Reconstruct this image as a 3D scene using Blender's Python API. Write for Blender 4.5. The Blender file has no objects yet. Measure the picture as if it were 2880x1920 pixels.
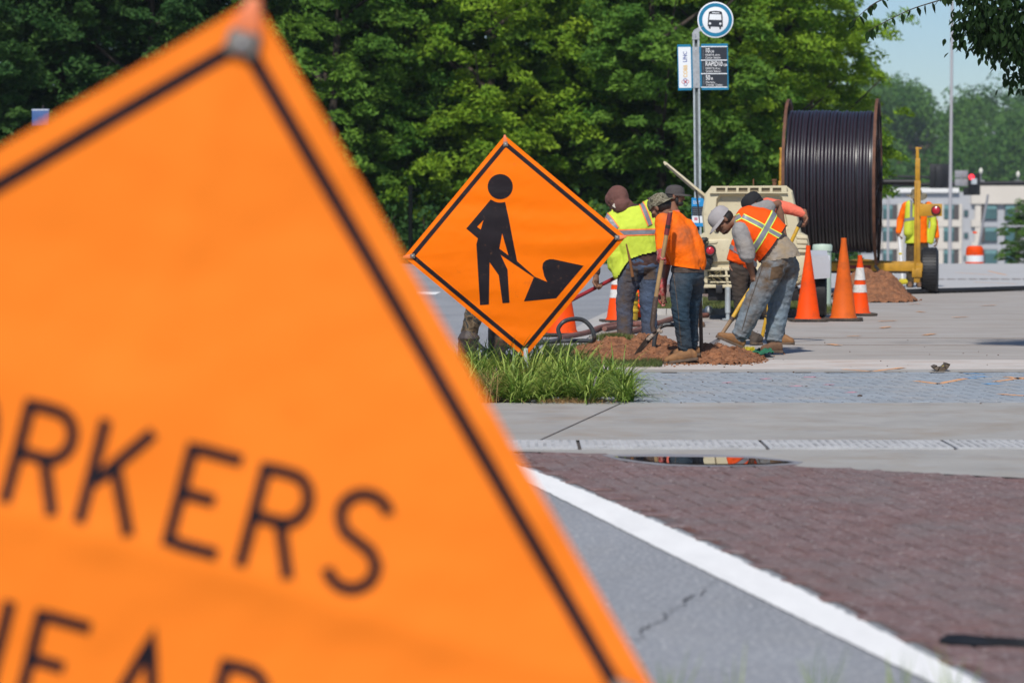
import bpy, bmesh, math, random
import numpy as np
from mathutils import Vector, Matrix, noise as mnoise
from mathutils.geometry import tessellate_polygon
SC = bpy.context.scene
COL = SC.collection
R = math.radians
V = Vector

# ------------------------------------------------------------------ camera
FPX, CAMH = 8400.0, 1.41
TILT = math.atan(378.0 / FPX)
cam_d = bpy.data.cameras.new('camera')
cam = bpy.data.objects.new('camera', cam_d)
COL.objects.link(cam)
cam.location = (0, 0, CAMH)
cam.rotation_euler = (math.pi / 2 - TILT, 0, 0)
cam_d.sensor_width = 36.0
cam_d.lens = 105.0
cam_d.clip_start = 0.3
cam_d.clip_end = 4000
cam_d.dof.use_dof = True
cam_d.dof.focus_distance = 26.0
cam_d.dof.aperture_fstop = 3.5
SC.camera = cam

# ------------------------------------------------------------------ light
SUN_ELEV, SUN_AZ = R(47), R(14)          # azimuth: behind the camera, a little to the left
sd = V((-math.sin(SUN_AZ) * math.cos(SUN_ELEV), -math.cos(SUN_AZ) * math.cos(SUN_ELEV), math.sin(SUN_ELEV)))
w = bpy.data.worlds.new('World')
SC.world = w
w.use_nodes = True
nt = w.node_tree
sky = nt.nodes.new('ShaderNodeTexSky')
sky.sky_type = 'NISHITA'
sky.sun_disc = False
sky.sun_elevation = SUN_ELEV
sky.sun_rotation = math.atan2(sd.x, sd.y)
sky.air_density = 1.0
sky.dust_density = 0.5
sky.ozone_density = 6.5
sky.altitude = 500.0
nt.links.new(sky.outputs[0], nt.nodes['Background'].inputs[0])
nt.nodes['Background'].inputs[1].default_value = 0.084
sl = bpy.data.lights.new('sun', 'SUN')
sl.energy = 3.8
sl.angle = R(2.0)
sl.color = (1.0, 0.955, 0.89)
so = bpy.data.objects.new('sun', sl)
COL.objects.link(so)
so.rotation_euler = sd.to_track_quat('Z', 'Y').to_euler()
so.location = (0, -5, 30)
SC.view_settings.view_transform = 'Standard'
SC.view_settings.look = 'None'
SC.view_settings.exposure = 0.22
SC.view_settings.gamma = 1.0
SC.view_settings.use_curve_mapping = False
SC.cycles.use_denoising = True
SC.cycles.max_bounces = 8
SC.cycles.transparent_max_bounces = 8

# ------------------------------------------------------------------ mapping from the survey of the photo to the place
def ray(px, py):
    cx, cy = (px - 1440) / FPX, (960 - py) / FPX
    return V((cx, math.cos(TILT) + cy * math.sin(TILT), -math.sin(TILT) + cy * math.cos(TILT)))
def P(px, py, D):
    d = ray(px, py)
    return V((0, 0, CAMH)) + d * (D / d.y)
def G(px, py, z=0.0):
    d = ray(px, py)
    return V((0, 0, CAMH)) + d * ((z - CAMH) / d.z)

# ------------------------------------------------------------------ tags and objects
ORI = {}
def tag(o, label=None, cat=None, group=None, kind=None):
    if label: o['label'] = label
    if cat: o['category'] = cat
    if group: o['group'] = group
    if kind: o['kind'] = kind
    return o
def thing(name, label, cat, loc=(0, 0, 0), group=None):
    o = bpy.data.objects.new(name, None)
    o.empty_display_size = 0.1
    COL.objects.link(o)
    o.location = loc
    ORI[o.name] = V(loc)
    return tag(o, label, cat, group)
def link(name, me, parent=None, mat=None):
    o = bpy.data.objects.new(name, me)
    COL.objects.link(o)
    if mat is not None and not len(me.materials): me.materials.append(mat)
    if parent is not None: o.parent = parent
    ORI[o.name] = ORI[parent.name] if parent is not None else V((0, 0, 0))
    return o
def kids(o):
    return list(o.children)
def copy_tree(o, parent=None):
    c = o.copy()
    COL.objects.link(c)
    c.parent = parent
    for ch in kids(o): copy_tree(ch, c)
    return c
def put(o, loc, rz=0.0, label=None, sc=1.0, rx=0, ry=0):
    o.location = loc
    o.rotation_euler = (rx, ry, rz)
    o.scale = (sc, sc, sc) if not hasattr(sc, '__len__') else sc
    if label: o['label'] = label
    return o

# ------------------------------------------------------------------ mesh builder
def frame(d):
    d = d.normalized()
    a = V((0, 0, 1)) if abs(d.z) < 0.9 else V((0, 1, 0))
    x = a.cross(d).normalized()
    return x, d.cross(x).normalized(), d
class MB:
    def __init__(s): s.v = []; s.f = []; s.m = []
    def add(s, vs, fs, m=0):
        b = len(s.v)
        s.v.extend([V(q) for q in vs]); s.f.extend([tuple(i + b for i in f) for f in fs]); s.m.extend([m] * len(fs)); return s
    def box(s, c, size, rot=None, m=0):
        c = V(c); hx, hy, hz = size[0] / 2, size[1] / 2, size[2] / 2
        vs = [V((x, y, z)) for z in (-hz, hz) for x, y in ((-hx, -hy), (hx, -hy), (hx, hy), (-hx, hy))]
        if rot is not None: vs = [rot @ q for q in vs]
        return s.add([q + c for q in vs], [(3, 2, 1, 0), (4, 5, 6, 7), (0, 1, 5, 4), (1, 2, 6, 5), (2, 3, 7, 6), (3, 0, 4, 7)], m)
    def bar(s, a, b, wx, wy, up=None, m=0):
        a, b = V(a), V(b); x, y, d = frame(b - a)
        if up is not None:
            y = (V(up) - d * V(up).dot(d)).normalized(); x = y.cross(d)
        rot = Matrix((x, y, d)).transposed()
        return s.box((a + b) / 2, (wx, wy, (b - a).length), rot, m)
    def tube(s, pts, r, n=10, caps=True, m=0):
        pts = [V(q) for q in pts]; k = len(pts)
        rs = [r] * k if not hasattr(r, '__len__') else list(r)
        vs = []; x = None
        for i, q in enumerate(pts):
            d = (pts[min(i + 1, k - 1)] - pts[max(i - 1, 0)])
            if x is None: x, y, d = frame(d)
            else:
                d = d.normalized(); x = (x - d * x.dot(d)).normalized(); y = d.cross(x)
            for j in range(n):
                a = 2 * math.pi * j / n
                vs.append(q + (x * math.cos(a) + y * math.sin(a)) * rs[i])
        fs = [(i * n + j, i * n + (j + 1) % n, (i + 1) * n + (j + 1) % n, (i + 1) * n + j) for i in range(k - 1) for j in range(n)]
        if caps: fs += [tuple(range(n - 1, -1, -1)), tuple((k - 1) * n + j for j in range(n))]
        return s.add(vs, fs, m)
    def lathe(s, prof, n=24, o=(0, 0, 0), rot=None, m=0, closed=False):
        o = V(o); vs = []
        for r, z in prof:
            for j in range(n):
                a = 2 * math.pi * j / n
                q = V((r * math.cos(a), r * math.sin(a), z))
                vs.append((rot @ q if rot is not None else q) + o)
        k = len(prof)
        fs = [(i * n + j, i * n + (j + 1) % n, ((i + 1) % k) * n + (j + 1) % n, ((i + 1) % k) * n + j) for i in range(k if closed else k - 1) for j in range(n)]
        if not closed:
            if prof[0][0] > 1e-6: fs.append(tuple(range(n - 1, -1, -1)))
            if prof[-1][0] > 1e-6: fs.append(tuple((k - 1) * n + j for j in range(n)))
        return s.add(vs, fs, m)
    def ell(s, c, rx, ry, rz, rot=None, n=14, m=0):
        k = n // 2
        prof = [(math.sin(math.pi * i / k), -math.cos(math.pi * i / k)) for i in range(k + 1)]
        S = Matrix.Diagonal((rx, ry, rz))
        M3 = (rot @ S) if rot is not None else S
        c = V(c); vs = [c + M3 @ V((0, 0, -1))]
        for r, z in prof[1:-1]:
            for j in range(n):
                a = 2 * math.pi * j / n
                vs.append(c + M3 @ V((r * math.cos(a), r * math.sin(a), z)))
        vs.append(c + M3 @ V((0, 0, 1)))
        fs = [(0, 1 + (j + 1) % n, 1 + j) for j in range(n)]
        for i in range(k - 2):
            fs += [(1 + i * n + j, 1 + i * n + (j + 1) % n, 1 + (i + 1) * n + (j + 1) % n, 1 + (i + 1) * n + j) for j in range(n)]
        t = len(vs) - 1; b = 1 + (k - 2) * n
        fs += [(b + j, b + (j + 1) % n, t) for j in range(n)]
        return s.add(vs, fs, m)
    def limb(s, pts, rs, n=12):
        s.tube(pts, rs, n)
        for q, r in zip(pts, rs): s.ell(q, r, r, r, n=10)
        return s
    def loft(s, secs, n=18, sub=4):
        # secs: (centre, lateral unit, front unit, a, b)
        S = []
        k = len(secs)
        for i in range(k - 1):
            for t in range(sub):
                u = t / sub; e = u * u * (3 - 2 * u) * 0.5 + u * 0.5
                A, B = secs[i], secs[i + 1]
                S.append((A[0].lerp(B[0], u), A[1].lerp(B[1], u).normalized(), A[2].lerp(B[2], u).normalized(), A[3] + (B[3] - A[3]) * e, A[4] + (B[4] - A[4]) * e))
        S.append(secs[-1])
        vs = []
        for c, l, f, a, b in S:
            for j in range(n):
                t = 2 * math.pi * j / n
                ct, st = math.cos(t), math.sin(t)
                ct = math.copysign(abs(ct) ** 0.8, ct); st = math.copysign(abs(st) ** 0.8, st)
                vs.append(c + l * (a * ct) + f * (b * st))
        k = len(S)
        fs = [(i * n + j, i * n + (j + 1) % n, (i + 1) * n + (j + 1) % n, (i + 1) * n + j) for i in range(k - 1) for j in range(n)]
        fs += [tuple(range(n - 1, -1, -1)), tuple((k - 1) * n + j for j in range(n))]
        return s.add(vs, fs)
    def poly(s, pts3, m=0):
        tri = tessellate_polygon([pts3])
        return s.add(pts3, [tuple(t) for t in tri], m)
    def prism(s, poly, off, m=0):
        off = V(off); n = len(poly); a = [V(q) for q in poly]
        tri = tessellate_polygon([a])
        s.add(a + [q + off for q in a], [tuple(t) for t in tri] + [tuple(i + n for i in reversed(t)) for t in tri] + [(i, (i + 1) % n, n + (i + 1) % n, n + i) for i in range(n)], m)
        return s
    def mesh(s, name, mats=(), origin=None, smooth=True, bevel=0.0, seg=2, ang=41):
        me = bpy.data.meshes.new(name)
        o = origin or V((0, 0, 0))
        me.from_pydata([tuple(q - o) for q in s.v], [], s.f)
        for m in mats: me.materials.append(m)
        if len(mats) > 1: me.polygons.foreach_set('material_index', s.m)
        bm = bmesh.new(); bm.from_mesh(me)
        bmesh.ops.recalc_face_normals(bm, faces=bm.faces)
        if bevel:
            es = [e for e in bm.edges if len(e.link_faces) == 2 and e.calc_face_angle(0) > 0.6]
            bmesh.ops.bevel(bm, geom=es, offset=bevel, segments=seg, profile=0.5, affect='EDGES', clamp_overlap=True)
        bm.to_mesh(me); bm.free()
        if smooth:
            me.polygons.foreach_set('use_smooth', [True] * len(me.polygons))
            me.set_sharp_from_angle(angle=R(ang))
        me.update()
        return me
    def build(s, name, mat, parent=None, smooth=True, bevel=0.0, seg=2, ang=41):
        mats = mat if isinstance(mat, (list, tuple)) else [mat]
        o = ORI[parent.name] if parent is not None else V((0, 0, 0))
        return link(name, s.mesh(name, mats, o, smooth, bevel, seg, ang), parent)
def np_mesh(name, verts, faces, mat, attr=None):
    me = bpy.data.meshes.new(name)
    nv, nf, k = len(verts), len(faces), faces.shape[1]
    me.vertices.add(nv); me.vertices.foreach_set('co', np.asarray(verts, np.float32).ravel())
    me.loops.add(nf * k); me.loops.foreach_set('vertex_index', np.asarray(faces, np.int32).ravel())
    me.polygons.add(nf); me.polygons.foreach_set('loop_start', np.arange(0, nf * k, k, dtype=np.int32))
    if attr is not None:
        a = me.attributes.new('tone', 'FLOAT', 'POINT'); a.data.foreach_set('value', np.asarray(attr, np.float32))
    me.update(calc_edges=True)
    me.materials.append(mat)
    return me

# ------------------------------------------------------------------ materials
def srgb(r, g, b):
    f = lambda c: c / 12.92 if c <= 0.04045 else ((c + 0.055) / 1.055) ** 2.4
    return tuple(f(q / 255.0) for q in (r, g, b))
MATS = {}
def M(name, col, rough=0.7, var=0.15, scale=8, bump=0.0, bscale=60, metal=0.0, spec=0.4, dirt=None, world=False, stretch=None, attr=False, trans=0.0, speck=None, coat=0.0, tone=None, detail=4):
    if name in MATS: return MATS[name]
    m = bpy.data.materials.new(name); m.use_nodes = True
    t = m.node_tree; N, L = t.nodes, t.links
    b = N['Principled BSDF']
    b.inputs['Roughness'].default_value = rough
    b.inputs['Metallic'].default_value = metal
    b.inputs['Specular IOR Level'].default_value = spec
    if coat: b.inputs['Coat Weight'].default_value = coat
    if world: co = N.new('ShaderNodeNewGeometry').outputs['Position']
    else: co = N.new('ShaderNodeTexCoord').outputs['Object']
    if stretch:
        mp = N.new('ShaderNodeMapping'); mp.inputs['Scale'].default_value = stretch
        L.new(co, mp.inputs['Vector']); co2 = mp.outputs[0]
    else: co2 = co
    def noise(sc, det=detail, rg=0.6, c=None):
        n = N.new('ShaderNodeTexNoise'); n.inputs['Scale'].default_value = sc; n.inputs['Detail'].default_value = det
        n.inputs['Roughness'].default_value = rg
        L.new(c if c is not None else co, n.inputs['Vector']); return n.outputs['Fac']
    def ramp(fac, a, bb, va=0.0, vb=1.0):
        r = N.new('ShaderNodeMapRange'); r.inputs['From Min'].default_value = a; r.inputs['From Max'].default_value = bb
        r.inputs['To Min'].default_value = va; r.inputs['To Max'].default_value = vb
        L.new(fac, r.inputs['Value']); return r.outputs[0]
    def mix(fac, A, B, mode='MIX'):
        x = N.new('ShaderNodeMix'); x.data_type = 'RGBA'; x.blend_type = mode
        if isinstance(fac, (int, float)): x.inputs[0].default_value = fac
        else: L.new(fac, x.inputs[0])
        for sock, q in ((x.inputs[6], A), (x.inputs[7], B)):
            if isinstance(q, tuple): sock.default_value = (*q[:3], 1)
            else: L.new(q, sock)
        return x.outputs[2]
    lo = tuple(max(0, c * (1 - var)) for c in col); hi = tuple(min(1, c * (1 + var)) for c in col)
    c = mix(ramp(noise(scale, c=co2), 0.3, 0.7), lo, hi)
    if tone is not None:          # per-leaf variation stored on the mesh
        at = N.new('ShaderNodeAttribute'); at.attribute_name = 'tone'
        c = mix(at.outputs['Fac'], c, tone)
    if speck:                     # (colour, scale, from, to)
        c = mix(ramp(noise(speck[1], 2, 0.6, co2), speck[2], speck[3]), c, speck[0])
    if dirt:                      # list of (colour, scale, from, to, strength)
        for d in (dirt if isinstance(dirt, list) else [dirt]):
            c = mix(ramp(noise(d[1], 6, 0.65, co2), d[2], d[3], 0, d[4]), c, d[0])
    if attr:                      # soil rubbed in at places stored on the mesh
        at = N.new('ShaderNodeAttribute'); at.attribute_name = 'soil'
        ad = N.new('ShaderNodeMath'); ad.operation = 'MULTIPLY_ADD'
        L.new(ramp(noise(11, 5), 0.2, 0.85, 0.1, 1.35), ad.inputs[0]); L.new(at.outputs['Fac'], ad.inputs[1]); ad.inputs[2].default_value = 0
        ad.use_clamp = True
        c = mix(ad.outputs[0], c, attr)
    L.new(c, b.inputs['Base Color'])
    if bump:
        bp = N.new('ShaderNodeBump'); bp.inputs['Strength'].default_value = min(1, bump); bp.inputs['Distance'].default_value = 0.01 * max(1, bump)
        L.new(noise(bscale, 5, 0.6, co2), bp.inputs['Height']); L.new(bp.outputs[0], b.inputs['Normal'])
    if trans:
        tr = N.new('ShaderNodeBsdfTranslucent'); L.new(c, tr.inputs['Color'])
        ms = N.new('ShaderNodeMixShader'); ms.inputs[0].default_value = trans
        L.new(b.outputs[0], ms.inputs[1]); L.new(tr.outputs[0], ms.inputs[2])
        L.new(ms.outputs[0], N['Material Output'].inputs['Surface'])
    MATS[name] = m
    return m
def camo(name, cols, scale):
    m = bpy.data.materials.new(name); m.use_nodes = True
    t = m.node_tree; N, L = t.nodes, t.links; b = N['Principled BSDF']; b.inputs['Roughness'].default_value = 0.9
    co = N.new('ShaderNodeTexCoord').outputs['Object']
    n = N.new('ShaderNodeTexNoise'); n.inputs['Scale'].default_value = scale; n.inputs['Detail'].default_value = 3; n.inputs['Distortion'].default_value = 0.6
    L.new(co, n.inputs['Vector'])
    r = N.new('ShaderNodeValToRGB'); r.color_ramp.interpolation = 'CONSTANT'
    e = r.color_ramp.elements
    e[0].color = (*cols[0], 1); e[0].position = 0
    e[1].color = (*cols[1], 1); e[1].position = 0.42
    for q, pos in zip(cols[2:], (0.5, 0.58, 0.66)):
        z = e.new(pos); z.color = (*q, 1)
    L.new(n.outputs['Fac'], r.inputs[0]); L.new(r.outputs[0], b.inputs['Base Color'])
    return m

black_rubber = M('black_rubber', (0.018, 0.018, 0.02), 0.55, 0.3, 20, 0.2, 80)
dark_metal = M('dark_metal', (0.05, 0.045, 0.042), 0.5, 0.3, 20, metal=0.6)
grey_metal = M('grey_metal', (0.42, 0.43, 0.44), 0.45, 0.15, 30, metal=0.5, dirt=((0.25, 0.2, 0.16), 9, 0.55, 0.75, 0.5))
galv = M('galvanised_steel', (0.40, 0.44, 0.45), 0.5, 0.2, 25, metal=0.35)
soil_c = (0.20, 0.088, 0.042)
mud_c = (0.13, 0.075, 0.042)
# ------------------------------------------------------------------ ground
def gz(y):
    if y < 70: return 0.0
    if y < 85: return -0.0012 * (y - 70) ** 2
    if y < 330: return -0.27 - 0.036 * (y - 85)
    return -9.09
def sheet(name, mat, poly, z, cut=0.0):
    mb = MB(); mb.poly([V((x, y, z)) for x, y in poly])
    o = mb.build(name, mat, None, smooth=False)
    return tag(o, kind='structure')
asphalt = M('asphalt', (0.255, 0.265, 0.282), 0.9, 0.14, 1.2, 0.6, 110, world=True, speck=((0.43, 0.43, 0.44), 48, 0.50, 0.70), stretch=(1, .5, 1), dirt=[((0.13, 0.135, 0.145), 60, 0.55, 0.68, 0.8), ((0.16, 0.168, 0.185), 0.7, 0.48, 0.75, 0.5), ((0.30, 0.295, 0.285), 2.3, 0.5, 0.8, 0.5)])
mb = MB()
ys = [-6, 3, 8, 12, 16, 20, 30, 45, 60, 66, 70, 72, 74, 76, 78, 80, 82, 85, 100, 130, 180, 250, 330, 420, 640]
xs = [-160, -60, -20, -6, 0, 6, 20, 60, 160, 260]
vs = [V((x, y, gz(y))) for y in ys for x in xs]
n = len(xs)
mb.add(vs, [(j * n + i, j * n + i + 1, (j + 1) * n + i + 1, (j + 1) * n + i) for j in range(len(ys) - 1) for i in range(n - 1)])
tag(mb.build('road', asphalt), kind='structure')

concrete = M('concrete', (0.335, 0.32, 0.295), 0.88, 0.09, 1.6, 0.25, 180, world=True, dirt=[((0.27, 0.215, 0.16), 1.1, 0.48, 0.72, 0.75), ((0.24, 0.235, 0.23), 2.3, 0.52, 0.7, 0.5), ((0.385, 0.38, 0.37), 3.0, 0.5, 0.75, 0.6), ((0.24, 0.21, 0.18), 26, 0.66, 0.74, 0.5)], speck=((0.28, 0.25, 0.22), 240, 0.6, 0.75))
dusty = M('dusty_concrete', (0.50, 0.455, 0.415), 0.9, 0.1, 2.0, 0.25, 160, world=True, dirt=[((0.36, 0.20, 0.115), 2.4, 0.5, 0.68, 0.65), ((0.60, 0.57, 0.54), 5, 0.45, 0.7, 0.6), ((0.20, 0.12, 0.08), 30, 0.64, 0.7, 0.7)], stretch=(0.6, 2.0, 1))
pave_c = M('pavement_concrete', (0.345, 0.315, 0.285), 0.9, 0.1, 1.0, 0.25, 160, world=True, dirt=[((0.27, 0.20, 0.15), 0.8, 0.5, 0.75, 0.5), ((0.43, 0.42, 0.41), 1.9, 0.5, 0.75, 0.6), ((0.17, 0.12, 0.09), 22, 0.66, 0.72, 0.6)], stretch=(0.7, 1.6, 1))
# the far pavement right of the kerb line, running back to the crest
KL = [(0.0, 24.6), (0.35, 28.2), (0.64, 31.7), (1.1, 36.9), (1.55, 41), (1.9, 47)]     # kerb line (x, y)
sheet('pavement', pave_c, KL + [(1.95, 49.8), (14, 49.8), (14, 24.6)], 0.006)
sheet('dusty_band', dusty, [(0.95, 27.4), (14, 27.4), (14, 25.72), (0.7, 25.72)], 0.010)
sheet('concrete_edging', concrete, [(0.4, 25.716), (14, 25.716), (14, 25.25), (0.4, 25.25)], 0.014)
# apron, gutter
sheet('apron', concrete, [(-2.4, 21.3), (0.3, 21.3), (14, 21.3), (14, 17.86), (-2.4, 17.86)], 0.014)
sheet('gutter', concrete, [(-0.6, 17.22)] + [(-0.2, 17.15), (0.35, 17.0), (0.9, 16.55), (1.45, 16.15), (2.64, 15.42), (4.5, 14.6), (14, 12), (14, 17.22)], 0.010)
jm = M('joint_dark', (0.07, 0.06, 0.055), 0.95)
# saw joint across the apron
mb = MB(); a = G(1500, 1253); b2 = G(1746, 1140); mb.bar(V((a.x, a.y, 0.0155)), V((b2.x, b2.y, 0.0155)), 0.012, 0.003, up=(0, 0, 1))
tag(mb.build('pavement_joint', jm), kind='structure')

# grooved tactile strip: three ribbed precast blocks per stretch, every block a piece of its own
strip_m = M('tactile_concrete', (0.44, 0.44, 0.44), 0.85, 0.1, 3, 0.3, 120, world=True, dirt=[((0.30, 0.29, 0.28), 5, 0.5, 0.7, 0.5), ((0.55, 0.55, 0.54), 9, 0.55, 0.7, 0.5)])
base = thing('tactile_strip', None, None, (0, 17.54, 0)); base['kind'] = 'structure'
mb = MB(); mb.box((0, 0, 0.009), (1.085, 0.60, 0.018)); bm_ = mb.mesh('tactile_block', [strip_m], smooth=False)
mb = MB()
for i in range(21):
    for j in range(8):
        mb.box((-0.50 + i * 0.05, -0.24 + j * 0.068, 0.020), (0.018, 0.045, 0.006))
dm_ = mb.mesh('raised_dots', [M('grey_worn_dots', (0.30, 0.30, 0.305), 0.85, 0.3, 6, world=True, dirt=((0.43, 0.43, 0.43), 4, 0.44, 0.56, 1.0))], smooth=False)
jx = [G(q, 1259).x for q in (1628, 2150, 2672)]
pitch = jx[1] - jx[0]
for i in range(-3, 8):
    o = link('tactile_block', bm_, base); o.location = (jx[0] - pitch / 2 + i * pitch, 0, 0.0)
    o.scale = ((pitch - 0.022) / 1.085, 1, 1)
    tag(link('raised_dots', dm_, o), kind='stuff')
sheet('strip_bedding', jm, [(-2.6, 17.855), (14, 17.855), (14, 17.225), (-2.6, 17.225)], 0.005)

# ---- brick paving: individual bricks nearest the viewer, the rest one mass
def inside(p, poly):
    x, y = p; r = False
    for i in range(len(poly)):
        x1, y1 = poly[i]; x2, y2 = poly[i - 1]
        if (y1 > y) != (y2 > y) and x < (x2 - x1) * (y - y1) / (y2 - y1) + x1: r = not r
    return r
def herring(poly, ang, W=0.125):
    ca, sa = math.cos(ang), math.sin(ang)
    cx = sum(q[0] for q in poly) / len(poly); cy = sum(q[1] for q in poly) / len(poly)
    out = []
    for i in range(-160, 160):
        for k in range(-160, 160):
            # classic 2:1 herringbone on a W grid
            if (i - k) % 4 == 0: c = ((i + 1) * W, (k + 0.5) * W, 0)
            elif (i - k) % 4 == 3: c = ((i + 0.5) * W, (k + 1) * W, 1)
            else: continue
            out.append(c)
    res = []
    for x, y, o in out:
        p = (cx + x * ca - y * sa, cy + x * sa + y * ca)
        if inside(p, poly): res.append((p[0], p[1], ang + (math.pi / 2 if o else 0)))
    return res
def paving(name, poly, ang, z, mat, grout, keep=300, gap=0.007, hgt=0.006, seed=1, jit=0.001):
    rng = random.Random(seed)
    top = sheet(name, grout, poly, z)
    br = herring(poly, ang)
    def vis(q):
        return 0 if abs(q[0] / q[1]) < 0.1715 and q[1] > 8.8 else 1
    br.sort(key=lambda q: (vis(q), q[1]))
    near, far = br[:keep], br[keep:]
    def shape(mb, h, rot, c):
        a, b = 0.125 - gap / 2, 0.0625 - gap / 2; e = 0.004
        vs = [(-a, -b, 0), (a, -b, 0), (a, b, 0), (-a, b, 0), (-a + e, -b + e, h), (a - e, -b + e, h), (a - e, b - e, h), (-a + e, b - e, h)]
        mb.add([c + rot @ V(q) for q in vs], [(4, 5, 6, 7), (0, 1, 5, 4), (1, 2, 6, 5), (2, 3, 7, 6), (3, 0, 4, 7)])
    mb = MB(); shape(mb, hgt, Matrix.Identity(3), V((0, 0, 0)))
    me = mb.mesh('brick', [mat], smooth=False)
    for x, y, a in near:
        o = link('brick', me, top); o.location = (x, y, z + 0.0006 + rng.uniform(0, jit)); o.rotation_euler = (rng.uniform(-.004, .004), rng.uniform(-.004, .004), a + rng.uniform(-0.012, 0.012))
    mb = MB()
    for x, y, a in far: shape(mb, hgt + rng.uniform(-jit, jit), Matrix.Rotation(a, 3, 'Z'), V((x, y, z + 0.0006)))
    if far: tag(mb.build('bricks', mat, top, smooth=False), kind='stuff')
    return top
RE = [(1464, 1314), (1624, 1376), (1832, 1461), (2040, 1565), (2236, 1663), (2481, 1780), (2720, 1911)]
LE = [(1440, 1334), (1477, 1351), (1734, 1492), (2028, 1627), (2395, 1798), (2579, 1914)]
def edge(px):
    q = sorted((G(*p).y, G(*p).x) for p in px); return np.array([a for a, b in q]), np.array([b for a, b in q])
RY, RX = edge(RE); LY, LX = edge(LE); RP, LP = np.polyfit(RY, RX, 2), np.polyfit(LY, LX, 2)
def line_r(y): return float(np.polyval(RP, y))
def line_l(y): return float(np.polyval(LP, y))
red = M('stamped_red_asphalt', (0.168, 0.106, 0.101), 0.9, 0.22, 6.0, 0.6, 110, world=True, speck=((0.30, 0.25, 0.245), 55, 0.54, 0.70), stretch=(1, .6, 1), dirt=[((0.165, 0.152, 0.148), 1.3, 0.46, 0.70, 0.7), ((0.165, 0.070, 0.055), 2.2, 0.5, 0.72, 0.5)])
red_g = M('worn_red_joint', (0.125, 0.060, 0.048), 0.95, 0.3, 9, world=True, dirt=((0.14, 0.125, 0.125), 2.5, 0.42, 0.6, 0.8))
cross_poly = [(line_r(17.1) + .045, 17.1), (0.35, 17.0), (0.9, 16.55), (1.45, 16.15), (2.64, 15.42), (3.2, 15.16), (3.0, 12), (2.4, 9), (2.2, 7.4)] + [(line_r(y) + 0.055, y) for y in (7.4, 8.5, 9.5, 10.5, 11.5, 12.5, 13.5, 14.5, 15.5, 16.2)]
paving('crosswalk', cross_poly, R(99), 0.003, red, red_g, gap=0.013, seed=3)
blue = M('stamped_blue_concrete', (0.275, 0.305, 0.335), 0.85, 0.12, 2.0, 0.4, 120, world=True, dirt=[((0.36, 0.33, 0.30), 1.5, 0.48, 0.72, 0.7), ((0.20, 0.225, 0.25), 4, 0.5, 0.7, 0.5), ((0.13, 0.10, 0.08), 28, 0.66, 0.72, 0.7)])
blue_g = M('paver_joint', (0.075, 0.075, 0.08), 0.95, 0.3, 9, world=True)
paving('paver_band', [(0.15, 21.32), (5.0, 21.32), (5.0, 25.24), (0.4, 25.24)], R(97), 0.004, blue, blue_g, gap=0.016, hgt=0.009, seed=5)
sheet('paver_bedding', blue, [(5.0, 21.32), (14, 21.32), (14, 25.24), (5.0, 25.24)], 0.008)

# ---- painted line
paint = M('white_road_paint', (0.80, 0.79, 0.765), 0.75, 0.05, 3, 0.15, 200, world=True, dirt=[((0.62, 0.61, 0.60), 2.2, 0.52, 0.75, 0.4), ((0.35, 0.34, 0.34), 45, 0.66, 0.72, 0.5)], stretch=(2.2, 0.5, 1))
mb = MB(); L_, R_ = [], []
rng = random.Random(4)
N_ = 260
for i in range(N_ + 1):
    y = 17.0 - (17.0 - 6.5) * i / N_
    L_.append(V((line_l(y) + rng.uniform(-.003, .003), y, 0.0052)))
    R_.append(V((line_r(y) + rng.uniform(-.014, .004) * (1 if y > 10 else 0.6), y, 0.0130)))
mb.add(L_ + R_, [(i, i + 1, N_ + 2 + i, N_ + 1 + i) for i in range(N_)])
tag(mb.build('painted_line', paint, smooth=False), kind='structure')
# crack in the asphalt
mb = MB(); rng = random.Random(8)
p0, p1 = G(1772, 1806), G(2015, 1635)
pts = []
for i in range(48):
    q = p0.lerp(p1, i / 47); q.x += rng.uniform(-.011, .011) + .012 * math.sin(i * .55); q.y += rng.uniform(-.05, .05); q.z = 0.0045; pts.append(q)
for i in range(47):
    wd = (0.0015 + 0.0035 * abs(math.sin(i * 0.9)) * rng.random() + (0.006 if 30 < i < 33 else 0)) * (0.5 if i > 38 else 1)
    d = V((wd, 0, 0)); mb.add([pts[i] - d, pts[i] + d, pts[i + 1] + d, pts[i + 1] - d], [(0, 1, 2, 3)])
tag(mb.build('road_crack', M('crack_grey', (0.10, 0.10, 0.105), .95), smooth=False), kind='structure')
# far lane mark on the road at left
mb = MB(); a = G(1150, 826)
mb.add([V((a.x, a.y - 0.6, 0.005)), V((a.x + 0.45, a.y - 0.6, 0.005)), V((a.x + 0.5, a.y + 0.9, 0.005)), V((a.x + 0.1, a.y + 0.9, 0.005))], [(0, 1, 2, 3)])
tag(mb.build('lane_mark', paint, smooth=False), kind='structure')
# kerb along the road edge
kerb_m = M('kerb_concrete', (0.42, 0.405, 0.385), 0.88, 0.12, 3, 0.3, 120, world=True)
mb = MB()
for (x0, y0), (x1, y1) in zip(KL[:-1], KL[1:]):
    for k in range(3):
        a = V((x0, y0, 0.008)).lerp(V((x1, y1, 0.008)), k / 3); b2 = V((x0, y0, 0.008)).lerp(V((x1, y1, 0.008)), (k + 1) / 3)
        dd = (b2 - a).normalized()
        mb.bar(a + dd * 0.006, b2 - dd * 0.006, 0.30, 0.018, up=(0, 0, 1))
tag(mb.build('kerb', kerb_m, None, smooth=False), kind='structure')
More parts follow.
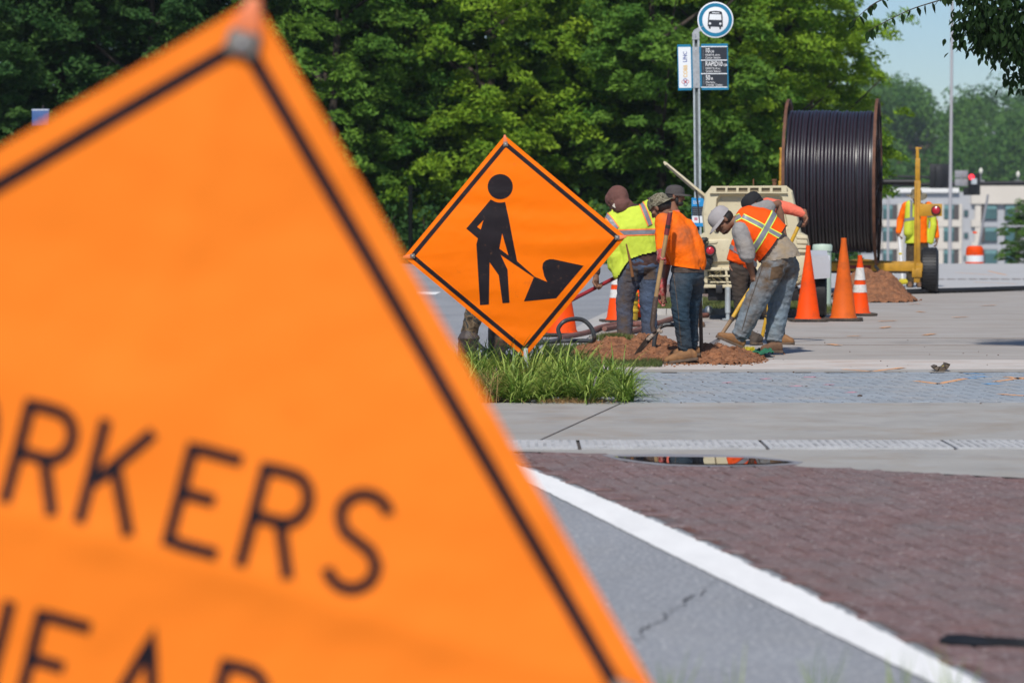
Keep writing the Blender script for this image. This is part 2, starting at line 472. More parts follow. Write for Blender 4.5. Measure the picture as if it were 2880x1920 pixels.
# bed and verge earth
bed = M('bed_soil', (0.075, 0.05, 0.034), 0.95, 0.3, 12, 0.8, 60, world=True)
sheet('planting_bed', bed, [(-2.4, 21.32), (0.12, 21.32), (0.30, 25.2), (0.0, 25.7), (-2.4, 25.7)], 0.006)
sheet('verge_soil', M('verge_soil', (0.07, 0.075, 0.03), 0.95, 0.3, 5, 0.5, 60, world=True), [(1.75, 39.0), (3.9, 38.6), (4.6, 40), (4.6, 49), (1.95, 49)], 0.014)
mb = MB()
for i in range(8): mb.bar(V((1.75 + i * 0.27 + .004, 38.98 - i * 0.048, 0.04)), V((1.75 + (i + 1) * 0.27 - .004, 38.98 - (i + 1) * 0.048, 0.04)), 0.12, 0.09, up=(0, 0, 1))
tag(mb.build('verge_kerb', kerb_m, None, smooth=False), kind='structure')
mul = MB(); 
mul.lathe([(1.0, 0.0), (0.8, 0.10), (0.4, 0.14), (0.0, 0.15)], 20)
mo = mul.mesh('mulch_bank', [M('mulch', (0.16, 0.115, 0.10), 0.95, 0.35, 6, 0.8, 40, world=True)])
for x, y, s in ((2.5, 46.5, 0.9), (3.6, 47, 1.0)):
    o = link('mulch_bank', mo); o.location = (x, y, 0.0); o.scale = (s, s * 0.6, 1.4); tag(o, kind='structure')

# puddle in the gutter
pm = bpy.data.materials.new('puddle_water'); pm.use_nodes = True
b = pm.node_tree.nodes['Principled BSDF']; b.inputs['Base Color'].default_value = (0.02, 0.02, 0.022, 1); b.inputs['Roughness'].default_value = 0.015; b.inputs['IOR'].default_value = 1.33; b.inputs['Specular IOR Level'].default_value = 1.0
b.inputs['Coat Weight'].default_value = 0.3; b.inputs['Coat Roughness'].default_value = 0.01
wp = [(1725, 1289), (1770, 1289.5), (1850, 1290), (1950, 1291), (2050, 1292), (2120, 1295), (2185, 1302), (2235, 1307), (2150, 1312), (2060, 1313.5), (1960, 1313), (1880, 1310), (1800, 1302), (1750, 1294)]
mb = MB(); mb.poly([V((G(x, y).x, G(x, y).y, 0.0185 - (G(x, y).y - 16.2) * 0.010)) for x, y in wp]); o = mb.build('puddle', pm, None, smooth=False); tag(o, kind='structure')
damp = M('damp_concrete', (0.255, 0.24, 0.24), 0.45, 0.2, 3, world=True, spec=0.6)
wp2 = [(1690, 1284), (1850, 1281), (2000, 1283), (2120, 1288), (2260, 1304), (2240, 1311), (2160, 1315), (2000, 1317), (1860, 1314), (1740, 1299)]
mb = MB(); mb.poly([V((G(x, y).x, G(x, y).y, 0.0115)) for x, y in wp2]); tag(mb.build('damp_patch', damp, None, smooth=False), kind='structure')

# survey paint marks sprayed on the pavement
op_ = M('orange_spray_paint', (0.75, 0.33, 0.10), 0.8, 0.3, 12, world=True, dirt=((0.36, 0.34, 0.32), 26, 0.45, 0.6, 0.9))
bp_ = M('blue_spray_paint', (0.10, 0.32, 0.60), 0.8, 0.3, 12, world=True, dirt=((0.30, 0.32, 0.34), 22, 0.45, 0.6, 0.9))
pk_ = M('pink_spray_paint', (0.75, 0.25, 0.33), 0.8, 0.3, 12, world=True, dirt=((0.30, 0.32, 0.34), 22, 0.45, 0.6, 0.9))
def stroke(mb, pts, wd, z):
    q = [G(*p) for p in pts]
    for a, b in zip(q[:-1], q[1:]):
        a = V((a.x, a.y, z)); b = V((b.x, b.y, z)); d = (b - a); s = V((-d.y, d.x, 0)).normalized() * wd
        mb.add([a - s, a + s, b + s, b - s], [(0, 1, 2, 3)])
mo_ = MB(); mbl = MB(); mpk = MB()
for pts in ([(2575, 1076), (2640, 1084)], [(2640, 1084), (2720, 1068)], [(2800, 1078), (2880, 1066)], [(2372, 1043), (2450, 1049)], [(2450, 1049), (2540, 1038)], [(2830, 1064), (2880, 1071)], [(2810, 1113), (2880, 1118)]):
    stroke(mo_, pts, 0.035, 0.0155)
tag(mo_.build('survey_marks', op_, None, smooth=False), kind='structure')
mo_ = MB()
for pts in ([(2330, 970), (2360, 974)], [(2380, 948), (2420, 947)], [(2600, 945), (2625, 941)], [(2470, 906), (2520, 904)], [(2580, 878), (2600, 880)], [(2680, 895), (2720, 893)], [(2555, 857), (2590, 856)], [(2690, 768), (2790, 775)], [(2780, 764), (2830, 775)], [(2740, 795), (2860, 800)], [(2480, 925), (2500, 921)], [(2760, 862), (2800, 860)]):
    stroke(mo_, pts, 0.04, 0.013)
tag(mo_.build('survey_marks', op_, None, smooth=False), kind='structure')
for x, y in ((2740, 1054), (2760, 1062), (2725, 1066), (2790, 1083)): stroke(mbl, [(x - 16, y), (x + 18, y + 3)], 0.06, 0.0155)
for x, y in ((2158, 1069), (2240, 1090), (2280, 1064), (2332, 1086), (2050, 1080), (2395, 1108)): stroke(mpk, [(x - 12, y), (x + 8, y + 1)], 0.05, 0.0155)
tag(mbl.build('survey_marks', bp_, None, smooth=False), kind='structure')
tag(mpk.build('survey_marks', pk_, None, smooth=False), kind='structure')
# joints of the far pavement
mb = MB()
for y in (952, 972): 
    a, c = G(2230, y), G(3000, y + 2)
    mb.bar(V((a.x, a.y, 0.0085)), V((c.x, c.y, 0.0085)), 0.009, 0.003, up=(0, 0, 1))
tag(mb.build('pavement_joint', M('brown_joint', (0.17, 0.12, 0.085), 0.95, 0.4, 4, world=True), None), kind='structure')
# litter of dry leaves, clods, bits of bark
clod_m = M('soil_clod', (0.10, 0.06, 0.04), 0.95, 0.4, 30, world=True)
mb = MB(); rng = random.Random(21)
for i in range(50):
    px = rng.uniform(1850, 2880); py = rng.choice([rng.uniform(985, 1040), rng.uniform(1030, 1135), rng.uniform(930, 1000)])
    g = G(px, py, 0.014); r = rng.uniform(.003, .008) * (1.8 if rng.random() < .05 else 1)
    mb.ell(g + V((0, 0, r * .4)), r * rng.uniform(1, 2.2), r, r * .7, Matrix.Rotation(rng.uniform(0, 3), 3, 'Z'), n=6)
tag(mb.build('loose_soil_crumbs', clod_m, None), kind='stuff')
for i, (px, py, c) in enumerate(((2725, 1190, 0), (1912, 1206, 0), (2430, 1258, 1))):
    pass

# pale concrete of the far crossing, running over the crest
plz = M('pale_far_concrete', (0.44, 0.435, 0.43), 0.9, 0.06, .6, 0.2, 60, world=True, dirt=[((0.36, 0.345, 0.33), 0.5, 0.5, 0.75, 0.6)], stretch=(.5, 1.5, 1))
mb = MB(); yy = [49.8, 55, 60, 65, 68, 70, 72, 74, 76, 78, 80, 82, 85]
mb.add([V((x, y, gz(y) + 0.012)) for y in yy for x in (5.0, 40)], [(2 * i, 2 * i + 1, 2 * i + 3, 2 * i + 2) for i in range(len(yy) - 1)])
tag(mb.build('far_crossing', plz, None, ang=60), kind='structure')
mb = MB(); rng = random.Random(2)
for r_ in range(2):
    for i in range(70): mb.box((7.2 + i * .21 + .1 * r_, 57.6 + r_ * .5, 0.016), (.13, .34, .004))
tag(mb.build('paver_course', M('dull_paver', (.27, .25, .24), .9), None, smooth=False), kind='structure')
# ------------------------------------------------------------------ roll-up signs
def fabric(name, col, dirty):
    m = M(name, col, 0.6, 0.04, 2.5, 0.12, 700, spec=0.12, trans=0.15, dirt=dirty)
    return m
orange_v = fabric('orange_vinyl', (1.0, 0.240, 0.020), [((0.62, 0.10, 0.01), 5, 0.62, 0.8, 0.5)])
orange_w = fabric('worn_orange_vinyl', (1.0, 0.190, 0.001), [((0.55, 0.10, 0.02), 7, 0.62, 0.78, 0.6), ((0.30, 0.06, 0.02), 40, 0.7, 0.76, 0.6)])
black_v = M('black_print', (0.012, 0.008, 0.012), 0.7, 0.2, 8, spec=0.15)
black_w = M('worn_black_print', (0.012, 0.008, 0.011), 0.7, 0.2, 8, spec=0.2, dirt=((0.13, 0.06, 0.03), 30, 0.60, 0.72, 0.6))
plastic_tr = M('salmon_corner_sleeve', (0.75, 0.20, 0.075), 0.4, 0.1, 20)
rivet_m = M('steel_corner_plate', (0.17, 0.15, 0.13), 0.55, 0.25, 40, metal=0.2)
class Sign:
    """A square roll-up sign: local u right, v up in the sheet (diamond), f pushes it off its plane."""
    def __init__(s, c, roll, half, bump):
        s.c = V(c); s.h = half; s.bump = bump
        s.r = V((math.cos(roll), 0, math.sin(roll))); s.u = V((-math.sin(roll), 0, math.cos(roll)))
    def p(s, u, v, off=0.0):
        return s.c + s.r * u + s.u * v + V((0, -(s.bump(u, v) + off), 0))
    def refine(s, mb_pts, tris, off, lim=0.03):
        bm = bmesh.new(); vv = [bm.verts.new((q[0], q[1], 0)) for q in mb_pts]
        for t in tris:
            try: bm.faces.new([vv[i] for i in t])
            except ValueError: pass
        for _ in range(7):
            es = [e for e in bm.edges if e.calc_length() > lim]
            if not es: break
            bmesh.ops.subdivide_edges(bm, edges=es, cuts=1)
            bmesh.ops.triangulate(bm, faces=[f for f in bm.faces if len(f.verts) > 3])
        bm.verts.index_update()
        vs = [s.p(v.co.x, v.co.y, off) for v in bm.verts]
        fs = [tuple(v.index for v in f.verts) for f in bm.faces]
        bm.free()
        return vs, fs
    def shape(s, mb, polys, off, lim=0.03):
        # polys: outer [+ holes]
        pts = [V((a, b, 0)) for pl in polys for a, b in pl]
        tri = tessellate_polygon([[V((a, b, 0)) for a, b in pl] for pl in polys])
        mb.add(*s.refine(pts, tri, off, lim))
    def panel(s, name, mat, parent, n=72, th=0.0025):
        mb = MB(); h = s.h
        def q(i, j, o):      # square grid turned 45 degrees
            a, b = (i / n - 0.5) * 2, (j / n - 0.5) * 2
            return s.p((a - b) * h / 2, (a + b) * h / 2, o)
        for o in (0.0, -th):
            mb.add([q(i, j, o) for j in range(n + 1) for i in range(n + 1)], [(j * (n + 1) + i, j * (n + 1) + i + 1, (j + 1) * (n + 1) + i + 1, (j + 1) * (n + 1) + i) for j in range(n) for i in range(n)])
        return mb.build(name, mat, parent, ang=60)
    def ring(s, mb, d0, d1, off, n=60, rc=0.03):
        # band between two insets (metres from the edge), rounded inside corners
        def loop(d):
            k = s.h - d * math.sqrt(2); out = []
            cs = [(0, k), (k, 0), (0, -k), (-k, 0)]
            for i in range(4):
                a, b = cs[i], cs[(i + 1) % 4]
                for t in range(n): 
                    u = t / n; out.append((a[0] + (b[0] - a[0]) * u, a[1] + (b[1] - a[1]) * u))
            return out
        A, B = loop(d0), loop(d1); k = len(A)
        vs = [s.p(*q, off) for q in A] + [s.p(*q, off) for q in B]
        mb.add(vs, [(i, (i + 1) % k, k + (i + 1) % k, k + i) for i in range(k)])
def ribbon(pts, w):
    """mitred stroke outline as a list of quads' points in 2-d"""
    k = len(pts); L, Rr = [], []
    for i in range(k):
        d0 = (V(pts[i]) - V(pts[i - 1])).normalized() if i else None
        d1 = (V(pts[i + 1]) - V(pts[i])).normalized() if i < k - 1 else None
        if d0 is None: d0 = d1
        if d1 is None: d1 = d0
        nn = V((-(d0 + d1).y, (d0 + d1).x)).normalized(); c = max(0.4, nn.dot(V((-d0.y, d0.x))))
        L.append(V(pts[i]) + nn * (w / 2 / c)); Rr.append(V(pts[i]) - nn * (w / 2 / c))
    return L, Rr
def arc(cx, cy, rx, ry, a0, a1, n=12):
    return [(cx + rx * math.cos(R(a0 + (a1 - a0) * i / n)), cy + ry * math.sin(R(a0 + (a1 - a0) * i / n))) for i in range(n + 1)]
S_ = 0.1
GLY = {   # unit height, pen centre lines
 'E': (0.62, [[(0.05, 0), (0.05, 1)], [(S_, .95), (.62, .95)], [(S_, .52), (.44, .52)], [(S_, .05), (.62, .05)]]),
 'R': (0.66, [[(0.05, 0), (0.05, 1)], [(S_, .95), (.36, .95)] + arc(.36, .72, .24, .23, 90, -90) + [(S_, .49)], [(.38, .44), (.60, 0)]]),
 'K': (0.66, [[(0.05, 0), (0.05, 1)], [(S_, .40), (.60, 1.0)], [(.29, .58), (.62, 0)]]),
 'S': (0.64, [arc(.32, .74, .27, .21, 20, 180, 12) + [(.07, .66)] + [(.15, .56), (.48, .44), (.58, .34)] + arc(.32, .27, .27, .22, 0, -160, 14)]),
 'O': (0.68, [arc(.34, .5, .29, .45, 0, 360, 28)]),
 'W': (0.86, [[(.03, 1), (.22, .02), (.43, .85), (.64, .02), (.83, 1)]]),
 'A': (0.70, [[(.03, 0), (.35, .97), (.67, 0)], [(.19, .30), (.51, .30)]]),
 'H': (0.66, [[(.05, 0), (.05, 1)], [(.61, 0), (.61, 1)], [(S_, .51), (.56, .51)]]),
 'D': (0.68, [[(.05, 0), (.05, 1)], [(S_, .95), (.33, .95)] + arc(.33, .5, .30, .45, 90, -90, 14) + [(S_, .05)]]),
}
def letter(sg, mb, ch, u0, v0, H, off, sx=1.0):
    k = 0
    for st in GLY[ch][1]:
        st = [(a * sx, b) for a, b in st]; st = [p for i, p in enumerate(st) if i == 0 or math.hypot(p[0] - st[i - 1][0], p[1] - st[i - 1][1]) > 1e-4]; dense = [st[0]]
        for a, b in zip(st[:-1], st[1:]):
            m = max(1, int(math.hypot(b[0] - a[0], b[1] - a[1]) * H / 0.02))
            dense += [(a[0] + (b[0] - a[0]) * i / m, a[1] + (b[1] - a[1]) * i / m) for i in range(1, m + 1)]
        Lp, Rp = ribbon(dense, 0.118); n = len(Lp)
        mb.add([sg.p(u0 + q.x * H, v0 + q.y * H, off + k * 0.0003) for q in Lp + Rp], [(i, i + 1, n + i + 1, n + i) for i in range(n - 1)])
        k += 1
def corner(sg, parent, u, v, sc=1.0):
    # sleeve + steel plate with rivet over one corner
    a = math.atan2(v, u); ca, sa = math.cos(a), math.sin(a)
    def q(r, t, o): return sg.p(ca * r - sa * t, sa * r + ca * t, o)
    h = sg.h
    mb = MB(); pl = [(h + 0.004, 0.008), (h - 0.05, 0.024 * sc), (h - 0.05, -0.024 * sc), (h + 0.004, -0.008)]
    mb.add([q(*p, 0.012) for p in pl] + [q(*p, -0.008) for p in pl], [(0, 1, 2, 3), (7, 6, 5, 4)] + [(i, (i + 1) % 4, 4 + (i + 1) % 4, 4 + i) for i in range(4)])
    s = mb.build('corner_sleeve', plastic_tr, parent, bevel=0.003)
    mb = MB(); pl = [(h - 0.05, 0.024 * sc), (h - 0.086, 0.026 * sc), (h - 0.086, -0.026 * sc), (h - 0.05, -0.024 * sc)]
    mb.add([q(*p, 0.013) for p in pl] + [q(*p, 0.004) for p in pl], [(0, 1, 2, 3), (7, 6, 5, 4)] + [(i, (i + 1) % 4, 4 + (i + 1) % 4, 4 + i) for i in range(4)])
    b = mb.build('corner_plate', rivet_m, parent, bevel=0.003)
    mb = MB(); mb.ell(q(h - 0.069, 0, 0.014), 0.008, 0.006, 0.008, n=10); mb.build('rivet', grey_metal, b)

# foreground sign: WORKERS AHEAD, 48 inch, out of focus
def bumpA(u, v):
    fold = 0.030 - 0.02 * u + 0.006 * math.sin(u * 6 + 1)       # crease under the first line of text
    x = v - fold
    z = 0.014 * math.exp(-x / 0.10) if x > 0 else 0.014 - 0.007 * (1 - math.exp(x / 0.09))
    z += 0.002 * math.exp(-(x / 0.03) ** 2)                     # rolled ridge of the fold
    z *= math.exp(-max(0, abs(u) - 0.5) * 3)
    z += 0.0035 * math.exp(-((u + 0.015) / 0.04) ** 2) * (1 if v > 0 else 0.5)
    z += 0.0055 * mnoise.noise(V((u * 5, v * 6, 2))) + 0.0022 * mnoise.noise(V((u * 13, v * 15, 5))) + 0.0008 * mnoise.noise(V((u * 40, v * 46, 8)))
    z += 0.005 * math.sin(u * 6 + v * 4) + 0.003 * math.sin(v * 11 - u * 4)
    return z
cA = P(303, 1575, 4.44)
SA = Sign(cA, R(-15.0), 0.862, bumpA)
rootA = thing('warning_sign', 'large blurred orange diamond sign reading WORKERS AHEAD in the near foreground', 'road sign', (cA.x, cA.y, 0))
SA.panel('sign_panel', orange_v, rootA, 96)
mb = MB(); SA.ring(mb, 0.035, 0.057, 0.0022); mb.build('border_line', black_v, rootA)
def text_row(sg, root, row, v0, H, mat):
    for c, u in row:
        mb = MB(); letter(sg, mb, c, u, v0, H, 0.0022, 0.84); mb.build('letter', mat, root)
du = -0.028
text_row(SA, rootA, [(c, u + du) for c, u in (('W', -.425), ('O', -.270), ('R', -.148), ('K', -.033), ('E', .102), ('R', .215), ('S', .339))], 0.046, 0.159, black_v)
text_row(SA, rootA, [(c, u + du) for c, u in (('A', -.310), ('H', -.178), ('E', -.053), ('A', .075), ('D', .232))], -0.254, 0.159, black_v)
for u, v in ((0, 1), (1, 0), (0, -1), (-1, 0)): corner(SA, rootA, u, v)
mb = MB()
for (a, b) in (((0, 1), (0, -1)), ((1, 0), (-1, 0))):
    mb.tube([SA.c + SA.r * (a[0] + (b[0] - a[0]) * t) * .86 + SA.u * (a[1] + (b[1] - a[1]) * t) * .86 + V((0, 0.075 - 0.05 * abs(t - .5) * 2, 0)) for t in [i / 10 for i in range(11)]], 0.009, 8)
mb.build('cross_rib', M('fibreglass_rib', (0.5, 0.48, 0.42), 0.5), rootA)
mb = MB(); bt = SA.c - SA.u * 0.80
mb.bar((bt.x, bt.y + 0.09, 0.03), (bt.x + 0.06, bt.y + 0.09, 0.45), 0.04, 0.04)
mb.build('stand_mast', grey_metal, rootA, bevel=0.004)
for a in (40, 140, 220, 320):
    mb = MB(); mb.bar((bt.x, bt.y + 0.09, 0.06), (bt.x + 0.75 * math.cos(R(a)), bt.y + 0.09 + 0.75 * math.sin(R(a)), 0.015), 0.03, 0.03); mb.build('stand_leg', grey_metal, rootA, bevel=0.003)

# the sharp digging-man sign at the planting bed
def bumpB(u, v):
    r = abs(u) + abs(v)
    z = 0.05 * max(0, 1 - (r / 0.86) ** 2) * 0.9
    z += 0.0030 * math.sin(v * 34 + 2.0 * math.sin(u * 3.1) + 0.6) * (0.5 + 0.5 * math.sin(u * 4 + v * 6))
    z += 0.0035 * math.sin(v * 15 + u * 2.3)
    z += 0.0016 * mnoise.noise(V((u * 14, v * 26, 1.7)))
    z -= 0.010 * math.exp(-(u / 0.022) ** 2) * 0.35
    return z
cB = P(1448, 694, 23.1)
SB = Sign(cB, R(5.2), 0.862, bumpB)
rootB = thing('symbol_sign', 'sharp orange diamond sign with black digging man standing in the plant bed', 'road sign', (cB.x, cB.y + 0.05, 0))
SB.panel('sign_panel', orange_w, rootB, 96)
mb = MB(); SB.ring(mb, 0.031, 0.063, 0.002); mb.build('border_line', black_w, rootB)
sB = FPX / 23.1
def c1(x, y):      # zoomed survey of the symbol -> sheet
    px, py = 1280 + x / 3.7325, 460 + y / 3.7325
    w3 = P(px, py, 23.1) - cB
    return (w3.dot(SB.r), w3.dot(SB.u))
def symbol(name, polys):
    mb = MB(); SB.shape(mb, [[c1(*q) for q in pl] for pl in polys], 0.002, 0.035); mb.build(name, black_w, rootB)
symbol('symbol_head', [[(474 + 132 * math.cos(R(a)), 243 + 132 * math.sin(R(a))) for a in range(0, 360, 10)]])
neck = [(474 + 168 * math.cos(R(a)), 243 + 168 * math.sin(R(a))) for a in (118, 108, 98, 88, 78, 74)]
symbol('symbol_body', [[(374, 378)] + neck[1:-1] + [(525, 404), (560, 560), (606, 800), (651, 1024), (836, 1186), (966, 1241), (935, 1178), (915, 1090), (922, 1045), (950, 1016), (990, 1003), (1030, 1003), (1348, 1072), (1060, 1412), (722, 1444), (826, 1192), (640, 1068), (478, 956), (550, 1110), (571, 1458), (498, 1464), (458, 1170), (362, 1034), (355, 1477), (262, 1484), (224, 848), (240, 785), (118, 682)],
                        [(298, 592), (230, 664), (270, 692)], [(494, 732), (464, 892), (560, 962)]])
for u, v in ((0, 1), (1, 0), (-1, 0)): corner(SB, rootB, u, v, .7)
mb = MB()
for (a, b) in (((0, 1), (0, -1)), ((1, 0), (-1, 0))):
    mb.tube([SB.p((a[0] + (b[0] - a[0]) * t) * .84, (a[1] + (b[1] - a[1]) * t) * .84, -0.02) for t in [i / 12 for i in range(13)]], 0.008, 8)
mb.build('cross_rib', MATS['fibreglass_rib'], rootB)
mb = MB(); bt = P(1478, 985, 23.13); bt2 = P(1482, 1100, 23.13)
mb.bar((bt2.x, bt2.y - .06, 0.03), bt + V((0, -0.06, 0.02)), 0.034, 0.03)
mb.bar(bt + V((0, 0.05, -0.02)), bt + V((0.0, 0.07, 0.5)), 0.03, 0.03)
mb.build('stand_mast', grey_metal, rootB, bevel=0.004)
for a in (35, 145, 215, 325):
    mb = MB(); mb.bar((bt2.x, bt2.y, 0.06), (bt2.x + 0.6 * math.cos(R(a)), bt2.y + 0.6 * math.sin(R(a)), 0.02), 0.03, 0.03); mb.build('stand_leg', grey_metal, rootB, bevel=0.003)

# ------------------------------------------------------------------ bus stop
teal = M('teal_sign_paint', (0.006, 0.165, 0.30), 0.45, 0.06, 3, spec=0.4)
white_s = M('white_sign_paint', (0.72, 0.74, 0.76), 0.4, 0.04, 3, spec=0.4)
char_s = M('charcoal_sign_paint', (0.020, 0.025, 0.035), 0.5, 0.1, 3)
DB = 41.0
def c2(x, y, dy=0.0):    # survey of the bus sign
    return P(1880 + x / 5.805, y / 5.805, DB + dy)
bp0 = P(1960, 874, DB)
stop = thing('bus_stop_sign', 'bus stop post with round white and teal bus symbol and dark route panels', 'bus sign', (bp0.x, DB, 0))
# U-channel post: web + two flanges, holes punched as recessed dark discs
mb = MB(); top = c2(448, 540); bot = V((bp0.x + 0.03, DB, -0.1)); bot.z = -0.1
ax = (top - bot)
for dx, wd, dy in ((-0.035, 0.024, -0.012), (0.035, 0.024, -0.012)): mb.bar(bot + V((dx, dy, 0)), top + V((dx, dy, 0)), wd, 0.006, up=(0, 1, 0))
for dx in (-0.0225, 0.0225): mb.bar(bot + V((dx, 0.008, 0)), top + V((dx, 0.008, 0)), 0.004, 0.038, up=(0, 1, 0))
post = mb.build('post', galv, stop, smooth=False)
mb = MB(); mb.bar(bot + V((0, 0.028, 0)), top + V((0, 0.028, 0)), 0.046, 0.004, up=(0, 1, 0)); mb.build('post_web', M('shaded_galvanised_web', (0.13, 0.15, 0.155), .6, .2, 25), post, smooth=False)  # same steel as the flanges, coloured darker for the shade inside the channel
mb = MB()
for i in range(150):
    q = bot + ax * (i / 150.0)
    if q.z < 0.05: continue
    mb.lathe([(0.006, -0.001), (0.006, 0.001)], 8, q + V((0, 0.0245, 0)), Matrix.Rotation(R(90), 3, 'X'))
mb.build('bolt_holes', M('hole_black', (0.01, 0.01, 0.01), 0.9), post)
# round head
cc = c2(765, 330); rad = 0.2455
rotX = Matrix.Rotation(R(90), 3, 'X')
mb = MB(); mb.lathe([(rad, -0.003), (rad, 0.003)], 48, cc + V((0, -0.02, 0)), rotX); disc = mb.build('sign_disc', white_s, stop, bevel=0.001)
mb = MB(); mb.lathe([(rad * .93, -0.0008), (rad * .93, 0.0008), (rad * .73, 0.0008), (rad * .73, -0.0008)], 48, cc + V((0, -0.0245, 0)), rotX, closed=True); mb.build('teal_ring', teal, disc)
def flat(mb, pts, dy, fn=c2): mb.poly([fn(x, y, dy) for x, y in pts])
mb = MB()
body = [(660, 200), (690, 187), (765, 181), (840, 187), (872, 200), (884, 270), (888, 440), (858, 446), (858, 476), (846, 484), (832, 476), (828, 442), (690, 440), (688, 468), (674, 476), (660, 466), (656, 436), (640, 430), (646, 320)]
mb = MB(); 
def holes(polys, dy, fn=c2):
    pts = [fn(x, y, dy) for pl in polys for x, y in pl]
    tri = tessellate_polygon([[fn(x, y, dy) for x, y in pl] for pl in polys]); mb.add(pts, [tuple(t) for t in tri])
holes([body, [(676, 230), (860, 238), (866, 332), (662, 326)], [(714, 200), (828, 206), (832, 222), (712, 218)], arc(677, 385, 20, 20, 0, 340, 12), arc(847, 390, 20, 20, 0, 340, 12)], -0.0262)
mb.build('bus_symbol', char_s, disc, smooth=False)
# bent bracket
mb = MB(); pl = [c2(388, 648, -0.022), c2(388, 545, -0.022), c2(418, 492, -0.022), c2(495, 446, -0.022), c2(575, 408, -0.022), c2(592, 470, -0.022), c2(492, 530, -0.022), c2(506, 648, -0.022)]
mb.prism(pl, (0, 0.006, 0)); br_ = mb.build('bracket', grey_metal, stop, smooth=False)
for x, y in ((442, 566), (442, 602), (535, 448), (562, 432), (446, 820), (458, 1370)):
    mb = MB(); mb.ell(c2(x, y, -0.030), 0.009, 0.007, 0.009, n=8); mb.build('bolt', M('bright_bolt', (0.75, 0.75, 0.75), 0.25, metal=0.8), stop)
# panels
mb = MB(); mb.prism([c2(x, y, -0.016) for x, y in ((142, 730), (360, 730), (366, 768), (388, 768), (404, 1436), (384, 1440), (380, 1476), (160, 1480))], (0, 0.004, 0)); lp = mb.build('logo_panel', teal, stop, smooth=False)
mb = MB(); flat(mb, [(158, 772), (362, 770), (376, 1436), (174, 1440)], -0.0175); mb.build('panel_face', white_s, lp, smooth=False)
mb = MB(); mb.prism([c2(x, y, -0.016) for x, y in ((496, 768), (530, 768), (534, 722), (970, 715), (984, 1468), (545, 1472), (543, 1436), (512, 1436))], (0, 0.004, 0)); rp = mb.build('route_panel', teal, stop, smooth=False)
for k, (a, b) in enumerate((((534, 772), (955, 978)), ((539, 994), (958, 1198)), ((543, 1214), (962, 1418)))):
    mb = MB(); flat(mb, [a, (b[0], a[1]), b, (a[0] + 3, b[1])], -0.0175); mb.build('route_plate', char_s, rp, smooth=False)
mb = MB()
for y in (765, 986, 1206, 1426): flat(mb, [(532, y - 7), (960, y - 9), (960, y + 6), (532, y + 8)], -0.0178)
mb.build('divider', white_s, rp, smooth=False)
mb = MB(); mb.prism([c2(x, y, -0.024) for x, y in ((390, 768), (500, 768), (516, 1436), (404, 1436))], (0, 0.004, 0)); mb.build('cover_strip', grey_metal, stop, smooth=False)
def text(txt, x, y, hpx, mat, parent, dy, name='lettering', rot=0.0, sx=1.0, fn=c2, px=5.805, D=DB, align='LEFT', bold=0.0):
    cu = bpy.data.curves.new('t', 'FONT'); cu.body = txt; cu.size = 1.0; cu.align_x = align; cu.offset = bold
    o = bpy.data.objects.new('t', cu); COL.objects.link(o)
    me = bpy.data.meshes.new_from_object(o.evaluated_get(bpy.context.evaluated_depsgraph_get()))
    bpy.data.objects.remove(o); 
    H = hpx / px * D / FPX / 0.70
    c = fn(x, y, dy)
    ca, sa = math.cos(rot), math.sin(rot)
    org = ORI[parent.name]
    for v in me.vertices:
        a, b = v.co.x * H * sx, v.co.y * H
        v.co = c + V((a * ca - b * sa, 0, a * sa + b * ca)) - org
    me.materials.clear(); me.name = name
    return link(name, me, parent, mat)
wt = M('white_lettering', (0.80, 0.80, 0.80), 0.5)
dimt = M('grey_lettering', (0.16, 0.175, 0.195), 0.5)
for k, (y, a, b2, l1, l2) in enumerate(((862, '10', 'OB', 'MARTA Arts', 'Center Station'), (1082, 'RAPID10', 'OB', 'MARTA Arts', 'Center Station'), (1306, '50', 'IB', 'Marietta', 'Transfer Center'))):
    xo = 598 + k * 4
    text(a, xo, y, 76, wt, rp, -0.019, sx=0.68, bold=0.008)
    text(b2, xo + (84 if len(a) == 2 else 296), y, 36, wt, rp, -0.019, sx=0.85, bold=0.008)
    text(l1, xo + 2, y + 54, 34, wt, rp, -0.019, sx=0.92)
    text(l2, xo + 4, y + 98, 34, wt, rp, -0.019, sx=0.86)
    text('COBBLINC', 580 + k * 4, y + 98, 26, dimt, rp, -0.019, rot=R(90), sx=0.85)
ylw = M('yellow_lettering', (0.70, 0.40, 0.03), 0.5); blu = M('blue_lettering', (0.025, 0.06, 0.30), 0.5); redl = M('red_lettering', (0.65, 0.06, 0.04), 0.5)
text('COBB', 306, 1268, 62, ylw, lp, -0.019, rot=R(90), sx=0.86, bold=0.012)
text('LINC', 300, 1020, 62, blu, lp, -0.019, rot=R(90), sx=0.90, bold=0.012)
for (x, y, m_, k) in ((245, 1340, redl, 0), (308, 1336, redl, 1), (274, 1312, blu, 2), (280, 1374, blu, 3), (276, 1342, redl, 4)):
    mb = MB(); r_ = 29 if k < 4 else 14
    mb.lathe([(r_ / 5.805 * DB / FPX, -0.0004), (r_ / 5.805 * DB / FPX, 0.0004), ((r_ - 7) / 5.805 * DB / FPX, 0.0004), ((r_ - 7) / 5.805 * DB / FPX, -0.0004)], 20, c2(x, y, -0.0185 - k * 0.0012), rotX, closed=True)
    mb.build('logo_ring', m_, lp)
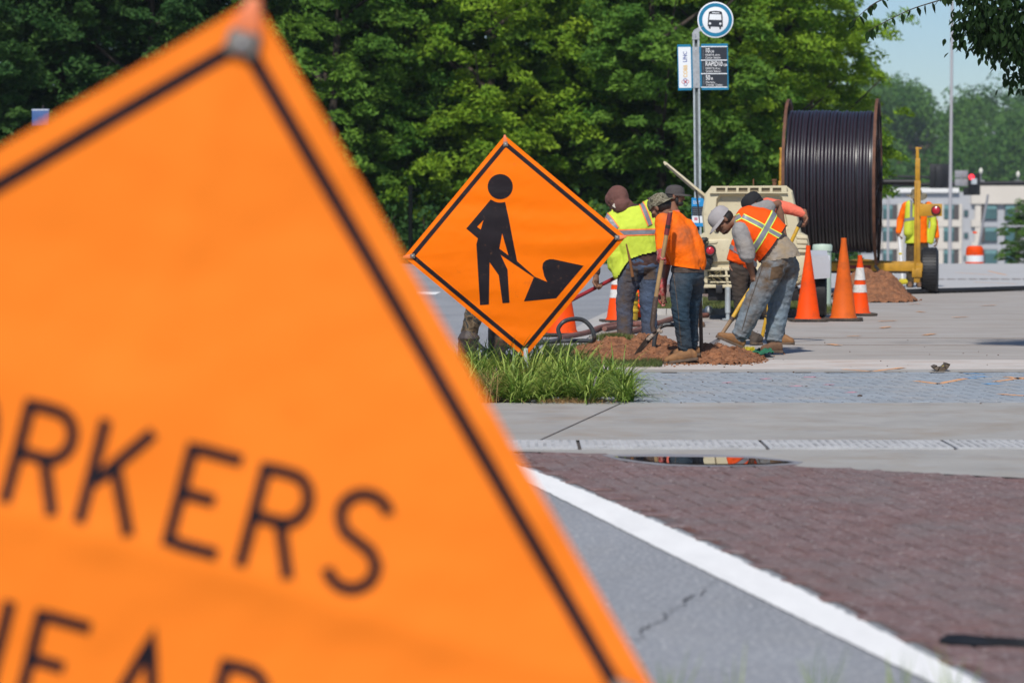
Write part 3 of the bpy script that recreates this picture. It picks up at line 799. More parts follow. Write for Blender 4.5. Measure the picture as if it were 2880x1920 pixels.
# lower timetable panel on the same post
D3 = 41.0
def c3(x, y, dy=0.0): return P(1840 + x / 3.733, 440 + y / 3.733, DB + dy)
mb = MB(); mb.prism([c3(x, y, -0.024) for x, y in ((392, 434), (522, 440), (522, 735), (396, 735))], (0, 0.006, 0)); tp = mb.build('timetable_panel', M('bright_blue_sign', (0.02, 0.25, 0.55), 0.45), stop, smooth=False)
mb = MB(); flat(mb, [(396, 524), (520, 526), (520, 624), (397, 622)], -0.026, c3); mb.build('route_plate', char_s, tp, smooth=False)
mb = MB(); flat(mb, [(397, 624), (520, 626), (520, 698), (398, 696)], -0.026, c3); mb.build('panel_face', white_s, tp, smooth=False)
for k, t in enumerate(('BUS STOP', 'NUMBER')):
    text(t, 408, 478 + k * 20, 13, wt, tp, -0.027, fn=c3, px=3.733, sx=0.9, bold=0.02)
mb = MB()
for k in range(4): flat(mb, [(402, 538 + k * 22), (500, 539 + k * 22), (500, 544 + k * 22), (402, 543 + k * 22)], -0.027, c3)
mb.build('lettering', dimt, tp, smooth=False)
mb = MB(); flat(mb, [(420, 640), (455, 640), (455, 672), (420, 672)], -0.027, c3); mb.build('logo_mark', M('pink_lettering', (0.55, 0.2, 0.25), 0.5), tp, smooth=False)
# ------------------------------------------------------------------ traffic cones
def cone_mat(name, col, d): return M(name, col, 0.6, 0.12, 3, 0.1, 60, spec=.15, dirt=[((0.24, 0.075, 0.03), 5, 0.5, 0.72, d), ((0.05, 0.03, 0.02), 16, 0.66, 0.76, d)], trans=0.08)
cone_bright = cone_mat('cone_orange', (0.86, 0.072, 0.003), 0.6)
cone_dull = cone_mat('cone_faded_orange', (0.66, 0.115, 0.012), 0.6)
white_band = M('reflective_white_band', (0.62, 0.60, 0.57), 0.5, 0.08, 5, dirt=((0.36, 0.28, 0.2), 18, 0.5, 0.68, 0.7))
base_rub = M('cone_base_rubber', (0.045, 0.036, 0.03), 0.8, 0.4, 9, dirt=((0.20, 0.13, 0.08), 12, 0.5, 0.7, 0.5))
def make_cone(h, rb, rt, mat, label, bands=(), base=0.36, group='traffic cones around the dig'):
    root = thing('traffic_cone', label, 'cone', (0, 0, 0), group)
    mb = MB()
    pts = [(base / 2 * c, base / 2 * s) for c, s in ((-1, -.8), (-.8, -1), (.8, -1), (1, -.8), (1, .8), (.8, 1), (-.8, 1), (-1, .8))]
    mb.prism([V((x, y, 0.006)) for x, y in pts], (0, 0, 0.028)); mb.build('cone_base', base_rub, root, bevel=0.005)
    mb = MB(); mb.lathe([(rb + 0.02, 0.034), (rb, 0.06), (rb - (rb - rt) * 0.5, h * .5), (rt, h - 0.05), (rt, h), (rt - .012, h), (rt - .012, h - .03), (rt - .013, h - .1)], 28)
    body = mb.build('cone_body', mat, root, ang=50)
    for z0, z1 in bands:
        r = lambda z: rb - (rb - rt) * (z - 0.06) / (h - 0.11) + 0.003
        mb = MB(); mb.lathe([(r(z0), z0), (r(z1), z1)], 28); mb.build('reflective_band', white_band, root)
    return root
def at_px(o, px, py, rz=0.0, dz=0.0):
    g = G(px, py); o.location = (g.x, g.y, dz + (0.008)); o.rotation_euler.z = rz; return o
at_px(make_cone(0.93, 0.145, 0.028, cone_bright, 'plain bright orange cone beside the compressor fender', base=0.46), 2272, 905, 0.06)
at_px(make_cone(1.02, 0.155, 0.035, cone_dull, 'tallest faded scuffed orange cone between the plain cone and the banded cone', base=0.48), 2372, 903, -0.1)
c_ = make_cone(0.78, 0.125, 0.03, cone_bright, 'orange cone with two dirty white bands in front of the soil heap', ((0.30, 0.40), (0.46, 0.62)), base=0.40)
at_px(c_, 2418, 889, 0.1)
c4 = copy_tree(c_); at_px(c4, 1735, 908, 0.1); c4['label'] = 'orange cone with white bands left of the neon vest worker legs'
at_px(make_cone(0.93, 0.17, 0.035, cone_bright, 'orange cone partly hidden behind the digging man sign', base=0.46), 1578, 945, 0.2)
at_px(make_cone(0.72, 0.12, 0.03, cone_bright, 'orange cone behind the yellow drum and the workers', base=0.36), 1800, 900, 0.2)

# yellow drum
yel = M('yellow_plastic', (0.62, 0.42, 0.03), 0.5, 0.1, 5, dirt=((0.25, 0.15, 0.05), 9, 0.5, 0.7, 0.4))
g = G(1762, 903); drum = thing('plastic_drum', 'yellow ribbed plastic drum seen between the legs of the neon vest worker', 'drum', (g.x, g.y, 0))
mb = MB(); mb.lathe([(0.13, 0.0), (0.14, 0.02), (0.14, 0.1), (0.152, 0.11), (0.152, 0.13), (0.14, 0.14), (0.14, 0.2), (0.152, 0.21), (0.152, 0.23), (0.14, 0.24), (0.14, 0.31), (0.15, 0.32), (0.15, 0.34), (0.10, 0.36), (0, 0.365)], 24, (g.x, g.y, 0.01)); mb.build('drum_body', yel, drum, ang=40)
mb = MB(); mb.lathe([(0.153, 0.25), (0.153, 0.30)], 24, (g.x, g.y, 0.01)); mb.build('printed_band', M('dark_print', (0.08, 0.07, 0.03), 0.6, 0.6, 60), drum)

# ------------------------------------------------------------------ air compressor on its trailer
tan_m = M('beige_plastic_canopy', (0.56, 0.49, 0.325), 0.5, 0.05, 2.5, 0.06, 90, dirt=[((0.36, 0.27, 0.16), 2.6, 0.5, 0.75, 0.5), ((0.22, 0.16, 0.10), 11, 0.64, 0.76, 0.5)])
tan_d = M('beige_recess', (0.46, 0.385, 0.235), 0.55, 0.05, 2.5, dirt=((0.30, 0.24, 0.15), 5, 0.5, 0.7, 0.5))
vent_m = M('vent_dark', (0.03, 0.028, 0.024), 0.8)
DC = 37.0; sC = FPX / DC
comp = thing('air_compressor', 'beige towable air compressor with its side hatch propped open', 'compressor', (P(2119, 900, DC).x, DC + 1.1, 0))
def c4_(x, y, dy=0.0): return P(1840 + x / 3.733, 440 + y / 3.733, DC + dy)
sec = [(600, 315), (1385, 308), (1452, 362), (1505, 600), (1545, 800), (1612, 835), (1628, 925), (1608, 1060), (1592, 1080), (1566, 1335), (1440, 1380), (640, 1385), (515, 1340), (488, 1080), (470, 1060), (452, 925), (468, 838), (520, 800), (500, 600), (538, 385)]
# lofted canopy: rear face slightly bowed, front end closed
mb = MB(); n = len(sec); ctr = V((1040, 860))
rings = []
for dy, k in ((0.02, 0.965), (0.06, 1.0), (0.6, 1.01), (1.6, 1.01), (2.1, 0.98), (2.2, 0.9)):
    rings.append([c4_(ctr.x + (x - ctr.x) * k, ctr.y + (y - ctr.y) * k, 0) + V((0, dy, 0)) for x, y in sec])
mb.add([q for r in rings for q in r], [(i * n + j, i * n + (j + 1) % n, (i + 1) * n + (j + 1) % n, (i + 1) * n + j) for i in range(len(rings) - 1) for j in range(n)])
k0 = len(rings) - 1
tri = tessellate_polygon([rings[-1]]); mb.add(rings[-1], [tuple(t) for t in tri])
# rear face with a real recess: outer ring to recess ring, bevel inward, back plate
rec = [(690, 402), (1310, 400), (1345, 430), (1388, 640), (1405, 745), (1385, 770), (640, 770), (618, 745), (640, 600), (655, 440)]
inn = [(1040 + (x - 1040) * 0.955, 585 + (y - 585) * 0.90) for x, y in rec]
outer = rings[0]
recO = [c4_(x, y) + V((0, 0.012, 0)) for x, y in rec]; recI = [c4_(x, y) + V((0, 0.075, 0)) for x, y in inn]
tri = tessellate_polygon([outer, recO]); mb.add(outer + recO, [tuple(t) for t in tri])
m_ = len(rec)
mb.add(recO + recI, [(j, (j + 1) % m_, m_ + (j + 1) % m_, m_ + j) for j in range(m_)])
tri = tessellate_polygon([recI]); mb.add(recI, [tuple(t) for t in tri])
can = mb.build('canopy', tan_m, comp, ang=28)
bmx = bmesh.new(); bmx.from_mesh(can.data); bmesh.ops.remove_doubles(bmx, verts=bmx.verts, dist=0.0008); bmesh.ops.recalc_face_normals(bmx, faces=bmx.faces); bmx.to_mesh(can.data); bmx.free(); can.data.set_sharp_from_angle(angle=R(28))
# raised top rail with six vent slots
mb = MB(); 
xs_ = [(655, 748), (772, 864), (890, 982), (1008, 1098), (1128, 1216), (1245, 1336)]
for x0, x1 in zip([600] + [b for a, b in xs_], [a for a, b in xs_] + [1392]):
    mb.prism([c4_(x0, 330, -0.022), c4_(x1, 330, -0.022), c4_(x1, 372, -0.022), c4_(x0, 372, -0.022)], (0, 0.045, 0))
mb.prism([c4_(600, 312, -0.022), c4_(1392, 308, -0.022), c4_(1398, 329.6, -0.022), c4_(596, 329.6, -0.022)], (0, 0.05, 0))
mb.prism([c4_(590, 372.5, -0.022), c4_(1400, 372.5, -0.022), c4_(1404, 388, -0.022), c4_(586, 388, -0.022)], (0, 0.05, 0))
mb.build('top_rail', tan_m, comp, smooth=False)
for a, b in xs_:
    mb = MB(); mb.prism([c4_(a, 331, 0.004), c4_(b, 331, 0.004), c4_(b, 371.5, 0.004), c4_(a, 371.5, 0.004)], (0, 0.012, 0)); mb.build('vent', M('vent_shade', (0.20, 0.16, 0.10), 0.8), comp, smooth=False)
# raised lower panel, bumper louvres, corner steps
def rpanel(pts, dy, th, name, mat, bev=0.012, par=comp):
    mb = MB(); mb.prism([c4_(x, y, dy) for x, y in pts], (0, th, 0)); return mb.build(name, mat, par, bevel=bev, seg=3)
rpanel([(560, 872), (780, 866), (812, 890), (812, 1080), (790, 1108), (600, 1112), (566, 1090)], -0.022, 0.06, 'lower_panel', tan_m)
rpanel([(575, 885), (660, 882), (672, 898), (655, 916), (572, 918)], -0.034, 0.02, 'panel_boss', tan_m, 0.006)
for y0, y1 in ((830, 868), (872, 920), (926, 968), (974, 1010)):
    rpanel([(1490, y0), (1604, y0 + 4), (1612, y1), (1500, y1)], -0.016, 0.05, 'corner_step', tan_m, 0.008)
rpanel([(1385, 1030), (1590, 1050), (1560, 1330), (1420, 1340)], -0.012, 0.05, 'corner_panel', tan_m, 0.012)
rpanel([(560, 1165), (1380, 1165), (1395, 1200), (548, 1200)], -0.05, 0.07, 'bumper_bar', tan_m, 0.008)
rpanel([(585, 1246), (1390, 1246), (1385, 1266), (570, 1266)], -0.055, 0.07, 'bumper_bar', tan_m, 0.006)
rpanel([(590, 1312), (1400, 1312), (1400, 1330), (590, 1330)], -0.055, 0.07, 'bumper_bar', tan_m, 0.006)
rpanel([(530, 1345), (1420, 1345), (1400, 1378), (525, 1380)], -0.06, 0.08, 'bumper_bar', tan_m, 0.006)
for x in (760, 850, 1040, 1230):
    rpanel([(x - 14, 1200), (x + 10, 1200), (x + 30, 1345), (x + 4, 1345)], -0.045, 0.06, 'bumper_rib', tan_m, 0.004)
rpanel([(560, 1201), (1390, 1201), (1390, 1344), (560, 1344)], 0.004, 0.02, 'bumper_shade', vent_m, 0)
# round plate + latch in the recess, rivets
for x, y, r_ in ((655, 760, 0.036),):
    mb = MB(); mb.lathe([(r_, 0), (r_, 0.008), (r_ * .8, 0.012), (0, 0.012)], 20, c4_(x, y, 0.004), rotX); mb.build('filler_cap', tan_m, comp)
for x, y in ((705, 455), (882, 450), (1060, 450), (1240, 450)):
    mb = MB(); mb.ell(c4_(x, y, 0.068), 0.008, 0.006, 0.008, n=8); mb.build('rivet', grey_metal, comp)
# tail lamp in a torn rubber housing
mb = MB(); c = c4_(596, 990, -0.10)
mb.lathe([(0.070, -0.02), (0.074, 0.03), (0.058, 0.045), (0.052, 0.040)], 24, c, rotX); tl = mb.build('tail_lamp', black_rubber, comp)
mb = MB(); mb.lathe([(0.052, 0.036), (0.045, 0.046), (0.022, 0.053), (0, 0.055)], 24, c, rotX)
mb.build('lens', M('red_lens', (0.42, 0.008, 0.02), 0.25, 0.2, 40, spec=0.6, coat=0.5), tl)
mb = MB(); rng = random.Random(3)
for x, y, sx, sy in ((530, 880, .05, .03), (545, 1050, .045, .08), (590, 1085, .04, .06), (560, 1140, .05, .05), (525, 920, .03, .06), (510, 980, .03, .09)):
    mb.ell(c4_(x - 6, y, -0.06), sx * 1.3, 0.05, sy * 1.25, Matrix.Rotation(rng.uniform(-.5, .5), 3, 'Y'), n=8)
mb.build('lamp_bracket', black_rubber, comp)
rpanel([(495, 860), (560, 850), (575, 880), (520, 900)], -0.07, 0.02, 'torn_rubber', black_rubber, 0.003)
# left: hatch hinged on the roof edge, gas strut
mb = MB()
hp = [(78, 48), (98, 54), (528, 395), (520, 465), (500, 462), (478, 420), (346, 330), (118, 160), (92, 110)]
hp = [(76, 60), (90, 46), (526, 402), (522, 456), (360, 322), (116, 108), (92, 92)]
mb.prism([c4_(x, y, 0.25) for x, y in hp], (0, 0.55, 0)); hatch = mb.build('hatch', tan_m, comp, bevel=0.01)
mb = MB(); mb.prism([c4_(x, y, 0.235) for x, y in ((98, 92), (118, 84), (510, 420), (508, 452), (360, 324), (116, 110))], (0, 0.014, 0)); mb.build('hatch_lining_shade', M('lining_shade_grey', (0.10, 0.088, 0.07), 0.9), hatch, smooth=False)  # lining widened and coloured dark to put shade on the hatch underside
mb = MB(); mb.tube([c4_(425, 352, 0.22), c4_(447, 520, 0.22)], 0.012, 8); mb.tube([c4_(447, 515, 0.22), c4_(462, 700, 0.22)], 0.007, 8); mb.build('gas_strut', black_rubber, comp)
# exhaust stub, aerial
mb = MB(); q = c4_(1214, 300, 0.7); mb.lathe([(0.026, -0.12), (0.026, 0.05), (0.034, 0.052), (0.036, 0.07), (0.028, 0.074)], 16, q); mb.build('exhaust_stub', M('rusty_pipe', (0.14, 0.06, 0.03), 0.85, 0.4, 20), comp)
mb = MB(); q = c4_(994, 300, 0.7); mb.tube([q - V((0, 0, .1)), q + V((0, 0, 0.075))], 0.008, 6); mb.build('lifting_pin', MATS['rusty_pipe'], comp)
# chassis, axle, fenders, wheels, jack leg
mb = MB(); xc = c4_(1040, 1400).x
for dx in (-0.42, 0.42): mb.box((xc + dx, DC + 1.0, 0.40), (0.08, 2.5, 0.10))
mb.box((xc, DC + 0.1, 0.38), (1.0, 0.08, 0.09)); mb.box((xc, DC + 1.0, 0.34), (1.6, 0.07, 0.07)); mb.box((xc, DC + 0.9, 0.33), (1.12, 1.7, 0.16))  # the wide last box is added, standing in for the darkness below the canopy
mb.build('chassis', black_rubber, comp, bevel=0.006)
for sgn in (-1, 1):
    x = xc + sgn * 0.83
    mb = MB(); q = V((x, DC + 1.0, 0.335)); ry = Matrix.Rotation(R(90), 3, 'Y')
    mb.lathe([(0.20, -0.09), (0.30, -0.095), (0.328, -0.07), (0.332, 0), (0.328, 0.07), (0.30, 0.095), (0.20, 0.09)], 32, q, ry, closed=True); wh = mb.build('wheel', black_rubber, comp)
    mb = MB(); mb.lathe([(0.0, -0.05), (0.06, -0.06), (0.08, -0.03), (0.19, -0.04), (0.202, -0.085), (0.202, 0.085), (0.19, 0.04), (0.08, 0.03), (0.06, 0.06), (0, 0.05)], 24, q, ry); mb.build('rim', grey_metal, wh)
    mb = MB(); f = [(-0.42, 0.52), (-0.40, 0.70), (-0.26, 0.80), (0.26, 0.80), (0.42, 0.68), (0.44, 0.52)]
    w2 = 0.13
    mb.add([V((x - w2, DC + 1.0 + a, b)) for a, b in f] + [V((x + w2, DC + 1.0 + a, b)) for a, b in f], [(i, i + 1, 7 + i, 6 + i) for i in range(5)])
    mb.add([V((x + w2 * s2, DC + 1.0 + a, b)) for s2 in (1,) for a, b in f + [(0.3, 0.60), (0.2, .7), (-0.2, .7), (-0.32, .56)]], [(0, 1, 2, 8, 9), (2, 3, 7, 8), (3, 4, 5, 6, 7)])
    mb.add([V((x - w2, DC + 0.58, 0.80)), V((x + w2 - 0.03, DC + 0.58, 0.80)), V((x + w2, DC + 0.58, 0.72)), V((x + w2, DC + 0.58, 0.52)), V((x - w2, DC + 0.58, 0.50))], [(0, 1, 2, 3, 4)])
    mb.add([V((x - w2, DC + 0.58, 0.80)), V((x + w2 - 0.03, DC + 0.58, 0.80)), V((x + w2 - 0.03, DC + 1.0, 0.86)), V((x - w2, DC + 1.0, 0.86))], [(0, 1, 2, 3)])
    mb.build('fender', M('pale_grey_fender', (0.42, 0.43, 0.47), 0.5, 0.06, 4, dirt=((0.3, 0.26, 0.22), 6, 0.55, 0.75, 0.4)), comp, smooth=False)
for px in (2048,):
    q = P(px, 880, 36.95); mb = MB(); mb.tube([V((q.x, q.y, 0.10)), V((q.x, q.y, 0.42))], 0.035, 14); mb.tube([V((q.x, q.y, 0.02)), V((q.x, q.y, 0.12))], 0.024, 12); mb.lathe([(0.07, 0.014), (0.07, 0.03), (0, 0.032)], 14, (q.x, q.y, 0)); mb.build('jack_leg', galv, comp)
# wisps of dry weed caught on the bumper
mb = MB(); rng = random.Random(5)
for i in range(16):
    x = rng.uniform(560, 860); y = rng.uniform(1180, 1330); q = c4_(x, y, -0.08)
    mb.tube([q, q + V((rng.uniform(-.04, .04), -0.02, rng.uniform(-.02, .05))), q + V((rng.uniform(-.09, .09), -0.015, rng.uniform(-.07, .03)))], 0.0035, 4)
for i in range(6):
    x = rng.uniform(1440, 1540); q = c4_(x, 1330 - (x - 1440) * .8, -0.07); mb.tube([q, q + V((0.05, 0, rng.uniform(0, .04))), q + V((0.12, 0, rng.uniform(0, .05)))], 0.003, 4)
tag(mb.build('dry_weed', M('dry_weed', (0.25, 0.20, 0.09), 0.9), comp), kind='stuff')
comp.rotation_euler.z = R(-4.7); comp.location.x += 0.09
# pale green utility pedestal
q = P(2312, 900, 41.5); ped = thing('utility_pedestal', 'pale green round capped utility pedestal behind the cones', 'pedestal', (q.x, q.y, 0))
pg = M('pale_green_plastic', (0.46, 0.56, 0.46), 0.5, 0.05, 4)
mb = MB(); mb.lathe([(0.125, 0), (0.125, 0.86)], 28, (q.x, q.y, 0)); mb.build('pedestal_body', pg, ped)
mb = MB(); mb.lathe([(0.138, 0.80), (0.138, 0.87), (0.128, 0.89), (0.0, 0.90)], 28, (q.x, q.y, 0)); mb.build('pedestal_cap', pg, ped, ang=50)
# crushed clear bottle in the verge grass
q = P(1993, 858, 38.75); mb = MB(); mb.ell((q.x, q.y, 0.075), 0.055, 0.05, 0.055, n=10); o = mb.build('bottle_bottom', M('clear_plastic', (0.72, 0.75, 0.76), 0.25, 0.2, 40, 0.8, 60)); tag(o, 'crumpled clear plastic bottle lying in the verge grass', 'bottle')
o.name = 'plastic_bottle'

# ------------------------------------------------------------------ cable reel and its trailer
rust = M('rusty_steel', (0.125, 0.055, 0.032), 0.8, 0.35, 7, 0.2, 60, dirt=((0.06, 0.03, 0.025), 5, 0.5, 0.7, 0.7))
ytr = M('trailer_yellow', (0.46, 0.235, 0.015), 0.55, 0.2, 4, dirt=((0.20, 0.10, 0.02), 6, 0.5, 0.75, 0.7))
cable_m = M('purple_black_conduit', (0.016, 0.015, 0.020), 0.36, 0.25, 6, spec=0.6, dirt=((0.030, 0.026, 0.026), 4, 0.55, 0.8, 0.4))
stripe_m = M('conduit_stripe', (0.05, 0.016, 0.028), 0.4)
DR = 48.5; YAW = R(-9.5)
rc = P(2343, 512, DR)
reel = thing('cable_reel', 'tall rusty steel reel wound full of black conduit', 'cable reel', rc)
reel.rotation_euler = (0, 0, YAW)
axis = Matrix.Rotation(R(90), 3, 'Y')
RF, W2 = 1.345, 0.715
def rbuild(mb, name, mat, par=None, **k):
    me = mb.mesh(name, [mat], None, k.get('smooth', True), k.get('bevel', 0), 2, k.get('ang', 40)); return link(name, me, par or reel)
for sgn in (-1, 1):
    mb = MB(); x = sgn * W2
    mb.lathe([(RF - 0.055, -0.016), (RF, -0.024), (RF, 0.024), (RF - 0.055, 0.016)], 72, (x, 0, 0), axis, closed=True)
    fl = rbuild(mb, 'flange_rim', rust, ang=30)
    mb = MB(); mb.lathe([(0.62, -0.015), (0.70, -0.02), (0.70, 0.02), (0.62, 0.015)], 40, (x + sgn * .01, 0, 0), axis, closed=True); mb.lathe([(0.08, -0.06), (0.16, -0.06), (0.16, 0.06), (0.08, 0.06)], 24, (x + sgn * .02, 0, 0), axis, closed=True); rbuild(mb, 'hub_ring', M('dark_rusty_steel', (.035, .022, .018), .8, .3, 7))
    for k in range(8):
        a = k * math.pi / 4 + 0.2
        mb = MB(); mb.bar((x + sgn * 0.012, 0.12 * math.cos(a), 0.12 * math.sin(a)), (x + sgn * 0.012, (RF - 0.05) * math.cos(a), (RF - 0.05) * math.sin(a)), 0.04, 0.04); rbuild(mb, 'spoke', M('dark_rusty_steel', (.035, .022, .018), .8, .3, 7), bevel=0.004)
mb = MB(); mb.lathe([(0.66, -W2), (0.66, W2)], 40, (0, 0, 0), axis); rbuild(mb, 'drum', rust)
NT = 25; rcab = 0.0268; RC = 1.125
mb = MB(); th = []
for j in range(96):
    a = 2 * math.pi * j / 96; th.append((0, RC * math.cos(a), RC * math.sin(a)))
vs = []; 
for j in range(96):
    a = 2 * math.pi * j / 96
    for k in range(14):
        b = 2 * math.pi * k / 14; r = RC + rcab * math.cos(b); vs.append((rcab * math.sin(b), r * math.cos(a), r * math.sin(a)))
mb.add(vs, [(j * 14 + k, j * 14 + (k + 1) % 14, ((j + 1) % 96) * 14 + (k + 1) % 14, ((j + 1) % 96) * 14 + k) for j in range(96) for k in range(14)])
tme = mb.mesh('cable_turn', [cable_m])
mb = MB(); mb.lathe([(RC + rcab * .80 + .0015, -0.003), (RC + rcab * .64 + .0015, 0.003), (RC + rcab * .5, 0.004), (RC + rcab * .5, -0.004)], 72, (0.019, 0, 0), axis, closed=True)
sme = mb.mesh('conduit_stripe', [stripe_m])
rng = random.Random(12)
cab = thing('wound_conduit', 'black ribbed conduit wound in turns around the rusty reel', 'conduit', rc); cab.rotation_euler = (0, 0, YAW)
for i in range(NT):
    x = -W2 + 0.05 + (2 * W2 - 0.10) * i / (NT - 1)
    s = 1 + rng.uniform(-.006, .006) + (0.014 if i in (13, 16) else 0.0) + (0.010 if i < 12 else -.006)
    o = link('cable_turn', tme, cab); o.location = (x + rng.uniform(-.004, .004), 0, 0); o.scale = (1, s, s); o.rotation_euler = (rng.uniform(0, 6), 0, rng.uniform(-.008, .008))
    o2 = link('conduit_stripe', sme, o)
    if i in (4, 9, 15, 20):    # lower layer shows through as slightly skewed turns
        o = link('cable_turn', tme, cab); o.location = (x + 0.03, 0, 0); o.scale = (1, s * 0.985, s * 0.985); o.rotation_euler = (0, 0, 0.02)
mb = MB(); mb.lathe([(RC - 0.05, -W2 + 0.04), (RC - 0.05, W2 - 0.04)], 60, (0, 0, 0), axis); link('inner_layers', mb.mesh('inner_layers', [cable_m]), cab)
# trailer
tz = P(2470, 818, DR)
trl = thing('reel_trailer', 'yellow steel reel trailer with upright posts carrying the cable reel', 'trailer', (rc.x, rc.y, 0)); trl.rotation_euler = (0, 0, YAW)
def tb(mb, name, mat, par=None, **k):
    me = mb.mesh(name, [mat], None, k.get('smooth', True), k.get('bevel', 0), 2, 40); return link(name, me, par or trl)
zc = rc.z
Xr = 1.36       # right upright
for sgn, xx in ((1, Xr), (-1, -0.83)):
    mb = MB(); mb.box((xx, -0.02, 0.33 + (zc + 0.02 - 0.33) / 2), (0.10, 0.12, zc + 0.02 - 0.33)); mb.box((xx - 0.03, -0.1, 1.1), (0.03, 0.05, 1.4)); tb(mb, 'upright', ytr, bevel=0.006)
    mb = MB(); mb.box((xx, -0.02, zc + 0.02 + 0.18), (0.075, 0.09, 0.36)); mb.box((xx - 0.005, -0.02, zc + 0.46), (0.05, 0.06, 0.20)); mb.box((xx + .01, -0.02, zc + .54), (0.10, 0.05, 0.03)); tb(mb, 'jack_post', ytr, bevel=0.004)
mb = MB(); mb.tube([(-0.85, 0, 0), (Xr, 0, 0)], 0.045, 16); o = tb(mb, 'shaft', black_rubber); o.location.z = zc
mb = MB(); mb.box((0.4, -0.06, 0.44), (2.1, 0.10, 0.13)); mb.box((0.4, 1.5, 0.44), (2.3, 0.10, 0.13)); mb.box((-0.75, 0.7, 0.44), (0.10, 1.6, 0.12)); mb.box((Xr - 0.1, 0.7, 0.44), (0.10, 1.6, 0.12)); tb(mb, 'frame_beam', ytr, bevel=0.006)
mb = MB(); mb.box((0.35, -0.1135, 0.44), (0.55, 0.004, 0.06)); tb(mb, 'reflective_tape', M('red_tape', (0.20, 0.02, 0.015), 0.5, 0.3, 10))
mb = MB(); mb.box((Xr, -0.04, 0.35), (0.16, 0.16, 0.15)); mb.box((Xr, -0.04, 0.26), (0.10, 0.12, 0.14)); tb(mb, 'post_foot', ytr, bevel=0.008)
mb = MB(); mb.box((Xr + 0.215, -0.08, 1.36), (0.36, 0.10, 0.20)); arm = tb(mb, 'lamp_arm', ytr, bevel=0.008)
mb = MB(); mb.lathe([(0.078, 0.0), (0.078, 0.02), (0.066, 0.026), (0.062, 0.02)], 20, (Xr + 0.30, -0.132, 1.355), rotX); l2 = tb(mb, 'tail_lamp', black_rubber)
mb = MB(); mb.lathe([(0.064, 0.018), (0.05, 0.03), (0, 0.036)], 20, (Xr + 0.30, -0.132, 1.355), rotX); tb(mb, 'lens', MATS['red_lens'], l2)
for sgn, xx in ((1, Xr + 0.195), (-1, -1.08)):
    q = (xx, 0.35, 0.375)
    mb = MB(); mb.lathe([(0.22, -0.125), (0.33, -0.135), (0.365, -0.11), (0.373, -0.04), (0.373, 0.04), (0.365, 0.11), (0.33, 0.135), (0.22, 0.125)], 40, q, axis, closed=True); wh = tb(mb, 'wheel', black_rubber)
    mb = MB()
    for k in range(44):
        a = 2 * math.pi * k / 44
        for s2 in (-0.085, -0.03, 0.03, 0.085):
            mb.box((xx + s2, 0.35 + 0.374 * math.cos(a), 0.375 + 0.374 * math.sin(a)), (0.042, 0.040, 0.012), Matrix.Rotation(a + math.pi / 2, 3, 'X'))
    tag(tb(mb, 'tread_blocks', black_rubber, wh, smooth=False), kind='stuff')
    mb = MB(); mb.lathe([(0.0, -0.06), (0.07, -0.07), (0.09, -0.04), (0.21, -0.05), (0.222, -0.11), (0.222, 0.11), (0.21, 0.05), (0.09, 0.04), (0.07, 0.07), (0, 0.06)], 24, q, axis); tb(mb, 'rim', grey_metal, wh)
mb = MB(); mb.box((0.3, 0.35, 0.37), (2.6, 0.08, 0.08)); tb(mb, 'axle', dark_metal)
mb = MB(); mb.bar((-0.4, 1.5, 0.44), (0.3, 3.2, 0.46), 0.1, 0.1); mb.bar((1.1, 1.5, 0.44), (0.35, 3.2, 0.46), 0.1, 0.1); tb(mb, 'drawbar', ytr, bevel=0.006)
mb = MB(); mb.bar((-0.62, -0.3, 0.1), (-0.58, -0.2, 0.9), 0.05, 0.05); tb(mb, 'stay', M('blue_steel', (0.16, 0.22, 0.30), 0.5), bevel=.004)
# tail of conduit from the reel to the ground and the cable across the road
mb = MB(); pts = [P(2462, 748, 47.2), P(2476, 768, 47.0), P(2500, 785, 46.8), P(2530, 803, 46.6), P(2545, 806, 46.4)]
pts[-1].z = 0.03
mb.tube(pts, 0.024, 10); tag(mb.build('conduit_tail', black_rubber), 'grey black conduit end curving from the reel down to the soil heap', 'conduit')
mb = MB(); pts = []
for px, py in ((2540, 828), (2580, 824), (2640, 822), (2700, 821), (2750, 818), (2790, 814), (2830, 815), (2880, 816), (2960, 818), (3100, 820)):
    g = G(px, py); pts.append(V((g.x, min(g.y, 50.5), 0.05)))
for i, q in enumerate(pts): q.z = 0.055
for i, (px, py) in enumerate(((2540, 828), (2580, 824), (2640, 822), (2700, 821), (2750, 818), (2790, 814), (2830, 815), (2880, 816), (2960, 818), (3100, 820))): pts[i] = P(px, py, 48.0 + 0.3 * i); pts[i].z = max(0.05, pts[i].z)
mb.tube(pts, 0.042, 10); tag(mb.build('ground_cable', black_rubber), 'thick black cable lying across the road beside the trailer tyre', 'cable')
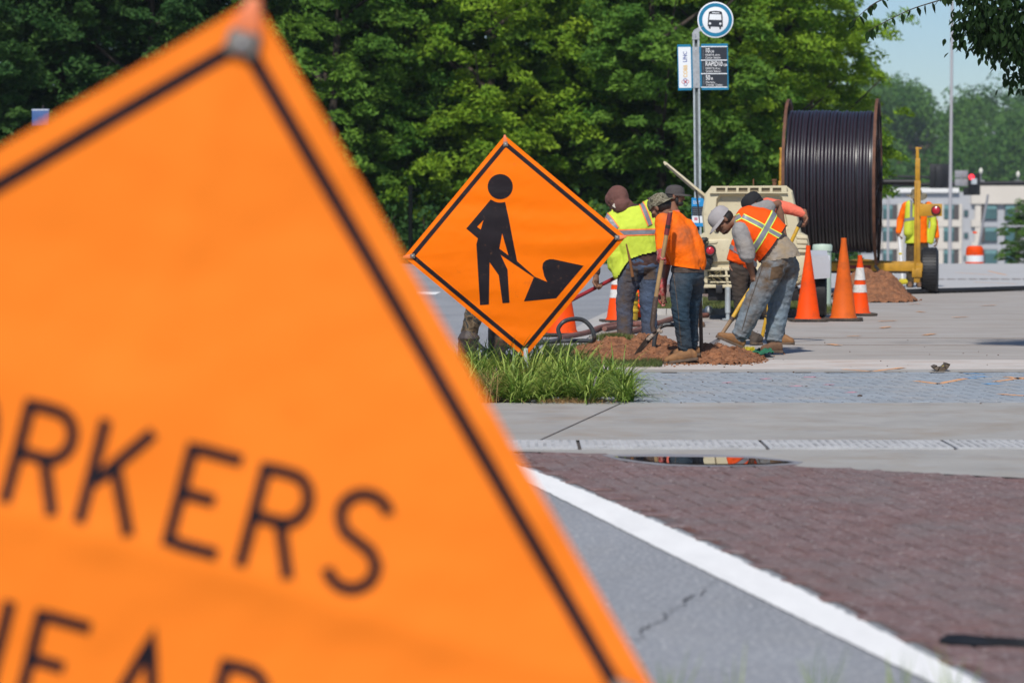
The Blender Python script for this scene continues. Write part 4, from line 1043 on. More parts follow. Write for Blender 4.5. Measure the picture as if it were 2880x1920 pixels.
# ------------------------------------------------------------------ people
def solid(mb, voxel, smooth=4, wrinkle=0.0, wscale=0.07, stretch=(1, 1, 1), fac=0.5):
    """one continuous surface from overlapping closed forms"""
    me = mb.mesh('t', [], None, smooth=False)
    o = bpy.data.objects.new('t', me); COL.objects.link(o)
    md = o.modifiers.new('r', 'REMESH'); md.mode = 'VOXEL'; md.voxel_size = voxel; md.use_smooth_shade = True
    md = o.modifiers.new('s', 'SMOOTH'); md.factor = fac; md.iterations = smooth
    e = None
    if wrinkle:
        tx = bpy.data.textures.new('w', 'CLOUDS'); tx.noise_scale = wscale; tx.noise_depth = 2
        e = bpy.data.objects.new('e', None); COL.objects.link(e); e.scale = stretch; e.rotation_euler = (0.2, 0.35, 0.1)
        md = o.modifiers.new('d', 'DISPLACE'); md.texture = tx; md.strength = wrinkle; md.mid_level = 0.5; md.texture_coords = 'OBJECT'; md.texture_coords_object = e
        md = o.modifiers.new('s2', 'SMOOTH'); md.factor = 0.4; md.iterations = 1
    dg = bpy.context.evaluated_depsgraph_get()
    out = bpy.data.meshes.new_from_object(o.evaluated_get(dg))
    bpy.data.objects.remove(o); bpy.data.meshes.remove(me)
    if e: bpy.data.objects.remove(e)
    return out
def soil_attr(me, spots, base=0.0):
    n = len(me.vertices); co = np.empty(n * 3, np.float32); me.vertices.foreach_get('co', co); co = co.reshape(-1, 3)
    a = np.full(n, base, np.float32)
    for c, r, s in spots:
        d = np.linalg.norm(co - np.array(c, np.float32), axis=1); a += s * np.exp(-(d / r) ** 2)
    at = me.attributes.new('soil', 'FLOAT', 'POINT'); at.data.foreach_set('value', np.clip(a, 0, 1).astype(np.float32))
def place(me, name, mat, parent):
    off = ORI[parent.name]
    me.transform(Matrix.Translation(-off)); me.name = name; me.materials.clear()
    me.polygons.foreach_set('use_smooth', [True] * len(me.polygons))
    return link(name, me, parent, mat)
def cut_out(me, planes, off=0.004, thick=0.003, cond=None):
    """piece of a garment bounded by planes (point, outward normal), lifted off the cloth: tape, pocket, band"""
    bm = bmesh.new(); bm.from_mesh(me)
    for co, no in planes:
        bmesh.ops.bisect_plane(bm, geom=bm.verts[:] + bm.edges[:] + bm.faces[:], plane_co=co, plane_no=no, clear_outer=True)
    bm.normal_update()
    if cond: bmesh.ops.delete(bm, geom=[f for f in bm.faces if not cond(f.calc_center_median(), f.normal)], context='FACES')
    for v in bm.verts: v.normal_update()
    ns = {v: v.normal.copy() for v in bm.verts}
    for v in bm.verts: v.co += ns[v] * off
    out = bpy.data.meshes.new('p'); bm.to_mesh(out); bm.free(); return out
def trim(me, planes):
    bm = bmesh.new(); bm.from_mesh(me)
    for co, no in planes:
        bmesh.ops.bisect_plane(bm, geom=bm.verts[:] + bm.edges[:] + bm.faces[:], plane_co=co, plane_no=no, clear_outer=True)
    bm.to_mesh(me); bm.free(); return me
def line_planes(a, b, w0, w1=None, ext=None):
    """band around the picture line a-b of a garment: planes run along the depth axis"""
    d = (b - a); n = V((-d.z, 0, d.x)).normalized(); w1 = w0 if w1 is None else w1
    pl = [(a + n * w0, n), (a - n * w1, -n)]
    if ext is not None:
        t = V((d.x, 0, d.z)).normalized(); pl += [(b + t * ext[1], t), (a - t * ext[0], -t)]
    return pl
def hand_geo(mb, wrist, f, n, curl=0.9, side=1, s=1.0, thumb=0.6):
    """f: fingers, n: palm faces, side: thumb side along f x n"""
    f = f.normalized(); n = (n - f * n.dot(f)).normalized(); t = f.cross(n) * side
    rot = Matrix((t, n, f)).transposed()
    mb.ell(wrist + f * 0.05 * s, 0.042 * s, 0.018 * s, 0.056 * s, rot, n=12)
    mb.limb([wrist - f * 0.03, wrist + f * 0.03 * s], [0.028 * s, 0.030 * s], 10)
    for i, (L, r) in enumerate(((0.070, .0098), (0.082, .0102), (0.076, .0098), (0.058, .0088))):
        p = wrist + f * (0.092 - abs(i - 1.3) * .006) * s + t * (0.031 - i * 0.0205) * s
        pts = [p - f * 0.02 * s, p]; d = f.copy(); q = p
        for k, fr in enumerate((0.45, 0.32, 0.23)):
            c = curl * (0.75 + 0.25 * k); d = (d * math.cos(c) + n * math.sin(c)).normalized()
            n2 = n; q = q + d * L * fr * s * 1.25; pts.append(q)
            nn = (n - d * n.dot(d)); 
            if nn.length > 1e-3: n = nn.normalized()
        n = rot @ V((0, 1, 0))
        mb.limb(pts, [r * s * 1.05, r * s * 1.05, r * s, r * .92 * s, r * .85 * s], 8)
    p = wrist + f * 0.028 * s + t * 0.030 * s
    d1 = (t * 0.75 + f * 0.65 + n * 0.25).normalized(); q1 = p + d1 * 0.036 * s
    d2 = (t * (0.4 - thumb * .5) + f * 0.7 + n * thumb).normalized(); q2 = q1 + d2 * 0.032 * s; q3 = q2 + (d2 + n * 0.3).normalized() * 0.024 * s
    mb.limb([p, q1, q2, q3], [0.0145 * s, 0.0125 * s, 0.0115 * s, 0.0095 * s], 8)
def head_geo(mb, c, f, u, s=1.0, beard=0):
    f = f.normalized(); u = (u - f * u.dot(f)).normalized(); r = f.cross(u)
    rot = Matrix((r, f, u)).transposed()
    q = lambda x, y, z: c + (r * x + f * y + u * z) * s
    mb.ell(q(0, -0.008, 0.028), 0.074 * s, 0.093 * s, 0.088 * s, rot, n=18)
    mb.ell(q(0, 0.022, -0.035), 0.060 * s, 0.068 * s, 0.080 * s, rot, n=16)
    mb.ell(q(0, 0.050, -0.088), 0.034 * s, 0.034 * s, 0.026 * s, rot, n=12)      # chin
    mb.ell(q(0, 0.030, -0.072), 0.052 * s, 0.048 * s, 0.036 * s, rot, n=12)      # jaw
    mb.limb([q(0, 0.082, 0.012), q(0, 0.100, -0.012), q(0, 0.106, -0.030)], [0.010 * s, 0.012 * s, 0.015 * s], 8)   # nose
    mb.ell(q(0, 0.080, 0.022), 0.052 * s, 0.014 * s, 0.011 * s, rot, n=10)       # brow
    mb.ell(q(0, 0.086, -0.056), 0.024 * s, 0.011 * s, 0.007 * s, rot, n=10)      # lips
    mb.ell(q(0, 0.084, -0.067), 0.021 * s, 0.010 * s, 0.007 * s, rot, n=10)
    for sg in (-1, 1):
        mb.ell(q(sg * 0.046, 0.058, -0.020), 0.022 * s, 0.02 * s, 0.018 * s, rot, n=10)     # cheek
        mb.ell(q(sg * 0.030, 0.074, 0.002), 0.014 * s, 0.012 * s, 0.010 * s, rot, n=8)      # lids
        e = rot @ Matrix.Rotation(sg * 0.35, 3, 'Z')
        mb.ell(q(sg * 0.078, -0.006, -0.010), 0.012 * s, 0.020 * s, 0.032 * s, e, n=10)     # ear
    return rot, q
eye_m = M('eye_dark', (0.02, 0.015, 0.012), 0.2, 0.1, 5)
def eyes(root, q, s=1.0):
    for sg in (-1, 1):
        mb = MB(); mb.ell(q(sg * 0.030, 0.084, 0.001), 0.008 * s, 0.005 * s, 0.005 * s, n=8); mb.build('eye', eye_m, root)
def cap_geo(root, name, q, rot, mat, s=1.0, brim_f=1, brim_mat=None, brim_len=0.075, grow=1.0, droop=0.18):
    g = 1.10 * grow * s
    mb = MB(); n = 20; vs = []
    prof = [(1.0, 0.0), (1.0, 0.25), (0.94, 0.55), (0.78, 0.80), (0.5, 0.95), (0.2, 1.0), (0, 1.01)]
    mb.lathe([(a, b) for a, b in prof], n)
    for i, v in enumerate(mb.v):
        mb.v[i] = q(v.x * 0.079 * g, -0.006 + v.y * 0.098 * g, 0.020 + v.z * 0.092 * g)
    c = mb.build(name, mat, root, ang=70)
    mb = MB(); top, bot = [], []
    for k in range(13):
        a = math.pi * k / 12
        x0, y0 = math.cos(a) * 0.078 * g, math.sin(a) * 0.094 * g
        w_ = math.sin(a) ** 0.7
        x1, y1 = x0 * 1.04, y0 + brim_len * w_ * s
        zd = -droop * (brim_len * w_ * s) - 0.35 * abs(x0) * 0.35
        top.append((q(x0, -0.006 + brim_f * y0, 0.024), q(x1, -0.006 + brim_f * y1, 0.020 + zd)))
    vs = [p for t in top for p in t]; up_ = rot @ V((0, 0, 0.004)); k = len(vs)
    mb.add([p + up_ for p in vs] + [p - up_ for p in vs], [(2 * i, 2 * i + 1, 2 * i + 3, 2 * i + 2) for i in range(12)] + [(k + 2 * i + 2, k + 2 * i + 3, k + 2 * i + 1, k + 2 * i) for i in range(12)] + [(2 * i + 1, k + 2 * i + 1, k + 2 * i + 3, 2 * i + 3) for i in range(12)])
    mb.build('brim', brim_mat or mat, c, ang=70)
    mb = MB(); mb.ell(q(0, -0.006, 0.022 + 0.092 * g), 0.008, 0.008, 0.005, n=8); mb.build('cap_button', mat, c)
    return c
boot_m = M('tan_leather', (0.235, 0.115, 0.045), 0.75, 0.2, 14, 0.25, 90, dirt=[((0.13, 0.07, 0.04), 12, 0.48, 0.7, 0.7)])
boot_dm = M('muddy_leather', (0.14, 0.075, 0.042), 0.85, 0.25, 14, 0.3, 80, dirt=[((0.22, 0.12, 0.065), 12, 0.48, 0.7, 0.7)])
sole_m = M('boot_sole', (0.11, 0.075, 0.052), 0.85, 0.3, 20)
lace_m = M('dark_lace', (0.025, 0.02, 0.018), 0.8)
def boot(root, heel, toe, ankle, mat, s=1.0, up=None):
    """heel/toe: sole points on the ground, ankle: top of the shaft"""
    f = (toe - heel); L = f.length; f.normalize(); u = V((0, 0, 1)) if up is None else up
    u = (u - f * u.dot(f)).normalized(); r = f.cross(u)
    p = lambda a, z: heel + f * (a * L) + u * z
    mb = MB()
    mb.loft([(p(-.02, .045), r, u, .026, .03), (p(.06, .052), r, u, .038, .045), (p(.25, .062), r, u, .042, .055), (p(.5, .055), r, u, .044, .048), (p(.75, .042), r, u, .050, .036), (p(.93, .036), r, u, .040, .028), (p(1.0, .030), r, u, .022, .018)], 16)
    a0 = p(.22, .06); mb.limb([a0, a0.lerp(ankle, .5), ankle], [.050, .048, .052], 14)
    b = place(solid(mb, 0.008, 3, 0.006, 0.03), 'boot', mat, root)
    mb = MB(); pts = [(-.04, .030), (.0, .040), (.2, .040), (.4, .034), (.62, .046), (.82, .046), (.96, .030), (1.02, .012)]
    out = [p(a, 0.0) + r * w_ for a, w_ in pts] + [p(a, 0.0) - r * w_ for a, w_ in reversed(pts)]
    mb.prism(out, u * 0.026); mb.build('sole', sole_m, b, bevel=0.004)
    mb = MB()
    for k in range(4): mb.limb([p(.34 + k * .06, .105 - k * .012) - r * .030, p(.36 + k * .06, .112 - k * .012), p(.34 + k * .06, .105 - k * .012) + r * .030], [.005] * 3, 6)
    mb.build('laces', lace_m, b)
    return b
def worker(label, base, j, skin, spec):
    """j: joints in metres.  Body is one continuous surface; clothes are children."""
    root = thing('person', label, 'person', base, spec.get('group'))
    lat = (j['shR'] - j['shL']).normalized()
    def secs(k=1.0, extra=0.0, lo=0.0, hipk=1.0, bell=0.0):
        pts = []
        up = (j['neck'] - j['pelvis']).normalized()
        sh = (j['shL'] + j['shR']) / 2
        latp = (j['hipR'] - j['hipL']).normalized()
        if latp.dot(lat) < 0: latp = -latp
        def F(l, a): return l.cross(a).normalized()
        ax1 = (j['chest'] - j['waist']).normalized(); ax0 = (j['waist'] - j['pelvis']).normalized(); ax2 = (j['neck'] - j['chest']).normalized()
        ortho = lambda l, a: (l - a * l.dot(a)).normalized()
        W_ = spec.get('girth', 1.0)
        pts.append((j['pelvis'] - ax0 * lo, ortho(latp, ax0), None, (.165 + bell) * W_ * hipk + extra, (.115 + bell) * W_ * hipk + extra))
        pts.append((j['waist'], ortho(lat, ax0), None, .150 * W_ + extra, .115 * W_ + extra))
        pts.append((j['chest'], ortho(lat, ax1), None, .168 * W_ + extra, .122 * W_ + extra))
        c2_ = j['chest'].lerp(sh, .75)
        pts.append((c2_, ortho(lat, ax1), None, .165 + extra, .100 + extra))
        pts.append((sh.lerp(j['neck'], .45), ortho(lat, ax2), None, .105 + extra, .075 + extra))
        pts.append((j['neck'], ortho(lat, ax2), None, .062 + extra, .060 + extra))
        axs = [ax0, (ax0 + ax1).normalized(), ax1, ax1, ax2, ax2]
        return [(c, l, F(l, a), a_, b_) for (c, l, _, a_, b_), a in zip(pts, axs)]
    # body
    mb = MB(); mb.loft(secs(1, -0.012))
    hc, hf, hu = j['head'], j['hf'], j['hu']
    rot, q = head_geo(mb, hc, hf, hu, spec.get('hs', 1.0))
    mb.limb([j['neck'] - (j['neck'] - j['chest']).normalized() * .05, q(0, -0.022, -0.06)], [.060, .052], 14)
    for sd_ in 'LR':
        s_, e_, w_ = j['sh' + sd_], j['el' + sd_], j['wr' + sd_]
        mb.limb([s_, s_.lerp(e_, .35), e_, e_.lerp(w_, .3), w_], [.056, .048, .038, .040, .026], 12)
        hf_ = j.get('hd' + sd_, (w_ - e_)); hn = j.get('hn' + sd_, V((0, -1, 0)))
        hand_geo(mb, w_, hf_, hn, j.get('hc' + sd_, 0.9), j.get('hs' + sd_, 1))
        h_, k_, a_ = j['hip' + sd_], j['kn' + sd_], j['an' + sd_]
        mb.limb([h_, h_.lerp(k_, .4), k_, k_.lerp(a_, .35), a_], [.085, .075, .052, .052, .038], 12)
    body = place(solid(mb, 0.0065, 3), 'body', skin, root)
    eyes(root, q, spec.get('hs', 1.0))
    return root, q, rot, secs
def pants(root, j, mat, spec, r=(.10, .088, .072, .07, .066), soil=(), cuff=0.0, top=None, lo=0.06, wr=0.014, stretch=(1, 1, .45), voxel=0.009):
    mb = MB()
    up = (j['waist'] - j['pelvis']).normalized(); lat = (j['hipR'] - j['hipL']).normalized(); lat = (lat - up * lat.dot(up)).normalized(); f = lat.cross(up).normalized()
    g = spec.get('girth', 1.0)
    w0 = j['waist'] if top is None else top
    mb.loft([(j['pelvis'] - up * lo, lat, f, .12 * g, .10 * g), (j['pelvis'], lat, f, .172 * g, .130 * g), (j['pelvis'].lerp(w0, .6), lat, f, .165 * g, .125 * g), (w0, lat, f, .155 * g, .120 * g)])
    for s_ in 'LR':
        h_, k_, a_ = j['hip' + s_], j['kn' + s_], j['an' + s_]
        c_ = cuff
        pts = [h_, h_.lerp(k_, .35), h_.lerp(k_, .75), k_, k_.lerp(a_, .3), k_.lerp(a_, .7), a_]
        rr = [r[0], r[0] * .98, r[1], (r[1] + r[2]) / 2 + .002, r[2], r[3], r[4]]
        mb.limb(pts, rr, 14)
        if cuff:
            for i in range(4):
                qq = k_.lerp(a_, .80 + .075 * i); d = (a_ - k_).normalized(); x, y, z = frame(d)
                mb.ell(qq, r[4] + cuff * (1 if i % 2 else .6), r[4] + cuff * (1 if i % 2 else .6), 0.018, Matrix((x, y, z)).transposed(), n=12)
    me = solid(mb, voxel, 3, wr, 0.075, stretch)
    soil_attr(me, list(soil))
    return place(me, 'trousers', mat, root), me
def strip(me_src_obj, planes, name, mat, parent, off, cond=None):
    root_off = ORI[parent.name]
    src = me_src_obj.data.copy(); src.transform(Matrix.Translation(root_off))
    m2 = cut_out(src, planes, off, cond=cond); bpy.data.meshes.remove(src)
    if not len(m2.polygons): return None
    m2.transform(Matrix.Translation(-root_off)); m2.name = name; m2.materials.clear(); m2.polygons.foreach_set('use_smooth', [True] * len(m2.polygons))
    return link(name, m2, parent, mat)
def taped(garment, a, b, w, edge, m_in, m_edge, ext=None, cond=None, off=0.003):
    strip(garment, line_planes(a, b, w + edge, None, ext), 'tape_edging', m_edge, garment, off, cond)
    strip(garment, line_planes(a, b, w, None, ext), 'reflective_tape', m_in, garment, off + 0.002, cond)

skin_a = M('tanned_skin', (0.23, 0.105, 0.06), 0.6, 0.12, 10, spec=0.35)
skin_b = M('brown_skin', (0.205, 0.098, 0.058), 0.6, 0.15, 10, spec=0.35, dirt=((0.14, 0.075, 0.048), 9, 0.5, 0.7, 0.5))
denim = M('dark_denim', (0.016, 0.038, 0.060), 0.9, 0.3, 8, 0.9, 42, attr=(0.085, 0.058, 0.038), dirt=[((0.045, 0.068, 0.088), 6, 0.5, 0.75, 0.6)])
denim1 = M('blue_denim', (0.050, 0.080, 0.140), 0.9, 0.3, 6, 0.9, 38, attr=(0.088, 0.055, 0.032), dirt=[((0.12, 0.145, 0.18), 3, 0.4, 0.85, 0.5)])
denim3 = M('faded_denim', (0.19, 0.245, 0.29), 0.9, 0.2, 6, 1.0, 34, attr=(0.105, 0.066, 0.036), dirt=[((0.11, 0.15, 0.18), 3, 0.4, 0.8, 0.6), ((0.17, 0.11, 0.065), 4, 0.5, 0.85, 0.5)])
work_dark = M('dark_work_cloth', (0.040, 0.031, 0.026), 0.9, 0.3, 9, 0.3, 150, attr=mud_c)
lime = M('lime_vest_mesh', (0.60, 0.72, 0.07), 0.7, 0.06, 5, 0.6, 22, spec=.15, dirt=((0.42, 0.40, 0.10), 5, 0.62, 0.8, 0.5), trans=0.12)
limeE = M('lime_edging', (0.70, 0.85, 0.10), 0.7, 0.05, 5)
orangeE = M('orange_edging', (0.95, 0.22, 0.05), 0.7, 0.05, 5)
tape = M('grey_reflective_tape', (0.20, 0.205, 0.225), 0.45, 0.14, 22, 0.15, 60, spec=0.6)
vest_o = M('orange_vest_cloth', (0.92, 0.095, 0.006), 0.75, 0.06, 5, 0.6, 22, spec=.15, trans=0.1)
shirt_o = M('orange_shirt_cloth', (0.92, 0.150, 0.002), 0.8, 0.06, 5, 0.8, 26, spec=.15, attr=(0.33, 0.13, 0.065))
grey_mesh = M('grey_shirt_cloth', (0.25, 0.235, 0.225), 0.85, 0.15, 9, 0.8, 34, attr=(0.30, 0.225, 0.14))
pink_c = M('coral_shirt_cloth', (0.72, 0.145, 0.085), 0.8, 0.08, 8, 0.9, 34)
maroon = M('maroon_hood_cloth', (0.135, 0.058, 0.046), 0.9, 0.12, 8, 0.8, 32)
glove_m = M('red_work_glove', (0.36, 0.055, 0.05), 0.8, 0.35, 22, 0.2, 80, dirt=((0.42, 0.30, 0.24), 24, 0.5, 0.66, 0.8))
hair_m = M('dark_hair', (0.015, 0.011, 0.009), 0.6, 0.3, 60, 0.4, 180)
capgrey = M('pale_grey_cap_cloth', (0.33, 0.305, 0.305), 0.85, 0.1, 9, 0.25, 160, dirt=((0.25, 0.20, 0.17), 9, 0.55, 0.7, 0.6))
capdark = M('charcoal_cap_cloth', (0.06, 0.052, 0.05), 0.85, 0.15, 9)
capblack = M('black_cap_cloth', (0.012, 0.012, 0.014), 0.85, 0.15, 9)
camo_cap = camo('camouflage_cap_cloth', [(0.05, 0.042, 0.026), (0.13, 0.115, 0.07), (0.20, 0.18, 0.125), (0.10, 0.08, 0.05), (0.24, 0.22, 0.17)], 24)
camo_tr = camo('camouflage_trouser_cloth', [(0.035, 0.028, 0.018), (0.10, 0.066, 0.036), (0.17, 0.12, 0.07), (0.05, 0.05, 0.045), (0.085, 0.062, 0.036)], 13)
stitch = M('orange_stitch', (0.10, 0.065, 0.042), 0.8)
def joints(D, spec):
    j = {}
    for k, v in spec.items():
        if k in ('hf', 'hu') or k.startswith(('hd', 'hn', 'hc', 'hs')): j[k] = V(v) if hasattr(v, '__len__') else v
        else: j[k] = P(v[0], v[1], D + (v[2] if len(v) > 2 else 0))
    return j
def sleeve(mb, j, s_, frac, r=(.072, .062, .05), long=False):
    a, e, w_ = j['sh' + s_], j['el' + s_], j['wr' + s_]
    if long: mb.limb([a, a.lerp(e, .5), e, e.lerp(w_, .5), e.lerp(w_, frac)], [r[0], r[0] * .9, r[1], r[1] * .86, r[2]], 14)
    else: mb.limb([a, a.lerp(e, frac * .5), a.lerp(e, frac)], [r[0], r[1], r[2]], 14)
def pocket(garment, c, wv, hv, parent, mat, off=0.004, cond=None):
    wv, hv = V(wv), V(hv); wn, hn = wv.normalized(), hv.normalized()
    return strip(garment, [(c + wv, wn), (c - wv, -wn), (c + hv, hn), (c - hv, -hn), (c + V((0, .0, 0)), V((0, 1, 0)))], 'back_pocket', mat, garment, off, cond)

# ---- worker 1: maroon hood, neon vest, back to us
D1 = 28.4
j = joints(D1, dict(head=(1735, 563, .02), neck=(1764, 578, 0), chest=(1778, 636, .0), waist=(1798, 715, .0), pelvis=(1800, 752, 0),
    shL=(1724, 606, .02), shR=(1834, 574, .03), elL=(1672, 702, .03), elR=(1848, 668, .22), wrL=(1676, 778, -.02), wrR=(1765, 764, .33),
    hipL=(1773, 762, -.01), hipR=(1829, 760, .02), knL=(1757, 850, .02), knR=(1823, 846, .03), anL=(1757, 957, .0), anR=(1829, 960, .06),
    hf=(-.62, .62, -.48), hu=(-.25, .30, .92), hdL=(0.05, 0, -1), hnL=(.75, -.65, 0), hcL=1.25, hsL=1, hdR=(-.8, .1, -.5), hnR=(0, -.6, -.8), hcR=1.2))
b0 = G(1795, 998)
sp = dict(girth=1.04)
w1, q, rot, secs = worker('worker in maroon hood and lime safety vest, back turned, holding a red shovel handle', b0, j, skin_b, sp)
tr, _ = pants(w1, j, denim1, sp, (.108, .092, .080, .076, .078), [(P(1752, 830, D1 - .1), .16, 1.0), (P(1747, 900, D1 - .1), .16, 1.0), (P(1775, 770, D1 - .12), .09, .9), (P(1822, 930, D1 - .1), .10, .45), (P(1762, 945, D1), .12, .8), (P(1838, 770, D1 - .1), .07, .4)])
for cx, cy in ((1776, 772), (1826, 768)):
    pocket(tr, P(cx, cy, D1), (.055, 0, 0), (0, 0, .060), w1, M('pocket_denim', (0.055, 0.06, 0.075), 0.9, 0.3, 8, 0.3, 200, dirt=((0.10, 0.06, 0.035), 9, 0.4, 0.6, 0.8)))
mb = MB(); mb.loft([(a, l, f, x + .012, y + .012) for a, l, f, x, y in secs(1, 0.0, -0.01)])
sleeve(mb, j, 'L', .82, (.060, .056, .046), True); sleeve(mb, j, 'R', .85, (.074, .058, .046), True)
place(solid(mb, .010, 3, .016, .06, (1, 1, .5)), 'hoodie', M('dark_maroon_cloth', (0.05, 0.024, 0.024), 0.9, 0.2, 8, 0.3, 160, dirt=((0.10, 0.05, 0.03), 8, 0.5, 0.7, 0.6)), w1)
# hood
mb = MB(); mb.ell(q(0, -0.022, 0.020), .096, .116, .116, rot, n=18); mb.ell(q(0, -0.03, -.07), .092, .095, .085, rot, n=14); mb.limb([q(0, -.04, -.06), j['neck'] + V((.0, -.0, -.02))], [.075, .078], 14)
mb.ell(q(0, .035, .030), .085, .085, .088, rot, n=14)
hd = place(solid(mb, .009, 4, .014, .05, (1, .5, 1)), 'hood', maroon, w1)
mb = MB(); mb.limb([q(.06, .12, .02), q(.05, .135, -.01)], [.009, .008], 8); mb.build('glasses_arm', M('pale_plastic', (.45, .42, .38), .4), w1)
mb = MB(); mb.box(q(-.085, -.02, -.075), (.035, .012, .03), Matrix.Rotation(.6, 3, 'Y')); mb.build('hood_tag', M('pale_cloth', (.55, .5, .42), .8), hd)
# vest
mb = MB(); S2 = secs(1, .030, .06, 1.0, .02)
mb.loft(S2[:-1] + [(S2[-1][0] - V((0, 0, .02)), S2[-1][1], S2[-1][2], .085, .075)])
for s_ in 'LR': mb.ell(j['sh' + s_].lerp(j['chest'], .12), .082, .078, .075, n=14)
for a, b2 in (((1724, 632), (1738, 745)), ((1836, 620), (1842, 700))): mb.limb([P(*a, D1), P(*b2, D1 + .02)], [.10, .10], 14)
mb.limb([P(1735, 720, D1 - .02), P(1740, 772, D1 - .02)], [.080, .060], 14)
vm = solid(mb, .010, 4, .016, .09, (.7, .7, 1))
# hem: high over the belt at right, falling to the left front
bmv = bmesh.new(); bmv.from_mesh(vm)
def hem_z(x):   # picture hem line
    pts = [(1700, 792), (1735, 785), (1752, 752), (1772, 728), (1800, 718), (1852, 706), (1900, 700)]
    px = 1440 + x / D1 * FPX
    for (x0, y0), (x1, y1) in zip(pts[:-1], pts[1:]):
        if px <= x1: return P(px, y0 + (y1 - y0) * max(0, (px - x0)) / (x1 - x0), D1).z
    return P(px, 700, D1).z
bmesh.ops.delete(bmv, geom=[v for v in bmv.verts if v.co.z < hem_z(v.co.x)], context='VERTS')
bmv.to_mesh(vm); bmv.free()
vest = place(vm, 'vest', lime, w1)
a1 = lambda x, y: P(1600 + x * .30612, 480 + y * .30612, D1)
taped(vest, a1(520, 568), a1(800, 560), .020, .012, tape, orangeE, off=.004)
taped(vest, a1(655, 275), a1(740, 500), .018, .010, tape, orangeE, (0.03, .0), off=.006, cond=lambda c, n_: c.y < D1 + .03)
taped(vest, a1(345, 410), a1(430, 520), .018, .010, tape, orangeE, (0.03, .02), off=.006, cond=lambda c, n_: c.y < D1 + .03)
mb = MB(); mb.tube([a1(520, 670) + V((0, -.17, 0)), a1(550, 800) + V((0, -.175, 0)), a1(580, 970) + V((0, -.15, 0))], [.006, .012, .016], 8); mb.build('vest_strap', M('brown_strap', (0.20, 0.085, 0.03), .8), vest)
for s_, dx in (('L', -.02), ('R', .02)):
    a = j['an' + s_]; g = V((a.x, a.y, 0.02)); boot(w1, g + V((.0, -.10, 0)), g + V((dx, .18, 0)), a, boot_dm)

# ---- worker 2: orange shirt, camouflage cap backwards
D2 = 26.7
j = joints(D2, dict(head=(1856, 583, .02), neck=(1880, 600, 0), chest=(1903, 655, .02), waist=(1932, 738, .02), pelvis=(1935, 782, .02),
    shL=(1866, 622, -.13), shR=(1906, 620, .16), elL=(1866, 672, -.20), elR=(1880, 720, .30), wrL=(1859, 702, -.28), wrR=(1866, 800, .10),
    hipL=(1916, 790, -.06), hipR=(1949, 790, .10), knL=(1913, 868, -.10), knR=(1942, 866, .14), anL=(1927, 976, -.02), anR=(1943, 968, .22),
    hf=(-.68, .45, -.55), hu=(-.45, .25, .85), hdL=(-.25, -.55, -.8), hnL=(.9, .1, -.3), hcL=1.25, hsL=-1, hdR=(-.15, -.1, -1), hnR=(.5, -.8, 0), hcR=.35, hsR=1))
j['elL'] = P(1862, 668, D2 - .17)
b0 = G(1930, 1020)
sp = dict(girth=.98)
w2, q, rot, secs = worker('worker in dirty orange long sleeved shirt and backwards camouflage cap with shovel', b0, j, skin_b, sp)
tr, _ = pants(w2, j, denim, sp, (.106, .086, .074, .068, .066), [(P(1895, 780, D2 - .15), .10, .55), (P(1905, 960, D2 - .1), .12, .4), (P(1975, 800, D2), .10, .7), (P(1880, 850, D2 - .1), .10, .3)], wr=.022, stretch=(1, 1, .30))
pocket(tr, P(1921, 792, D2), (.050, 0, 0), (0, 0, .062), w2, denim, .004)
for a, b2 in (((1892, 765), (1903, 860)), ((1903, 860), (1915, 970))): strip(tr, line_planes(P(*a, D2), P(*b2, D2), .0022, None, (0, 0)), 'seam', stitch, tr, .003, cond=lambda c, n_: c.y < D2 and n_.y < -.2)
strip(tr, [(P(1930, 766, D2), V((0, 0, -1))), (P(1930, 752, D2), V((0, 0, 1)))], 'belt', M('brown_belt', (0.06, 0.04, 0.03), .7), tr, .004)
mb = MB(); mb.loft([(a, l, f, x + .020, y + .020) for a, l, f, x, y in secs(1, 0.0, .0)][:-1] + [(j['neck'] + V((-.01, 0, 0)), secs()[-1][1], secs()[-1][2], .07, .065)])
for s_ in 'LR': mb.ell(j['sh' + s_], .078, .078, .074, n=14)
sleeve(mb, j, 'L', .90, (.076, .066, .046), True); sleeve(mb, j, 'R', .9, (.074, .060, .046), True)
mb.limb([P(1930, 640, D2 + .05), P(1950, 695, D2 + .04), P(1955, 738, D2 + .04)], [.085, .10, .105], 14)
me = solid(mb, .010, 4, .018, .085, (.8, .8, .8))
trim(me, [(P(1930, 752, D2), V((-.14, .0, -1)).normalized())])
soil_attr(me, [(P(1930, 660, D2 - .15), .10, .85), (P(1880, 605, D2 - .2), .08, .8), (P(1960, 650, D2 - .1), .08, .8), (P(1965, 720, D2 - .1), .08, .35), (P(1910, 690, D2 - .2), .05, .3)])
shirt = place(me, 'shirt', shirt_o, w2)
cap_geo(w2, 'cap', q, rot, camo_cap, 1.0, -1, droop=.5, brim_len=.05)
mb = MB(); mb.ell(q(0, -.026, .0), .0765, .092, .078, rot, n=16); mb.build('hair', hair_m, w2)
mb = MB(); hand_geo(mb, j['wrL'], j['hdL'], j['hnL'], 1.25, -1, 1.13); place(solid(mb, .005, 2), 'glove', glove_m, w2)
mb = MB(); hand_geo(mb, j['wrR'], j['hdR'], j['hnR'], .35, 1, 1.13); place(solid(mb, .005, 2), 'glove', glove_m, w2)
boot(w2, P(1960, 1012, D2 - .02), P(1868, 1024, D2 - .06), P(1927, 975, D2 - .02), boot_m)
boot(w2, P(1968, 1000, D2 + .25), P(1880, 1008, D2 + .25), P(1943, 968, D2 + .22), boot_m)

